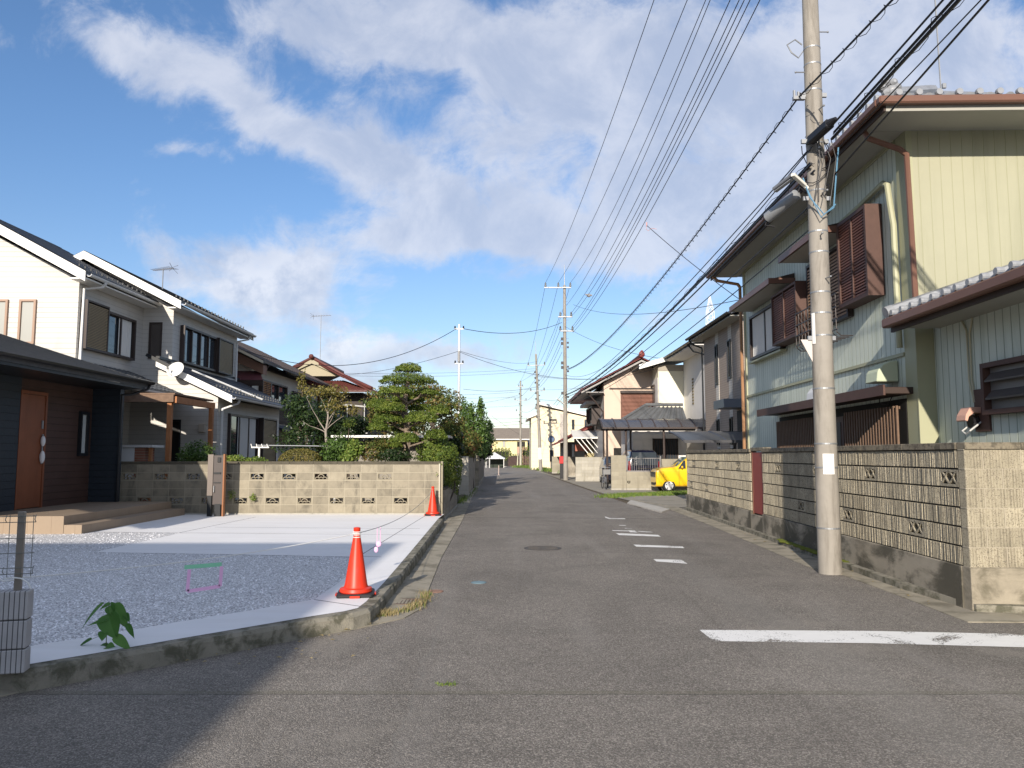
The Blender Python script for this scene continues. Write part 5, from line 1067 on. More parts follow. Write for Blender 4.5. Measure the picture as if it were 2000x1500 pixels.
for k, (a, b_, s_) in enumerate((((1017, 775, 112), (600, 748, 90), .8), ((1017, 765, 112), (700, 770, 80), .3), ((1017, 770, 112), (860, 790, 90), .5), ((1017, 792, 112), (820, 790, 100), .3), ((1017, 822, 112), (870, 815, 95), .5), ((1017, 828, 112), (760, 832, 95), .4), ((1050, 820, 80), (1180, 826, 90), .4), ((1050, 780, 80), (1240, 768, 90), .5), ((1050, 795, 80), (1160, 800, 95), .3), ((1050, 815, 80), (900, 812, 110), .3), ((1048, 735, 80), (1320, 725, 80), .6), ((1017, 760, 112), (1240, 742, 90), .5), ((1050, 755, 80), (905, 760, 60), .3), ((1017, 850, 112), (960, 812, 120), .1), ((1017, 745, 112), (1046, 726, 80), .1))):
    wire(P(*a), P(*b_), s_, .014, ['upper long wire from the farthest pole left across the red roof', 'wire from the farthest pole left over the topiary top', 'wire from the farthest pole left past the steel pole', 'short wire from the farthest pole left behind the light green tree', 'lower wire from the farthest pole left over the dark tree', 'lowest wire from the farthest pole left behind the topiary crown', 'lowest wire from the leaning pole right to the pink house', 'upper wire from the leaning pole right to the pink house', 'middle wire from the leaning pole right over the cream house', 'wire from the leaning pole left over the yellow house', 'highest wire from the leaning pole right across the street', 'wire from the farthest pole right behind the middle pole', 'wire from the leaning pole left to the steel pole', 'slack wire from the foot of the farthest pole up left', 'short wire from the farthest pole top to the leaning pole'][k], 'web of far crossing wires', 'service_wire', n_=16)
tj = thing('wire_joint', 'small pale wire joint where the drop wire leaves the high lines', 'wire joint', P(1263, 438, 22.5)); mb = MB(); mb.tube([(0, 0, .06), (0, 0, -.06)], .02, 6); mb.tube([(0, 0, 0), (-.02, 0, -.15), (.05, 0, -.2), (.15, 0, -.12), (.3, 0, -.15)], .008, 5); mb.build('clamp', M('pale_clamp', (.5, .28, .28), .5), tj)
tj = thing('wire_joint', 'small grey clamp cluster on the bundled lines right of the middle pole head', 'wire joint', P(1150, 577, 45)); mb = MB(); mb.ball((0, 0, 0), .12, 5); mb.tube([(-.2, 0, .05), (.2, 0, .0)], .05, 6); mb.build('clamp', M('grey_clamp', (.25, .25, .26), .5), tj)
# transmission tower far behind
tt = thing('lattice_tower', 'white lattice transmission tower top far behind the taupe house', 'tower', (128, 490, 0)); mb = MB(); mt_ = M('tower_white', (.72, .74, .76), .5); HT = 104
def tw(z): return 2.5 if z < 78 else (2.5-(z-78)*.03 if z < 94 else 2.0-(z-94)*.18)
zs = [0, 20, 40, 55, 66, 72, 78, 82, 86, 90, 94, 98, 102, HT]
for i in range(len(zs)-1):
    a_, b_ = zs[i], zs[i+1]; wa, wb = max(.3, tw(a_)), max(.3, tw(b_))
    for sx in (-1, 1):
        for sy in (-1, 1): mb.bar((sx*wa, sy*wa, a_), (sx*wb, sy*wb, b_), .28, .28)
    for sy in (-1, 1): mb.bar((-wa, sy*wa, a_), (wb, sy*wb, b_), .16, .16); mb.bar((wa, sy*wa, a_), (-wb, sy*wb, b_), .16, .16); mb.bar((-wb, sy*wb, b_), (wb, sy*wb, b_), .16, .16)
mb.build('lattice', mt_, tt)
# ================================================================== OTHER HOUSES
def simple_house(name, label, o, rz=0, cat='house'): return thing(name, label, cat, o, rz)
# --- taupe house
th_ = simple_house('taupe_house', 'taupe brick tiled modern house with slim dark windows beyond the green house', (7.9, 26.0, 0)); th_.scale = (1.15, 1.10, 1.17)
m_tau = M('taupe_tile', (.33, .27, .225), .75, var=.08, vs=2, line=('z', .075, .010, (.20, .165, .14), .003)); m_tauL = M('pale_tile', (.56, .53, .48), .75, line=('z', .075, .010, (.36, .34, .30), .003))
boxp(th_, 'wall', m_tau, (0, 7, 0, 4.85, 0, 5.6)); boxp(th_, 'pale_strip', m_tauL, (-.015, .0, 2.85, 3.22, 0, 5.5), (-.015, 0, 1.25, 1.62, 0, 5.5))
f_ = FF((0, 0, 0), (0, 1, 0), (-1, 0, 0))
window(th_, f_, 2.87, 3.18, 3.7, 5.0, m_trimd, m_glass, 1, .06, .04, bars=(4.0,)); window(th_, f_, 1.28, 1.6, 3.75, 4.95, m_trimd, m_glass, 1, .06, .04, bars=(4.0, 4.2))
for a_ in (2.87, 1.28): window(th_, f_, a_, a_+.3, 1.7, 2.55, m_trimd, m_glass, 1, .06, .04); window(th_, f_, a_, a_+.3, .5, 1.6, m_trimd, m_glass, 1, .06, .04)
boxp(th_, 'door_canopy', M('slate_metal', (.10, .11, .13), .4), (-.7, -.016, -.3, .9, 2.75, 3.0)); boxp(th_, 'doorway_shade_panel', m_dark, (-.02, -.001, -.0, .8, 0, 2.7)); boxp(th_, 'band_trim', m_tauL, (-.03, -.016, 0, 4.85, 5.42, 5.6))  # the doorway is a thin black sheet standing for its inner shade
slope(th_, 'roof', (-.45, -.4, 5.55), (-.45, 5.3, 5.55), (3.5, 5.3, 7.0), (3.5, -.4, 7.0), .10, m_slate, .45, .3, 0); slope(th_, 'roof', (7.5, -.4, 5.55), (7.5, 5.3, 5.55), (3.5, 5.3, 7.0), (3.5, -.4, 7.0), .10, m_slate, .45, .3, 0)
mb = MB(); mb.extr([(0, 0, 5.6), (7, 0, 5.6), (3.5, 0, 6.85)], (0, 4.85, 0)); mb.build('gable', m_tau, th_)
gutter_(th_, (-.51, -.4, 5.52), (-.51, 5.35, 5.52), .06, m_trimd); boxp(th_, 'soffit', m_sof, (-.44, -.001, -.3, 5.2, 5.40, 5.43)); pipe(th_, [(-.5, 5.0, 5.45), (-.4, 5.0, 5.3), (-.05, 4.95, 5.15), (-.05, 4.95, .2)], .035, m_trimd)
guards(th_, [(-.3, i*.6, 5.66) for i in range(9)])
# --- white stucco house
w2 = simple_house('stucco_house', 'white stucco house with cream projecting corner and low grey tiled porch roof', (10.05, 38.4, 0)); w2.scale = (1.5, 1.5, 1.34)  # plan position and size enlarged about the camera, height stretched less from the ground
m_stu = M('white_stucco', (.68, .66, .63), .8, var=.04, vs=2, bump=.002, dirt=(.5, .48, .44), ds=(1.2, 1.2, .4), da=.3); m_crm = M('cream_stucco', (.72, .68, .54), .8, var=.04, vs=2)
boxp(w2, 'wall', m_stu, (0, 8, 0, 4.25, 0, 5.35)); boxp(w2, 'wall', m_crm, (-.98, 8, 4.251, 9, 0, 5.15)); boxp(w2, 'frieze', M('beige_frieze', (.33, .30, .25), .8), (-.99, -.001, 4.23, 4.25, 4.88, 5.15))
boxp(w2, 'wall', m_stu, (-.995, -.981, 4.35, 8.9, 0, 4.6))
mb = MB()
for i in range(9): mb.box(-.02, -.001, 2.62, 2.80, 3.3+i*.125, 3.38+i*.125)
mb.build('vent_slots', M('slot_brown', (.16, .13, .07), .8), w2)
f2 = FF((-.996, 0, 0), (0, 1, 0), (-1, 0, 0)); window(w2, f2, 4.9, 6.4, 3.45, 4.35, m_dbrown, m_glass, 2, .06, .05)
slope(w2, 'roof', (-.75, -.4, 5.45), (-.75, 4.3, 5.45), (4, 4.3, 7.0), (4, -.4, 7.0), .10, MC['grey_tile'], .27, .25, .02); boxp(w2, 'soffit', m_stu, (-.72, -.001, -.3, 4.2, 5.30, 5.33))
slope(w2, 'roof', (-1.75, 4.0, 5.10), (-1.75, 9.4, 5.10), (4, 9.4, 7.0), (4, 4.0, 7.0), .10, MC['grey_tile'], .27, .25, .02)
mb = MB(); mb.extr([(-1.78, 3.9, 4.92), (-1.78, 3.9, 5.12), (4, 3.9, 7.02), (4, 3.9, 6.80)], (0, .05, 0)); mb.build('bargeboard', m_white, w2); gutter_(w2, (-1.8, 3.9, 5.08), (-1.8, 9.4, 5.08), .06, m_trimd); gutter_(w2, (-.80, -.4, 5.42), (-.80, 4.0, 5.42), .06, m_trimd); pipe(w2, [(-.8, 0, 5.36), (-.6, 0, 5.1), (-.1, 0.05, 4.95)], .03, m_trimd)
w2b = w2; w2 = simple_house('tiled_annex', 'single storey white walled annex with a grey tiled roof behind the barrel carport', (9.4, 38.8, 0)); w2.scale = (1.2, .8, 1.2)
boxp(w2, 'wall', m_stu, (-2.4, -.0, 3.6, 9, 0, 2.65)); 
slope(w2, 'roof', (-2.9, 3.0, 2.85), (.0, 3.0, 2.85), (-.0, 4.26, 3.55), (-1.7, 4.26, 3.55), .10, MC['grey_tile'], .30, .30, .06); slope(w2, 'roof', (-2.9, 9.0, 2.85), (-2.9, 3.0, 2.85), (-1.7, 4.26, 3.55), (-1.0, 9.0, 3.75), .10, MC['grey_tile'], .30, .30, .06)
mb = MB(); mb.tube([(-2.9, 3.0, 2.95), (-1.7, 4.26, 3.65), (-1.0, 4.26, 3.68)], .07, 8); mb.tube([(-1.7, 4.2, 3.66), (0, 4.2, 3.66)], .07, 8); mb.build('ridge_tiles', MC['grey_tile'], w2)
boxp(w2, 'porch_eave', m_white, (-2.85, 0, 3.05, 3.15, 2.62, 2.76)); f3 = FF((0, 3.6, 0), (1, 0, 0), (0, -1, 0)); window(w2, f3, -1.5, -.35, .95, 2.1, m_dbrown, m_glass, 2, .08, .06)
mb = MB(); [mb.fbox(f3, -1.45+i*.12, -1.42+i*.12, .10, .13, .98, 2.08) for i in range(9)]; mb.build('lattice', m_dbrown, w2); boxp(w2, 'base_panel', M('base_brown', (.16, .11, .085), .7, line=('u', .2, .01, (.08, .05, .04), .003)), (-2.42, 0, 3.57, 3.599, 0, .8))
# --- pink house
ph_ = simple_house('pink_house', 'pinkish beige two storey house with red tiled gable and brown shutters', (5.04*46.8/42, 46.8, 0)); ph_.scale = (1.11, 1.11, 1.085)  # pushed back along the line of sight, scaled in plan about the camera
m_pnk = M('pink_stucco', (.58, .465, .375), .8, var=.05, vs=1.5, dirt=(.50, .40, .30), ds=(1.5, 1.5, .4), da=.35); m_red = M('red_tile', (.17, .035, .028), .5, var=.2, vs=4, island=.2); m_gry = M('grey_stucco', (.42, .40, .38), .8)
mb = MB(); mb.extr([(0, 0, 0), (6.5, 0, 0), (6.5, 0, 4.4), (2.02, 0, 6.75), (0, 0, 5.55)], (0, 9, 0)); mb.build('wall', m_pnk, ph_)
boxp(ph_, 'side_wall', m_gry, (-.02, -.001, .05, 9, 0, 5.4)); boxp(ph_, 'string_course', m_dbrown, (.3, 3, -.06, -.001, 5.20, 5.27)); boxp(ph_, 'corner_board', m_dbrown, (-.04, .0, -.02, .05, 0, 5.4))
slope(ph_, 'roof', (-1.3, -.5, 5.15), (-1.3, 9.5, 5.15), (2.02, 9.5, 6.95), (2.02, -.5, 6.95), .14, m_red, .30, .28, .03); slope(ph_, 'roof', (7.5, -.5, 4.4), (7.5, 9.5, 4.4), (2.02, 9.5, 6.95), (2.02, -.5, 6.95), .14, m_red, .30, .28, .03)
mb = MB(); mb.extr([(-1.28, -.5, 4.93), (-1.28, -.5, 5.1), (2.02, -.5, 6.90), (7.4, -.5, 4.4), (7.4, -.5, 4.2), (2.02, -.5, 6.70)], (0, .06, 0)); mb.build('bargeboard', M('grey_board', (.33, .31, .29), .7), ph_); boxp(ph_, 'soffit', m_gry, (-1.2, -.03, -.4, 9.3, 4.98, 5.02))
mb = MB(); mb.tube([(2.02, -.6, 7.05), (2.02, 9.5, 7.05)], .13, 8); mb.ball((2.02, -.6, 7.10), .17, 6, (1, .6, 1.1)); mb.ball((2.02, -.62, 7.26), .08, 6); mb.build('ridge_ornament', m_red, ph_)
f4 = FF((0, 0, 0), (1, 0, 0), (0, -1, 0)); louvre(ph_, f4, .92, 4.2, 3.55, 4.95, M('umber_frame', (.14, .065, .045), .6), M('umber_slats', (.26, .12, .085), .6), .14, .075, .05, mids=2); boxp(ph_, 'shutter_box', m_dbrown, (.90, 4.25, -.26, -.001, 4.96, 5.10))
f5 = FF((-.02, 0, 0), (0, 1, 0), (-1, 0, 0)); window(ph_, f5, 1.6, 4.8, 3.3, 4.35, m_dbrown, m_glass, 4, .5, .06); boxp(ph_, 'bay_canopy', m_gry, (-.85, -.021, 1.2, 5.3, 4.45, 4.62)); boxp(ph_, 'garage_shade_panel', m_dark, (.5, 3.6, -.02, -.001, 0, 1.9)); boxp(ph_, 'shutter_door', M('mid_brown', (.20, .12, .085), .6), (2.0, 2.7, -.03, -.021, 0, 2.5)); pipe(ph_, [(-.9, -.1, 5.0), (-.35, -.1, 4.3), (-.06, -.1, 3.9), (-.06, -.08, .2)], .04, m_dbrown)  # garage opening drawn as a flat black sheet of painted shade
# --- carports
def carport(label, x0, x1, y0, y1, z0, rise, fm, pm_, posts, nb=6, tilt=0):
    r_ = thing('carport', label, 'carport', (x0, y0, 0)); Wd = y1-y0; LX = x1-x0; N = 10
    def zz(t_): return z0+rise*math.sin(math.pi*(.06+.88*t_)) + tilt*t_
    mb = MB()
    for i in range(N):
        t0, t1 = i/N, (i+1)/N; mb.hexa([(0, Wd*t0, zz(t0)), (LX, Wd*t0, zz(t0)), (LX, Wd*t1, zz(t1)), (0, Wd*t1, zz(t1)), (0, Wd*t0, zz(t0)+.012), (LX, Wd*t0, zz(t0)+.012), (LX, Wd*t1, zz(t1)+.012), (0, Wd*t1, zz(t1)+.012)])
    mb.build('roof_panel', pm_, r_)
    mb = MB()
    for j in range(nb+1):
        x = LX*j/nb; mb.tube([(x, Wd*i/N, zz(i/N)+.015) for i in range(N+1)], .035, 6)
    for t_ in (0, .33, .66, 1): mb.bar((0, Wd*t_, zz(t_)-.01), (LX, Wd*t_, zz(t_)-.01), .06, .08 if t_ in (0, 1) else .03)
    mb.build('roof_frame', fm, r_)
    for (x, y) in posts: MB().tube([(x-x0, y-y0, 0), (x-x0, y-y0, z0-.1), (x-x0, y-y0+.25*(1 if y-y0 < Wd/2 else -1), z0+.18)], .055, 8).build('post', fm, r_)
    return r_
m_poly = M('smoked_panel', (.085, .085, .095), .22, spec=.6, alpha=.80); m_cpf = M('carport_frame', (.055, .040, .035), .45)
carport('long barrel vaulted carport with smoked panels in front of the pink house', 4.5, 9.8, 38.2, 43.0-1.8, 2.86, .62, m_cpf, m_poly, [(4.75, 38.5), (5.7, 38.5), (7.6, 38.5), (6.3, 40.9), (9.6, 38.5)], 8)
carport('low dark grey carport roof just above the end of the ribbed wall', 5.25, 9.2, 23.5, 25.7, 2.04, .05, M('grey_frame', (.06, .06, .065), .45), M('grey_panel', (.075, .08, .085), .35), [(7.4, 25.6), (9.0, 25.6)], 3, tilt=.34)
# --- block wall with railing in front of the navy van
bw = block_wall('block_wall', 'short grey block wall end standing beside the bicycle', 'wall', (4.62, 36.0, .0), 0, 2, 8, bl=.35, bh=.19, th=.14, mat=M('block_buff2', (.29, .265, .205), .9, var=.15, vs=3, island=.08, dirt=(.17, .15, .11), ds=(3, 3, 1), da=.5), mortar=M('mortar2', (.30, .27, .2), .9), base=.09, gap=.01)
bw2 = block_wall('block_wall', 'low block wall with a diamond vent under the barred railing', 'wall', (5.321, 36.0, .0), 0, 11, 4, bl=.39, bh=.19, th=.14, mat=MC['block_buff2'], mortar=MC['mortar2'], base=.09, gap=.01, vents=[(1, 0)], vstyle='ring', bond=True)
block_wall('block_wall', 'grey block wall behind the yellow car hood', 'wall', (6.98, 36.02, .87), 0, 7, 3, bl=.39, bh=.19, th=.14, mat=MC['block_buff2'], mortar=MC['mortar2'], gap=.01)
rl = thing('railing', 'thin barred metal railing on the low block wall before the navy van', 'railing', (5.33, 36.05, .88)); mb = MB(); mb.bar((0, 0, .0), (1.62, 0, 0), .05, .06); mb.bar((0, 0, .60), (1.62, 0, .60), .03, .03); mb.bar((1.6, 0, 0), (1.6, 0, .7), .05, .05); mb.bar((.02, 0, 0), (.02, 0, .7), .05, .05)
for i in range(15): mb.tube([(.06+i*.107, 0, 0), (.06+i*.107, 0, .6)], .011, 5)
mb.build('bars', M('rail_grey', (.20, .19, .19), .5), rl)
block_wall('block_wall', 'white faced low block wall between the middle pole and the bicycle', 'wall', (3.95, 48.0, .0), 0, 6, 7, bl=.38, bh=.2, th=.14, mat=M('block_pale2', (.36, .34, .29), .9, var=.15, vs=3, island=.10, dirt=(.20, .18, .13), ds=(3, 3, 1), da=.5), mortar=MC['mortar2'], base=.1, gap=.01)
block_wall('block_wall', 'old stained block wall behind the middle pole and the red box', 'wall', (3.7, 58.0, .0), 0, 7, 7, bl=.4, bh=.2, th=.14, mat=MC['block_grey'], mortar=MC['mortar2'], base=.1, gap=.01)
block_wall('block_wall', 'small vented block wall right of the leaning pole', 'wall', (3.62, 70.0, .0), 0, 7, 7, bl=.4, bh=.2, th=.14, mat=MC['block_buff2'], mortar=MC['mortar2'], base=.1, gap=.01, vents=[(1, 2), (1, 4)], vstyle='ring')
# --- cars
def loft_car(name, label, loc, rz, Lc, Wc, prof, paint, cat='car', wheelr=.28, wb=(.55, 2.95), glass=None, clearance=.20, belt=.95):
    """prof: list of (x, z_top, half width at top) from nose to tail along local +x"""
    r_ = thing(name, label, cat, loc, rz); rings = []; hw = Wc/2
    for (x, zt, wt, zl, wl_) in prof:
        zb = min(belt, zt-.03); ring = [(0, clearance), (wl_*.8, clearance), (wl_*.97, clearance+.08), (wl_, .55), (wl_*.985, zb-.02)]
        if zt > belt+.12: ring += [(wl_*.96, belt), (wt*1.03, zt-.16), (wt*.93, zt-.04), (wt*.6, zt), (0, zt+.012)]
        else: ring += [(wl_*.95, zb+.0), (wl_*.90, zt-.02), (wl_*.8, zt-.005), (wl_*.5, zt+.012), (0, zt+.02)]
        rings.append([(x, -y, z) for y, z in ring][::-1]+[(x, y, z) for y, z in ring[1:-1]])
    mb = MB(); n_ = len(rings[0]); 
    for rg in rings: mb.v += rg
    for i in range(len(rings)-1):
        for j in range(n_): a_ = i*n_+j; b_ = i*n_+(j+1) % n_; mb.f.append((a_, b_, b_+n_, a_+n_))
    mb.f.append(tuple(range(n_))); mb.f.append(tuple((len(rings)-1)*n_+j for j in range(n_)))
    body = mb.build('body', paint, r_, smooth=True); sm = body.modifiers.new('s', 'SUBSURF'); sm.levels = 2; sm.render_levels = 2
    cut = MB()
    for wx_ in wb:
        for s_ in (-1, 1): cut.cyl((wx_, s_*(hw-.28), wheelr), (wx_, s_*(hw+.15), wheelr), wheelr+.055, 28)
    co = cut.build('cutter', paint); bo = body.modifiers.new('b', 'BOOLEAN'); bo.operation = 'DIFFERENCE'; bo.object = co; bo.solver = 'EXACT'
    bpy.context.view_layer.update(); dg = bpy.context.evaluated_depsgraph_get(); nm_ = bpy.data.meshes.new_from_object(body.evaluated_get(dg)); body.modifiers.clear(); body.data = nm_; body.data.materials.clear(); body.data.materials.append(paint); bpy.data.objects.remove(co)
    for p in body.data.polygons: p.use_smooth = True
    try: body.data.set_sharp_from_angle(angle=math.radians(35))
    except Exception: pass
    for wx_ in wb:
        for s_ in (-1, 1):
            y0 = s_*(hw-.20); y1 = s_*(hw-.015); mb = MB(); mb.lathe([(wheelr*.6, 0), (wheelr*.93, .0), (wheelr, .03), (wheelr, .15), (wheelr*.93, .185), (wheelr*.66, .185)], (wx_, min(y0, y1), wheelr), 28, 'y'); w_ = mb.build('wheel', M('tyre', (.02, .02, .02), .8), r_, smooth=True)
            mb = MB(); yo = y1-s_*.01; mb.lathe([(.001, 0), (wheelr*.66, 0), (wheelr*.66, s_*.012), (wheelr*.3, s_*.022), (.001, s_*.024)], (wx_, yo, wheelr), 28, 'y'); hc = mb.build('hubcap', M('hub_white', (.66, .66, .66), .35), w_, smooth=True)
            mb = MB()
            for k in range(5): a_ = k*2*math.pi/5+.3; mb.lathe([(.001, 0), (.030, 0), (.030, s_*.004), (.001, s_*.004)], (wx_+math.cos(a_)*wheelr*.48, yo+s_*.020, wheelr+math.sin(a_)*wheelr*.48), 10, 'y')
            mb.build('hub_hole', m_black, hc); mb = MB(); mb.lathe([(.001, 0), (wheelr+.05, 0), (wheelr+.05, .01), (.001, .01)], (wx_, s_*(hw-.27), wheelr), 20, 'y'); mb.build('arch_liner', m_black, r_)
    return r_
m_yel = M('yellow_paint', (.82, .50, .010), .28, spec=.5, coat=.8)
hw = .735
kp = [(-.02, .74, .50, .3, .64), (.0, .90, .58, .3, .70), (.05, 1.00, .60, .3, .725), (.30, 1.05, .62, .3, .735), (.74, 1.085, .62, .3, .735), (.88, 1.10, .62, .3, .735), (1.02, 1.24, .60, .3, .735), (1.36, 1.50, .58, .3, .735), (1.6, 1.56, .57, .3, .735), (2.4, 1.58, .57, .3, .735), (3.1, 1.54, .56, .3, .73), (3.34, 1.28, .55, .3, .71), (3.40, .8, .5, .3, .66)]
yc_ = loft_car('yellow_car', 'small bright yellow hatchback nosing out behind the ribbed wall, seen from the side', (6.33, 33.9+.74, .02), 0, 3.4, 1.475, kp, m_yel, wheelr=.275, wb=(.56, 2.9), belt=.98)
fc = FF((0, -.745, 0), (1, 0, 0), (0, -1, 0)); 
mb = MB(); mb.extr([(.97, -.700, 1.02), (1.30, -.700, 1.02), (1.30, -.640, 1.38), (1.22, -.645, 1.36)], (0, -.03, 0)); mb.build('quarter_window', m_glass, yc_)
mb = MB(); mb.extr([(1.36, -.700, 1.02), (2.12, -.700, 1.02), (2.12, -.62, 1.46), (1.36, -.63, 1.43)], (0, -.035, 0)); mb.extr([(2.2, -.700, 1.02), (3.0, -.700, 1.02), (2.9, -.62, 1.44), (2.2, -.62, 1.46)], (0, -.035, 0)); mb.build('side_window', m_glass, yc_)
mb = MB(); mb.hexa([(.93, -.60, 1.115), (.93, .60, 1.115), (1.39, .50, 1.50), (1.39, -.50, 1.50), (.90, -.60, 1.135), (.90, .60, 1.135), (1.36, .50, 1.525), (1.36, -.50, 1.525)]); mb.build('windscreen', M('green_glass', (.10, .16, .15), .06, spec=.9), yc_)
mb = MB(); mb.ball((.13, -.63, .80), .11, 8, (1.1, .75, 1.0)); mb.build('headlight', M('lamp_clear', (.75, .76, .75), .08, spec=.9), yc_, smooth=True); mb = MB(); mb.ball((.13, .63, .80), .11, 8, (1.1, .75, 1.0)); mb.build('headlight', MC['lamp_clear'], yc_, smooth=True)
mb = MB(); mb.box(-.04, .10, -.50, .50, .64, .86); mb.box(-.03, .1, -.66, -.45, .32, .42); mb.box(-.03, .1, -.40, .40, .28, .40); mb.build('grille', m_black, yc_, bevel=.01)
mb = MB()
for z in (.65, .70, .75): mb.box(-.045, -.034, -.45, .45, z, z+.012)
mb.build('grille_bar', m_steel, yc_); mb = MB(); mb.box(1.02, 1.022, -.742, -.738, .30, 1.0); mb.box(.99, 1.0, -.7395, -.72, .3, 1.0); mb.build('door_seam', m_black, yc_); mb = MB(); mb.ball((1.12, -.83, 1.08), .08, 6, (.6, 1, .8)); mb.build('mirror', m_yel, yc_)
m_nav = M('navy_paint', (.006, .007, .022), .22, spec=.5, coat=.8)
vp = [(0, .9, .7, .3, .78), (.05, 1.35, .70, .3, .84), (.12, 1.80, .66, .3, .85), (.4, 1.90, .66, .3, .85), (2.6, 1.92, .66, .3, .85), (3.1, 1.75, .64, .3, .85), (3.6, 1.15, .66, .3, .84), (4.3, .95, .62, .3, .78), (4.42, .6, .5, .3, .68)]
nv = loft_car('navy_van', 'dark navy minivan parked tail first under the barrel carport behind the railing', (6.62, 38.6, .02), math.radians(90), 4.4, 1.7, vp, m_nav, 'van', .31, (.8, 3.5), belt=1.05)
mb = MB(); mb.hexa([(-.03, -.66, 1.10), (-.03, .66, 1.10), (.10, .60, 1.75), (.10, -.60, 1.75), (-.05, -.66, 1.10), (-.05, .66, 1.10), (.08, .60, 1.75), (.08, -.60, 1.75)]); mb.build('rear_window', m_glass, nv); mb = MB(); mb.box(-.05, -.02, -.35, .35, .93, .97); mb.build('chrome_strip', M('chrome', (.7, .7, .7), .15, metal=1), nv)
mb = MB(); mb.box(-.035, .05, -.80, -.70, .75, 1.3); mb.build('tail_lamp', M('tail_red', (.25, .01, .01), .2), nv); mb = MB(); mb.box(-.035, .05, .70, .80, .75, 1.3); mb.build('tail_lamp', MC['tail_red'], nv)
dk = loft_car('dark_car', 'dark compact car deep in the shade beside the navy van', (5.95, 43.2, .02), math.radians(-90+180), 3.4, 1.45, kp, M('black_paint', (.01, .011, .02), .2, coat=.7), 'car', .275, (.56, 2.9), belt=.98)
mb = MB(); mb.hexa([(.93, -.60, 1.115), (.93, .60, 1.115), (1.39, .50, 1.50), (1.39, -.50, 1.50), (.90, -.60, 1.135), (.90, .60, 1.135), (1.36, .50, 1.525), (1.36, -.50, 1.525)]); mb.build('windscreen', m_glass, dk); mb = MB(); mb.ball((.16, -.60, .78), .10, 6); mb.build('headlight', MC['lamp_clear'], dk)
# bicycle
bc = thing('bicycle', 'bicycle seen end on leaning by the block wall under the carport edge', 'bicycle', (4.45, 36.6, 0), math.radians(93)); mb = MB()
def ringm(mb, c, R, r, n_=28): mb.tube([(c[0]+R*math.cos(i*2*math.pi/n_), c[1], c[2]+R*math.sin(i*2*math.pi/n_)) for i in range(n_+1)], r, 6, cap=False)
for x in (0, 1.05): mb = MB(); ringm(mb, (x, 0, .34), .32, .018); w_ = mb.build('wheel', M('tyre', (.02, .02, .02), .8), bc); mb = MB(); [mb.tube([(x, 0, .34), (x+.3*math.cos(k*.45), 0, .34+.3*math.sin(k*.45))], .002, 4) for k in range(14)]; mb.build('spokes', m_steel, w_)
mb = MB(); [mb.tube(q_, .015, 6) for q_ in ([(0, 0, .34), (.15, 0, .95)], [(.13, 0, .85), (.5, 0, .32), (1.05, 0, .34)], [(.5, 0, .32), (.72, 0, .92)], [(.15, 0, .78), (.68, 0, .78)], [(1.05, 0, .34), (.7, 0, .78)])]; mb.build('frame', M('bike_silver', (.4, .4, .42), .35, metal=.6), bc)
mb = MB(); mb.tube([(.25, -.27, .98), (.14, -.2, 1.04), (.14, .2, 1.04), (.25, .27, .98)], .014, 6); mb.build('handlebar', m_steel, bc); mb = MB(); mb.ball((.73, 0, .97), .11, 6, (1.2, .7, .4)); mb.build('saddle', m_black, bc); mb = MB(); mb.box(-.25, .05, -.17, .17, .72, .95); mb.build('basket', M('basket_grey', (.2, .2, .2), .6), bc)
# red box
rb = thing('red_box', 'small red hydrant hose box on a dark stand by the middle pole', 'hydrant box', (3.42, 53.2, 0)); boxp(rb, 'box', M('hydrant_red', (.55, .03, .03), .4), (-.16, .16, -.12, .12, 1.05, 1.55), bevel=.02); boxp(rb, 'stand', m_black, (-.12, .12, -.08, .08, 0, 1.05))
# --- awning house (white sunroom) & brown low house
aw = simple_house('brown_house', 'low dark brown house with red roof and a white slatted sunroom awning', (4.6, 50, 0))
boxp(aw, 'wall', M('olive_brown', (.12, .09, .065), .8, var=.2), (.4, 6, 3, 12, 0, 3.3)); boxp(aw, 'ochre_wall', M('ochre', (.42, .36, .20), .8, var=.1), (.55, 1.5, 2.7, 2.98, 0, 2.4)); boxp(aw, 'doorway_shade_panel', m_dark, (1.55, 2.6, 2.9, 2.999, 0, 2.2))  # black panel on the wall stands for shade inside the doorway
slope(aw, 'roof', (-.9, 2.2, 2.75), (-.9, 12, 2.75), (3.2, 12, 4.9), (3.2, 2.2, 4.9), .12, m_red, .3, .28, .03); mb = MB(); mb.extr([(.4, 2.6, 2.4), (6, 2.6, 2.4), (6, 2.6, 4.2), (3.2, 2.6, 4.8), (.4, 2.6, 3.3)], (0, .3, 0)); mb.build('gable', M('grey_brown', (.13, .11, .10), .8), aw)
mb = MB(); mb.hexa([(-.6, 0.2, 2.70), (1.5, .2, 2.70), (1.5, 2.5, 3.25), (-.6, 2.5, 3.25), (-.6, .2, 2.77), (1.5, .2, 2.77), (1.5, 2.5, 3.32), (-.6, 2.5, 3.32)]); mb.build('awning_roof', m_white, aw)
for i in range(4): x = -.4+i*.32; MB().bar((x, .3, 2.66), (x+.75, .3, 1.75), .07, .05).build('awning_brace', m_white, aw)
boxp(aw, 'panel', m_white, (1.35, 1.45, .25, .35, 0, 2.68)); boxp(aw, 'red_panel', M('brick_panel', (.35, .12, .08), .7), (-.3, .6, 2.4, 2.5, 1.9, 2.35))
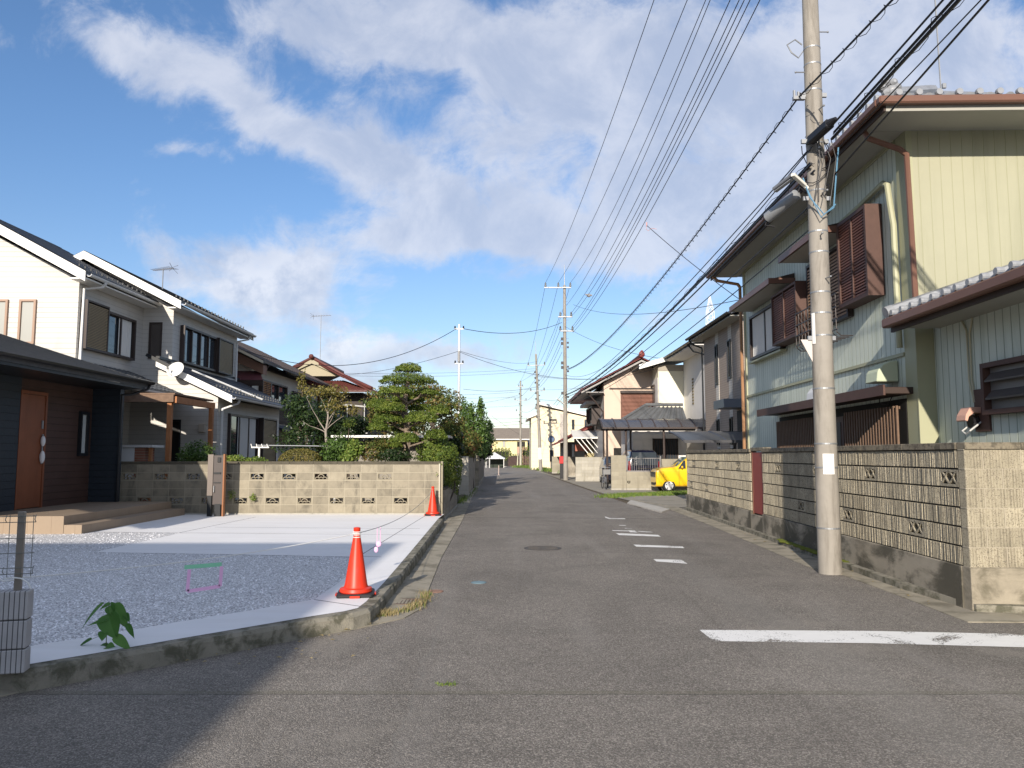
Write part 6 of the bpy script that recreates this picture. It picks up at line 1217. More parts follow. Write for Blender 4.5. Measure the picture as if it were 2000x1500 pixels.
# second red roof strip further
rh = simple_house('red_roof_shed', 'small lean-to building with a red roof left of the brown house', (4.3, 63, 0)); boxp(rh, 'wall', M('shed_wall', (.14, .11, .095), .8), (0, 6, 0, 6, 0, 2.7)); slope(rh, 'roof', (-.8, -.5, 2.55), (-.8, 6, 2.55), (5.5, 6, 5.4), (5.5, -.5, 5.4), .10, m_red, .3, .28, .02); boxp(rh, 'white_panel', m_white, (.6, 1.0, -.05, -.001, 1.4, 2.5))
# --- cream house
ch = simple_house('cream_house', 'tall cream house with a round window and mono pitched white edged roof', (2.0, 88, 0)); m_cr = M('cream_siding', (.72, .62, .44), .7, var=.04, line=('z', .45, .02, (.52, .44, .32), .004))
mb = MB(); mb.extr([(.2, 0, 0), (9, 0, 0), (9, 0, 5.4), (1.1, 0, 7.2), (1.1, 0, 6.3), (.2, 0, 6.0)], (0, 9, 0)); mb.build('wall', m_cr, ch)
mb = MB(); mb.extr([(.9, -.3, 7.45), (.9, -.3, 7.75), (9.4, -.3, 5.75), (9.4, -.3, 5.45)], (0, 9.6, 0)); mb.extr([(-.3, -.3, 5.75), (-.3, -.3, 6.0), (1.09, -.3, 6.55), (1.09, -.3, 6.3)], (0, 9.6, 0)); mb.build('roof', m_white, ch); boxp(ch, 'downpipe', M('grey_strip', (.42, .38, .34), .6), (3.5, 3.85, -.06, -.001, 0, 6.4))
mb = MB(); mb.cyl((2.5, -.01, 3.45), (2.5, -.05, 3.45), .40, 24); fr = mb.build('round_window', m_trimd, ch); mb = MB(); mb.cyl((2.5, -.051, 3.45), (2.5, -.06, 3.45), .34, 24); mb.build('pane', M('blue_glass', (.12, .16, .24), .1), fr)
f6 = FF((0, 0, 0), (1, 0, 0), (0, -1, 0))
for a_, b_, c_, d_ in ((2.3, 2.75, .9, 2.2), (2.3, 3.1, 5.55, 5.75), (4.85, 5.15, 4.55, 5.7), (6.3, 6.6, 4.6, 5.7)): window(ch, f6, a_, b_, c_, d_, m_dbrown, m_glass, 1, .05, .05)
# --- yellow house far
yh = simple_house('yellow_house', 'pale yellow house with long grey roof closing the end of the street', (-3.4, 130, 0)); boxp(yh, 'wall', M('yellow_wall', (.72, .64, .34), .75, var=.04), (0, 6, 0, 6, 0, 4.3)); boxp(yh, 'brown_wall', M('pink_brown', (.45, .29, .21), .75), (4.2, 6.02, -.06, -.001, 0, 3.0)); boxp(yh, 'balcony_shade_panel', m_dark, (4.25, 5.6, -.08, -.061, 3.05, 3.9))  # balcony opening is a thin dark sheet with its shade painted in
mb = MB(); mb.hexa([(-1.0, -.7, 4.35), (6.8, -.7, 4.35), (6.8, 6.7, 4.35), (-1.0, 6.7, 4.35), (-.4, 2.8, 6.3), (6.4, 2.8, 6.3), (6.4, 3.2, 6.3), (-.4, 3.2, 6.3)]); mb.build('roof', M('grey_brown_roof', (.20, .17, .14), .8, var=.15, line=('u', .4, .03, (.12, .1, .09), .01)), yh); boxp(yh, 'eave', m_white, (-1.0, 6.8, -.72, -.70, 4.2, 4.36)); window(yh, f6, 1.8, 2.3, 3.0, 4.0, m_tan, m_gtan, 1, .05, .05); window(yh, f6, .6, 1.1, 1.2, 2.2, m_tan, m_gtan, 1, .05, .05)
gh2 = simple_house('grey_house', 'small grey walled house with dark hipped roof beside the yellow house', (2.2, 140, 0)); boxp(gh2, 'wall', M('pale_wall', (.50, .48, .44), .8), (0, 3.4, 0, 5, 0, 3.6)); mb = MB(); mb.hexa([(-.8, -.6, 3.6), (4.2, -.6, 3.6), (4.2, 5.6, 3.6), (-.8, 5.6, 3.6), (1.2, 2, 5.3), (2.1, 2, 5.3), (2.1, 3, 5.3), (1.2, 3, 5.3)]); mb.build('roof', m_slate, gh2); window(gh2, f6, .4, 1.6, 2.4, 3.3, m_dbrown, m_glass, 2, .05, .05)
# --- second white house (left, behind) and red roof house
h2 = simple_house('brown_roof_house', 'off white house with brown boards and metal canopy behind the first white house', (-11.3, 33, 0)); ho = Vector((-11.3, 33, 0)); m_off = M('offwhite_wall', (.60, .57, .50), .8, var=.05, dirt=(.42, .40, .35), ds=(1.5, 1.5, .4), da=.3)
mb = MB(); mb.extr([(-8, 0, 0), (0, 0, 0), (0, 0, 5.5), (-4, 0, 7.5), (-8, 0, 5.5)], (0, 11.5, 0)); mb.build('wall', m_off, h2)
gableroof(h2, ho, -15.3, 7.95, -10.5, 5.62, -20, 5.62, 32.2, 45.2, M('brown_tile', (.075, .06, .055), .6, var=.2, island=.2), M('cream_board', (.62, .55, .42), .7), barge=.14, pu=.3, pv=.3, amp=.03)
mb = MB(); mb.extr([(.72, -.55, 5.05), (.72, -.55, 5.45), (-3, -.55, 7.25), (-3, -.55, 6.75)], (0, .5, 0)); mb.build('brown_board', M('brown_board', (.22, .12, .08), .7), h2)
slope(h2, 'roof', (-4, -1.1, 4.75), (.9, -1.1, 4.75), (.4, -.01, 5.25), (-4, -.01, 5.25), .1, M('maroon_metal', (.12, .04, .045), .45), .45, 2, .0); boxp(h2, 'canopy_fascia', m_fas, (-4, .9, -1.12, -1.101, 4.5, 4.74)); pipe(h2, [(.75, .1, 5.5), (.6, 0, 5.2), (.06, -.06, 4.9), (.04, -.06, .5)], .05, m_fas)
f7 = FF((0, 0, 0), (0, 1, 0), (1, 0, 0)); louvre(h2, f7, 1.1, 2.3, 3.6, 5.0, m_dbrown, M('orange_wood', (.40, .20, .09), .7), .2, .08, .06, mids=1); window(h2, f7, 2.3, 4.9, 3.6, 5.0, m_dbrown, m_glass, 2, .2, .08); window(h2, f7, 6.2, 9.0, 3.3, 4.9, m_dbrown, m_glass, 2, .12, .08); window(h2, f7, 1.6, 3.4, .9, 2.6, m_dbrown, m_glass, 2, .1, .08)
mb = MB(); [mb.box(.9, .93, .9+i*.14, .93+i*.14, 3.0, 3.9) for i in range(44)]; mb.box(.88, .95, .9, 7.0, 3.9, 3.95); mb.box(.0, .95, .9, 7.0, 2.9, 3.0); mb.build('balcony', m_dbrown, h2)
slope(h2, 'roof', (1.5, -.2, 2.75), (1.5, 9, 2.75), (0, 9, 3.3), (0, -.2, 3.3), .1, m_slate, .45, .3, 0); gutter_(h2, (1.56, -.2, 2.7), (1.56, 9, 2.7), .06, m_gutw)
rr = simple_house('red_roof_house', 'brown walled house with a dark red tiled hip and gable roof and cream gable end', (-12, 45, 0)); m_rt = M('red_brown_tile', (.10, .030, .025), .5, var=.2, vs=4, island=.25)
boxp(rr, 'wall', M('dark_wall', (.06, .05, .045), .8), (-3.5, 3.2, .2, 9, 0, 5.3)); boxp(rr, 'brick_wall', M('orange_brick', (.36, .16, .08), .8, line=('z', .22, .02, (.25, .12, .07), .003)), (-3.5, .9, .0, .19, 0, 5.3))
slope(rr, 'roof', (-4.4, -1.0, 5.35), (3.9, -1.0, 5.35), (1.8, 1.6, 6.15), (-2.8, 1.6, 6.15), .12, m_rt, .28, .28, .03); slope(rr, 'roof', (3.9, -1.0, 5.35), (3.9, 9, 5.35), (0, 9, 7.35), (0, .9, 7.35), .12, m_rt, .28, .28, .03); slope(rr, 'roof', (-4.4, 9, 5.35), (-4.4, -1, 5.35), (0, .9, 7.35), (0, 9, 7.35), .12, m_rt, .28, .28, .03)
mb = MB(); mb.extr([(-1.9, .85, 6.35), (1.9, .85, 6.35), (0, .85, 7.2)], (0, .1, 0)); mb.build('gable', M('cream_gable', (.36, .32, .22), .7), rr); mb = MB(); mb.extr([(-2.2, .7, 6.22), (0, .7, 7.35), (2.2, .7, 6.22), (1.9, .7, 6.22), (0, .7, 7.1), (-1.9, .7, 6.22)], (0, .1, 0)); mb.build('bargeboard', MC['cream_gable'], rr)
mb = MB(); mb.tube([(0, .6, 7.45), (0, 9, 7.45)], .14, 8); mb.ball((0, .55, 7.5), .15, 6); mb.tube([(0, .8, 7.45), (2.0, .5, 6.35), (3.95, -1.05, 5.45)], .10, 8); mb.tube([(0, .8, 7.45), (-2.0, .5, 6.35), (-4.4, -1.05, 5.45)], .1, 8); mb.build('ridge_tiles', m_rt, rr)
mb = MB(); mb.bar((.9, -.3, 4.65), (3.7, .6, 4.45), .5, .08); [mb.tube([(x, -.3, 4.6), (x, -.3, 2.3)], .03, 6) for x in (1.6, 2.4, 3.4)]; mb.bar((.9, -.3, 2.9), (3.6, -.3, 2.9), .05, .05); mb.build('balcony_frame', M('frame_pale', (.50, .50, .48), .5), rr); boxp(rr, 'floor_slab', m_off, (.95, 3.7, -.9, .19, 2.2, 2.4))
boxp(rr, 'curtained_window', M('pale_blue', (.35, .38, .45), .5), (1.55, 1.85, .15, .199, 3.1, 4.4))
# --- white flat canopies in the garden
cn = thing('garden_canopy', 'flat white edged canopy roof glimpsed between the garden shrubs', 'canopy', (-5.65, 24.0, 0)); boxp(cn, 'roof_panel', m_white, (0, 3.7, 0, 1.3, 2.17, 2.24)); boxp(cn, 'post', m_steel, (.1, .16, .1, .16, .1, 2.165)); boxp(cn, 'post', m_steel, (3.5, 3.56, .1, .16, .1, 2.165)); boxp(cn, 'backdrop_wall', M('shed_grey', (.25, .23, .2), .9), (.3, 3.5, 1.1, 1.2, .1, 2.1))
# laundry stand
ld = thing('laundry_rack', 'white laundry pole stand behind the long block wall', 'laundry stand', (-7.15, 21.8, .1)); mb = MB(); mb.tube([(0, 0, 0), (0, 0, 1.72)], .03, 8); mb.tube([(-.22, 0, 1.74), (.28, 0, 1.74)], .022, 8); [mb.tube([(x, 0, 1.72), (x-.04, 0, 1.84)], .012, 6) for x in (-.2, -.05, .1, .25)]; mb.build('stand', m_white, ld); mb = MB(); mb.tube([(-.1, .02, 1.80), (3.2, .3, 1.76)], .016, 8); mb.build('pole', m_steel, ld)
# stop sign and street end
ss = thing('stop_sign', 'red inverted triangle stop sign on a thin pole at the far left bend', 'sign', (-2.72, 95, 0)); MB().tube([(0, 0, 0), (0, 0, 3.1)], .035, 8).build('post', m_steel, ss)
mb = MB(); mb.extr([(-.36, -.05, 2.75), (.36, -.05, 2.75), (0, -.05, 2.12)], (0, .02, 0)); pl = mb.build('plate', m_white, ss); mb = MB(); mb.extr([(-.33, -.056, 2.733), (.33, -.056, 2.733), (0, -.056, 2.155)], (0, .004, 0)); mb.build('red_face', M('sign_red', (.65, .03, .02), .45), pl)
def text(txt, loc, size, mat, parent, name='lettering', rot=(math.radians(90), 0, 0)):
    cu = bpy.data.curves.new(name, 'FONT'); cu.body = txt; cu.size = size; cu.align_x = 'CENTER'; cu.align_y = 'CENTER'; cu.extrude = .001
    tmp = bpy.data.objects.new('tmp', cu); C.objects.link(tmp); bpy.context.view_layer.update(); me = bpy.data.meshes.new_from_object(tmp.evaluated_get(bpy.context.evaluated_depsgraph_get())); bpy.data.objects.remove(tmp)
    o = bpy.data.objects.new(name, me); C.objects.link(o); me.materials.append(mat); o.parent = parent; o.location = loc; o.rotation_euler = rot; return o
try: text('止まれ', (0, -.062, 2.60), .17, m_white, pl)
except Exception: pass
tn = thing('garden_shelter', 'small white roofed shelter at the left bend beyond the stop sign', 'shelter', (-3.3, 100, 0)); mb = MB(); mb.hexa([(-.2, 0, 1.15), (2.4, 0, 1.15), (2.4, 3, 1.25), (-.2, 3, 1.25), (-.1, .1, 1.22), (2.3, .1, 1.22), (1.0, 2.5, 2.0), (0, 2.5, 2.0)]); mb.build('roof', m_white, tn); [boxp(tn, 'post', m_white, (x, x+.07, .05, .12, 0, 1.15)) for x in (-.1, .35, 2.2)]; boxp(tn, 'back_wall', M('dark_green_wall', (.04, .05, .04), .9), (.4, 2.2, 2, 2.1, 0, 1.2))
gt = thing('dark_gate', 'dark brown sliding gate at the end of the street', 'gate', (-.55, 112, 0)); mb = MB(); [mb.box(0, 1.7, 0, .05, z, z+.1) for z in (.1, .35, .6, .85, 1.1, 1.35)]; mb.box(0, .08, -.01, .06, 0, 1.5); mb.box(1.62, 1.7, -.01, .06, 0, 1.5); mb.box(.08, 1.62, .06, .08, .05, 1.45); mb.build('gate_panel', M('gate_brown', (.06, .035, .03), .7), gt)
tnk = thing('white_tank', 'small white rounded tank by the dark gate at the street end', 'tank', (-1.5, 110, 0)); mb = MB(); mb.lathe([(.3, 0), (.36, .1), (.36, .6), (.25, .85), (.05, .95)], (0, 0, 0), 14); mb.build('shell', m_white, tnk, smooth=True); boxp(tnk, 'base', m_conc, (-.5, .7, -.2, .3, -.01, .06))
pf = thing('picket_fence', 'fence of upright brown and yellowish slats at the end of the street', 'fence', (1.5, 103, 0)); mb = MB(); mb2 = MB()
for i in range(15): x = i*.22; (mb2 if i in (9, 12, 13) else mb).box(x, x+.12, random.uniform(-.02, .02), .05, 0, 1.55+random.uniform(-.1, .15))
mb.box(0, 3.2, .06, .09, .5, .6); mb.box(0, 3.2, .06, .09, 1.2, 1.3); mb.build('slats', M('slat_brown', (.14, .09, .07), .8), pf); mb2.build('pale_slats', M('slat_yellow', (.5, .36, .14), .7), pf)
for x_, h_, l_ in ((.72, 2.0, 'pale tapering guard post leaning before the farthest pole'), (1.15, 3.4, 'thin pale stake standing beside the farthest pole')):
    g_ = thing('guard_post', l_, 'post', (x_, 104, 0)); MB().tube([(0, 0, 0), (.08, 0, h_)], .09, 8, .04).build('shaft', M('pale_yellow_pvc', (.50, .48, .36), .6), g_)
tp = thing('roadside_marker', 'slim pale marker post standing on the road among the tree shadows', 'post', (-1.62*1.0, 51.5, 0)); tp.location = (*G(974, 928), 0); MB().lathe([(.10, 0), (.10, .03), (.04, .05), (.04, .75), (.015, .8)], (0, 0, 0), 12).build('shaft', M('marker_pale', (.42, .34, .30), .6), tp)
# house behind the viewer that shades the gravel lot and the road corner
nb = simple_house('viewer_side_house', 'plain pale two storey house standing behind the viewpoint on the left', (-6.0, -6.0, 0)); boxp(nb, 'wall', m_off, (-13, 0, -11, 0, 0, 6.9)); boxp(nb, 'roof', m_slate, (-13.4, .15, -11.4, .3, 6.9, 7.15)); window(nb, FF((0, 0, 0), (1, 0, 0), (0, 1, 0)), -5, -3, 3.5, 5, m_dbrown, m_glass, 2); boxp(nb, 'door', m_wood, (-2.2, -1.3, 0, .05, 0, 2.1))
# ================================================================== VEGETATION
g1 = leafmat('leaf_pine', [(0, (.035, .065, .012)), (.45, (.10, .15, .022)), (.8, (.19, .23, .04)), (1, (.27, .30, .06))])
g2 = leafmat('leaf_dark', [(0, (.010, .022, .008)), (.5, (.025, .050, .015)), (.85, (.06, .095, .03)), (1, (.11, .15, .05))], .35)
g3 = leafmat('leaf_maple', [(0, (.05, .085, .02)), (.4, (.10, .14, .03)), (.72, (.20, .15, .05)), (1, (.32, .13, .07))])
g4 = leafmat('leaf_mid', [(0, (.03, .06, .012)), (.5, (.07, .13, .025)), (.85, (.13, .21, .05)), (1, (.24, .29, .07))])
g5 = leafmat('leaf_olive', [(0, (.09, .085, .02)), (.5, (.16, .145, .035)), (1, (.26, .20, .06))])
g6 = leafmat('leaf_bright', [(0, (.06, .11, .02)), (.5, (.15, .22, .04)), (1, (.34, .36, .09))])
def pad(px, py, sx, sy, Y, depth=None, n=1200, shell=.72):
    c = P(px, py, Y); k = Y/F; rx = sx*k; rz = sy*k; return (c[0], c[1], c[2], rx, depth or rx*.9, rz, n, shell)
def tree(name, label, cat, base, parts, limbs, bark, group=None):
    r_ = thing(name, label, cat, base, 0, group); o = Vector(base)
    if limbs:
        mb = MB()
        for a, b_, r0, r1 in limbs: grow(mb, Vector(a)-o, Vector(b_)-o, r0, r1)
        mb.build('trunk', bark, r_, smooth=True)
    for (blobs_, mat, size, kw) in parts:
        bl_ = [(b_[0]-o.x, b_[1]-o.y, b_[2]-o.z)+tuple(b_[3:]) for b_ in blobs_]; leaves('crown', bl_, mat, r_, size, **kw)
    return r_
# ---- cloud pruned topiary pine
YN = 21.6; base = (P(797, 900, YN)[0], YN, .1)
pads = [(797, 722, 24, 11, 0), (796, 744, 49, 13, .0), (771, 765, 29, 10, -.7), (834, 767, 23, 8, .3), (763, 799, 27, 12, -.5), (823, 798, 23, 8, .6), (758, 820, 29, 12, -.3), (738, 836, 18, 12, -.8), (822, 820, 29, 15, -.6), (790, 859, 26, 12, -1.2), (858, 805, 18, 12, .2), (738, 792, 20, 12, .5), (797, 782, 26, 13, .5), (790, 838, 22, 10, .4), (852, 853, 20, 13, -.4), (760, 870, 22, 10, -.2)]
tp_ = lambda px, py, d=0: P(px, py, YN+d)
limbs = [(base, tp_(797, 850), .13, .10), (tp_(797, 850), tp_(791, 800), .10, .085), (tp_(791, 800), tp_(797, 745), .085, .04), (tp_(797, 745), tp_(797, 722), .05, .03)]
for (px, py, sx, sy, d) in pads[2:]: limbs.append((tp_(794, min(890, py+22)), tp_(px, py+3, d), .038, .02)); [limbs.append((tp_(px+(794-px)*.4, py+8, d*.6), tp_(px+random.uniform(-.6, .6)*sx, py+2, d+random.uniform(-.3, .3)), .028, .012)) for _ in range(3)]
bl = [pad(px, py+2, sx*1.14, sy*1.36, YN+d, n=int(1600+sx*sy*6), shell=.74) for px, py, sx, sy, d in pads]
tree('topiary_tree', 'tall cloud pruned topiary tree with layered rounded pads rising over the long block wall', 'tree', base, [(bl, g1, .045, dict(flat=.15, lump=.10, aspect=.5))], limbs, m_bark)
# ---- reddish maple behind
YM = 24.8; b2 = (P(850, 900, YM)[0], YM, .1)
mb_ = [pad(760, 785, 42, 30, YM, n=2600, shell=.3), (*pad(745, 812, 28, 22, YM, n=1500, shell=.3),), pad(865, 790, 38, 26, YM, n=2600, shell=.3), pad(812, 768, 66, 28, YM+.6, n=3600, shell=.3), pad(880, 830, 28, 24, YM, n=1100, shell=.3), pad(735, 780, 20, 16, YM, n=500, shell=.2), pad(790, 830, 70, 40, YM+.5, n=4200, shell=.2)]
lm = [(b2, P(845, 830, YM), .10, .07), (P(845, 830, YM), P(870, 780, YM), .07, .02), (P(845, 830, YM), P(800, 770, YM), .07, .02), (P(830, 860, YM), P(760, 790, YM), .06, .02), (P(845, 840, YM), P(890, 810, YM), .04, .015)]
tree('maple_tree', 'loose maple with reddening leaves spreading behind the topiary tree', 'tree', b2, [(mb_, g3, .085, dict(lump=.3))], lm, m_bark)
# ---- dark evergreen left
YD = 24.5; b3 = (P(600, 900, YD)[0], YD, .1)
tree('evergreen_tree', 'dark glossy evergreen tree before the brown roofed house', 'tree', b3, [([pad(600, 815, 45, 42, YD, n=2600, shell=.25), pad(575, 790, 26, 24, YD, n=900, shell=.25), pad(640, 830, 38, 36, YD+.8, n=1700, shell=.2), pad(590, 862, 55, 30, YD, n=1800, shell=.3)], g2, .085, dict(lump=.25))], [(b3, P(602, 810, YD), .09, .04), (P(600, 860, YD), P(570, 800, YD), .05, .02), (P(600, 850, YD), P(640, 815, YD), .05, .02)], m_barkd)
# ---- climbing sparse tree at the corner of the brown roofed house
YS = 26; b4 = (P(590, 900, YS)[0], YS, .1)
tree('slim_tree', 'slim sparse tree with yellowish leaves reaching up beside the red roofed house', 'tree', b4, [([pad(590, 745, 10, 24, YS, n=260, shell=.1), pad(600, 770, 18, 16, YS, n=260, shell=.1)], g5, .08, dict(lump=.3))], [(b4, P(592, 790, YS), .05, .03), (P(592, 790, YS), P(590, 728, YS), .03, .01)], m_bark)
# ---- bare branched tree
YB = 22.8; b5 = (P(636, 895, YB)[0], YB, .1); lb = [(b5, P(636, 845, YB), 0.0413, 0.0360), (P(636, 845, YB), P(640, 795, YB), 0.0330, 0.0180), (P(640, 795, YB), P(650, 768, YB), 0.0165, 0.0060), (P(636, 842, YB), P(610, 800, YB), 0.0193, 0.0060), (P(610, 800, YB), P(598, 775, YB), 0.0066, 0.0036), (P(637, 830, YB), P(668, 785, YB), 0.0165, 0.0048), (P(640, 810, YB), P(622, 770, YB), 0.0110, 0.0036), (P(636, 845, YB), P(605, 832, YB), 0.0165, 0.0048), (P(637, 840, YB), P(672, 812, YB), 0.0138, 0.0048), (P(605, 832, YB), P(590, 822, YB), 0.0066, 0.0030), (P(640, 805, YB), P(680, 772, YB), 0.0099, 0.0030), (P(638, 838, YB), P(655, 800, YB), 0.0110, 0.0036)]
tree('bare_tree', 'small pale barked tree with thin branches and sparse ochre top leaves', 'tree', b5, [([pad(640, 764, 42, 12, YB, n=900, shell=.2), pad(655, 790, 30, 20, YB, n=600, shell=.1), pad(690, 800, 18, 14, YB, n=160, shell=.1)], g5, .07, dict(lump=.3))], lb, M('pale_bark', (.30, .26, .22), .85, var=.2, vs=9))
# ---- shrubs behind the wall
def shrub(label, blobs_, mat, size, kw=None, cat='shrub', name='shrub', stem_core=True, bark=None):
    b0 = blobs_[0]; base = (b0[0], b0[1], .1); kw = kw or dict(lump=.2)
    lim = [(base, (b_[0], b_[1], b_[2]), .03, .012) for b_ in blobs_] if stem_core else []
    return tree(name, label, cat, base, [(blobs_, mat, size, kw)], lim, bark or m_barkd)
shrub('large olive dome shaped clipped azalea behind the long block wall', [pad(586, 903, 42, 27, 20.6, n=9000, shell=.93)], g5, .035, dict(lump=.015, aspect=.6), stem_core=True)
shrub('loose green bush behind the dark mailbox post', [pad(386, 884, 32, 22, 20.4, n=1500, shell=.3), pad(370, 893, 26, 14, 20.4, n=700, shell=.3)], g4, .06)
shrub('low yellow green hedge row right of the mailbox post', [pad(460, 897, 24, 9, 20.3, n=1000, shell=.3), pad(500, 899, 20, 7, 20.3, n=800, shell=.3), pad(436, 897, 14, 9, 20.3, n=500, shell=.3)], g6, .05)
shrub('feathery green bush between the azalea and the white canopy', [pad(660, 876, 32, 26, 21, n=2400, shell=.3), pad(645, 895, 26, 14, 21, n=900, shell=.3)], g4, .065)
shrub('bright yellow green leafy plant behind the middle of the long wall', [pad(693, 876, 18, 18, 20.6, n=650, shell=.2), pad(680, 893, 16, 12, 20.6, n=400, shell=.2)], g6, .09)
shrub('brownish mixed shrub right of the bright leafy plant', [pad(728, 882, 28, 22, 20.9, n=1700, shell=.3), pad(745, 868, 22, 16, 21.2, n=900, shell=.3)], g3, .055)
shrub('dark camellia with scattered yellow leaves above the white canopy edge', [pad(694, 832, 32, 22, 25.5, n=2600, shell=.25), pad(662, 840, 34, 24, 25.5, n=2400, shell=.25), pad(640, 800, 24, 26, 26, n=1300, shell=.2)], g2, .08)
shrub('golden tipped bush close under the camellia', [pad(682, 826, 14, 10, 23.8, n=260, shell=.3)], g6, .07)
shrub('dark green low shrub under the topiary tree', [pad(770, 890, 36, 15, 20.7, n=1700, shell=.3)], g2, .06)
shrub('rounded deep green bush right of the topiary trunk', [pad(846, 888, 30, 14, 20.9, n=2200, shell=.5), pad(872, 884, 24, 14, 21, n=1500, shell=.5)], g1, .05)
shrub('pale green shrub with upswept branches at the right end of the garden', [pad(852, 862, 22, 16, 22.3, n=1100, shell=.3), pad(870, 874, 18, 12, 22.3, n=600, shell=.3)], g6, .055)
shrub('sprawling dark shrub filling the garden behind the topiary tree', [pad(800, 880, 90, 34, 26.5, n=5200, shell=.4), pad(700, 880, 60, 28, 27, n=2600, shell=.4), pad(880, 870, 30, 34, 26, n=2400, shell=.4)], g2, .09)
shrub('trailing green hedge hanging over the low roadside wall', [(-1.85, 21.0, 1.25, .30, 1.6, .55, 4200, .6), (-1.80, 23.2, 1.15, .30, 1.5, .70, 4200, .6), (-2.2, 22, 1.6, .5, 2.2, .5, 3200, .6)], g1, .055)
# ---- trees along the left roadside walls
def bigtree(label, c, pts, mat, size, bark=m_barkd, name='roadside_tree', lump=.25):
    b_ = (c[0], c[1], .1); top = pts[0]; lim = [(b_, (c[0], c[1], pts[0][2]), .13, .06)]+[((c[0], c[1], max(1.2, q_[2]-1.2)), (q_[0], q_[1], q_[2]), .05, .015) for q_ in pts]
    return tree(name, label, 'tree', b_, [(pts, mat, size, dict(lump=lump))], lim, bark)
bigtree('reddish green bushy tree left of the slender steel pole foot', (-3.2, 32), [pad(888, 850, 30, 34, 32, n=2600, shell=.4), pad(905, 872, 22, 24, 31.5, n=1300, shell=.4)], g3, .10)
def spires(label, px0, Y, specs, mat): 
    pts = [pad(px, py, sx, sy, Y, depth=.5, n=n_, shell=.2) for px, py, sx, sy, n_ in specs]; return bigtree(label, (P(px0, 880, Y)[0], Y), pts, mat, .12, lump=.2)
spires('tall light green tree with upright pointed shoots right of the steel pole', 922, 36, [(912, 825, 17, 42, 1500), (905, 800, 8, 22, 350), (938, 830, 14, 45, 1300), (938, 795, 6, 20, 260), (925, 860, 24, 24, 1100), (921, 805, 7, 20, 260)], g4)
bigtree('russet leaved tree low between the light green and dark trees', (-2.9, 35), [pad(918, 862, 22, 26, 34.5, n=1500, shell=.4), pad(908, 884, 22, 14, 34.5, n=700, shell=.4)], g3, .09)
bigtree('dark round tree overhanging the road at the far left walls', (-3.0, 47), [pad(945, 862, 20, 34, 46, n=2200, shell=.45), pad(955, 835, 10, 16, 46, n=380, shell=.2), pad(930, 880, 20, 20, 45, n=1400, shell=.45), pad(952, 880, 9, 16, 47, n=500, shell=.4)], g2, .14)
bigtree('small dark tree over the last wall before the stop sign', (-3.3, 62), [pad(948, 872, 12, 20, 62, n=1100, shell=.45)], g2, .18)
# far hedges
def hedge(label, x0, x1, y0, y1, h, mat, n_, size):
    r_ = thing('hedge', label, 'hedge', ((x0+x1)/2, (y0+y1)/2, 0)); bl_ = []
    a_, b_ = (x1-x0)/2, (y1-y0)/2; boxp(r_, 'stem_core', m_dark, (-a_*.8, a_*.8, -b_*.7, b_*.7, 0, h*.8))  # near-black core box painted in for shade between the leaves
    N = 5
    for i in range(N): bl_.append((-a_+a_*2*(i+.5)/N, 0, h*.52, a_/N*1.5, b_, h*.52, n_//N, .6))
    leaves('crown', bl_, mat, r_, size, lump=.06)
hedge('tall clipped dark green hedge right of the stop sign', -2.7, 1.0-1.2, 114, 116, 2.7, g1, 3600, .16)
hedge('bright yellow green block hedge beside the farthest pole', 1.5, 2.7, 114, 115.5, 2.9, g6, 1400, .16)
hedge('low green hedge before the yellow house', -.2, 1.2, 118, 119.5, 1.9, g4, 900, .15)
shrub('mass of distant trees left of the yellow house', [(-8, 128, 4, 3.5, 2, 3.6, 2600, .5), (-13, 125, 4, 3, 2, 3.4, 1800, .5), (-5.2, 122, 2.2, 1.4, 1, 2.0, 900, .5)], g2, .35)
# grass and weeds
def grass(name, label, pts, n_, h, mat, wd=.004, spread=.05):
    mb = MB()
    for i in range(n_):
        k = random.random()*(len(pts)-1); a_ = Vector(pts[int(k)]); b_ = Vector(pts[int(k)+1]); p = a_.lerp(b_, k-int(k)); x = p.x+random.gauss(0, spread); y = p.y+random.gauss(0, spread); z = p.z if len(p) > 2 else 0
        hh = h*random.uniform(.4, 1.2); a = random.random()*6.28; dx_, dy_ = math.cos(a)*wd, math.sin(a)*wd; lx, ly = random.gauss(0, .35)*hh, random.gauss(0, .35)*hh; q_ = len(mb.v)
        mb.v += [(x-dx_, y-dy_, z), (x+dx_, y+dy_, z), (x+lx*.4+dx_*.8, y+ly*.4+dy_*.8, z+hh*.6), (x+lx*.4-dx_*.8, y+ly*.4-dy_*.8, z+hh*.6), (x+lx, y+ly, z+hh)]; mb.f += [(q_, q_+1, q_+2, q_+3), (q_+3, q_+2, q_+4)]
    return tag(mb.build(name, mat), label, 'grass', kind='stuff')
gd = leafmat('dry_grass', [(0, (.22, .17, .07)), (.5, (.34, .27, .13)), (1, (.45, .38, .22))]); gg = leafmat('green_grass', [(0, (.07, .12, .02)), (.6, (.14, .22, .04)), (1, (.30, .30, .08))])
q3 = lambda px, py, z=0: (*G(px, py, z), z)
grass('dry_weeds', 'dry straw coloured weeds along the kerb corner', [q3(665, 1222), q3(700, 1216), q3(735, 1206), q3(760, 1200)], 900, .07, gd, .003, .05)
grass('green_weeds', 'green and yellow weeds around the drain grate', [q3(728, 1208), q3(760, 1204), q3(800, 1194), q3(825, 1180), q3(832, 1160)], 500, .05, gg, .003, .035)
grass('straw_weeds', 'straw coloured dry weeds mixed among the green weeds by the drain grate', [q3(728, 1208), q3(760, 1204), q3(800, 1194), q3(825, 1180), q3(832, 1160)], 700, .07, gd, .003, .045)
grass('verge_weeds', 'thin weeds in the joint of the left gutter', [q3(20, 1352), q3(120, 1325), q3(210, 1303), q3(420, 1262), q3(620, 1232)], 350, .035, gd, .003, .03)
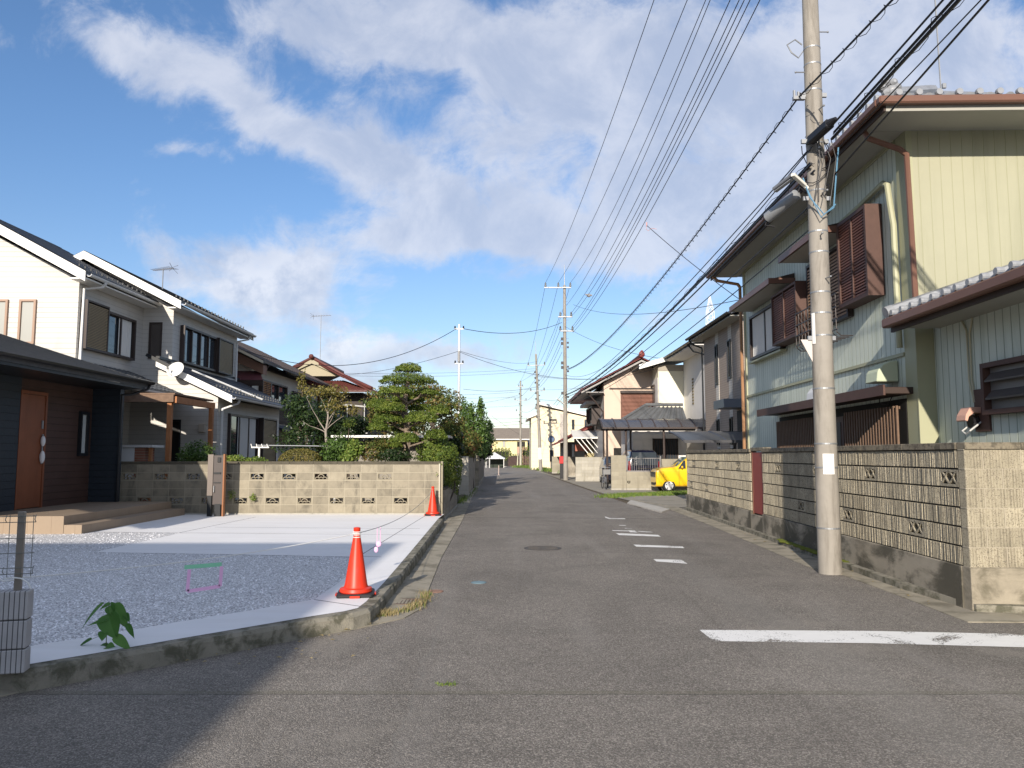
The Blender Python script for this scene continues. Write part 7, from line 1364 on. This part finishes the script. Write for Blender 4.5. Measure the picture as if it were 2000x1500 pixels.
grass('lawn_grass', 'green grass strip around the yellow car', [q3(1190, 972), q3(1230, 968), q3(1290, 966), q3(1345, 963), q3(1300, 968), q3(1200, 968)], 5200, .12, gg, .012, .28)
grass('verge_grass', 'yellowish verge grass at the foot of the far fence', [q3(1012, 913), q3(1040, 914), q3(1060, 918), q3(1110, 925)], 1500, .35, gg, .03, .5)
grass('crack_weeds', 'tiny tuft of weeds growing from the asphalt seam', [q3(858, 1337), q3(890, 1337)], 120, .015, gg, .003, .02)
grass('wall_weeds', 'sparse weeds at the foot of the low roadside wall', [q3(893, 985), q3(905, 975), q3(925, 955)], 800, .16, gg, .006, .12)
# moss on the right gutter
mm_ = MB()
for i in range(420):
    t_ = random.random()**1.0; y = 11.4+2.8*t_+random.gauss(0, .1); x = rw(y)-.045+random.gauss(0, .03)-(.03 if y > 12 else 0); s_ = random.uniform(.02, .05); mm_.ball((x, y, .083), s_, 4, (1, 1.4, .35))
tag(mm_.build('moss', M('moss', (.13, .15, .015), .95, var=.3, vs=30, bump=.01, bs=150), smooth=True), 'bright green moss on the kerb top behind the near utility pole', 'moss', kind='stuff')
# fallen leaves / litter
mb = MB()
for i in range(160):
    if i < 60: p = (random.uniform(-3.0, -1.2), random.uniform(6.0, 8.4))
    elif i < 110: y = random.uniform(8, 22); p = (rw(y)-.25+random.gauss(0, .1), y)
    else: y = random.uniform(9, 30); p = (-1.55+random.gauss(0, .12), y)
    a = random.random()*6.28; s_ = random.uniform(.012, .03); c_, d_ = math.cos(a)*s_, math.sin(a)*s_; k = len(mb.v); z = .02; mb.v += [(p[0]-c_, p[1]-d_, z), (p[0]+d_*.5, p[1]-c_*.5, z+.008), (p[0]+c_, p[1]+d_, z+.003), (p[0]-d_*.5, p[1]+c_*.5, z+.01)]; mb.f.append((k, k+1, k+2, k+3))
tag(mb.build('leaf_litter', gd), 'scattered dry leaves in the gutters', 'leaves', kind='stuff')
# ---- sapling with heart shaped leaves on the kerb
sb_ = (*G(205, 1303, .0), 0); sp2 = thing('sapling', 'young weed sapling with large heart shaped leaves growing from the left kerb', 'plant', (sb_[0], sb_[1], .02)); SY = sb_[1]; o = Vector(sp2.location)
mb = MB(); st = [Vector(P(x, y, SY))-o for x, y in ((205, 1300), (207, 1270), (208, 1240), (209, 1215), (212, 1195), (215, 1184))]; mb.tube(st, .004, 6, .003)
m_lf = leafmat('mulberry', [(0, (.035, .10, .02)), (.6, (.06, .17, .03)), (1, (.13, .27, .06))], .4, .35)
def heart(mb, base, tip, wd, nrm):
    base, tip = Vector(base), Vector(tip); ax = tip-base; L_ = ax.length; ax.normalize(); sd_ = ax.cross(Vector(nrm)).normalized(); up_ = sd_.cross(ax).normalized()
    prof = [(-.06, .0), (-.14, .22), (-.08, .42), (.10, .53), (.32, .50), (.55, .38), (.78, .20), (.92, .07), (1.06, 0)]
    k = len(mb.v); mid = [base+ax*L_*t_-up_*(.10*L_*t_*t_) for t_, _ in prof]
    for i, (t_, w_) in enumerate(prof): mb.v += [tuple(mid[i]), tuple(mid[i]+sd_*wd*w_+up_*wd*.18*w_*2), tuple(mid[i]-sd_*wd*w_+up_*wd*.18*w_*2)]
    for i in range(len(prof)-1): a_ = k+3*i; mb.f += [(a_, a_+1, a_+4, a_+3), (a_, a_+3, a_+5, a_+2)]
lvs = [((213, 1205), (226, 1250), .26, (0, -1, .3)), ((197, 1184), (155, 1226), .10, (-.2, -.5, 1)), ((206, 1212), (170, 1220), .07, (0, -.6, 1)), ((213, 1182), (193, 1190), .10, (0, -.4, 1)), ((218, 1184), (224, 1178), .09, (0, -.8, .6)), ((225, 1186), (250, 1228), .16, (.3, -.8, .5)), ((245, 1200), (253, 1215), .07, (.3, -.8, .5)), ((250, 1222), (262, 1246), .07, (.2, -.8, .6)), ((215, 1186), (222, 1206), .12, (0, -1, .4)), ((204, 1236), (198, 1252), .13, (0, -.5, 1)), ((228, 1246), (256, 1270), .12, (.1, -.8, .7)), ((176, 1250), (150, 1264), .07, (0, -.5, 1)), ((206, 1262), (170, 1282), .11, (0, -.4, 1)), ((209, 1264), (224, 1262), .12, (0, -.5, 1)), ((205, 1280), (188, 1310), .15, (0, -.9, .4)), ((208, 1290), (222, 1305), .10, (0, -.6, .8))]
lm_ = MB()
for (bs, tp__, wd, nr) in lvs:
    dd_ = random.uniform(-.06, .06); b_ = Vector(P(bs[0], bs[1], SY+dd_))-o; t_ = Vector(P(tp__[0], tp__[1], SY+dd_-.02))-o; heart(lm_, b_, t_, wd*.62, nr); near = min(st, key=lambda s_: (s_-b_).length); mb.tube([near, (near+b_)/2+Vector((0, 0, .008)), b_], .0018, 5)
mb.build('stem', M('stem_green', (.10, .13, .05), .6), sp2); k_ = lm_.build('leaf_cluster', m_lf, sp2)
shrub('small vine creeping out of the vent of the long block wall', [pad(494, 972, 7, 8, 19.25, n=160, shell=.1), pad(452, 966, 7, 10, 19.25, n=120, shell=.1)], g6, .04, dict(lump=.2), stem_core=False)
# name hygiene: strip numbers Blender would not give
bpy.context.view_layer.update()
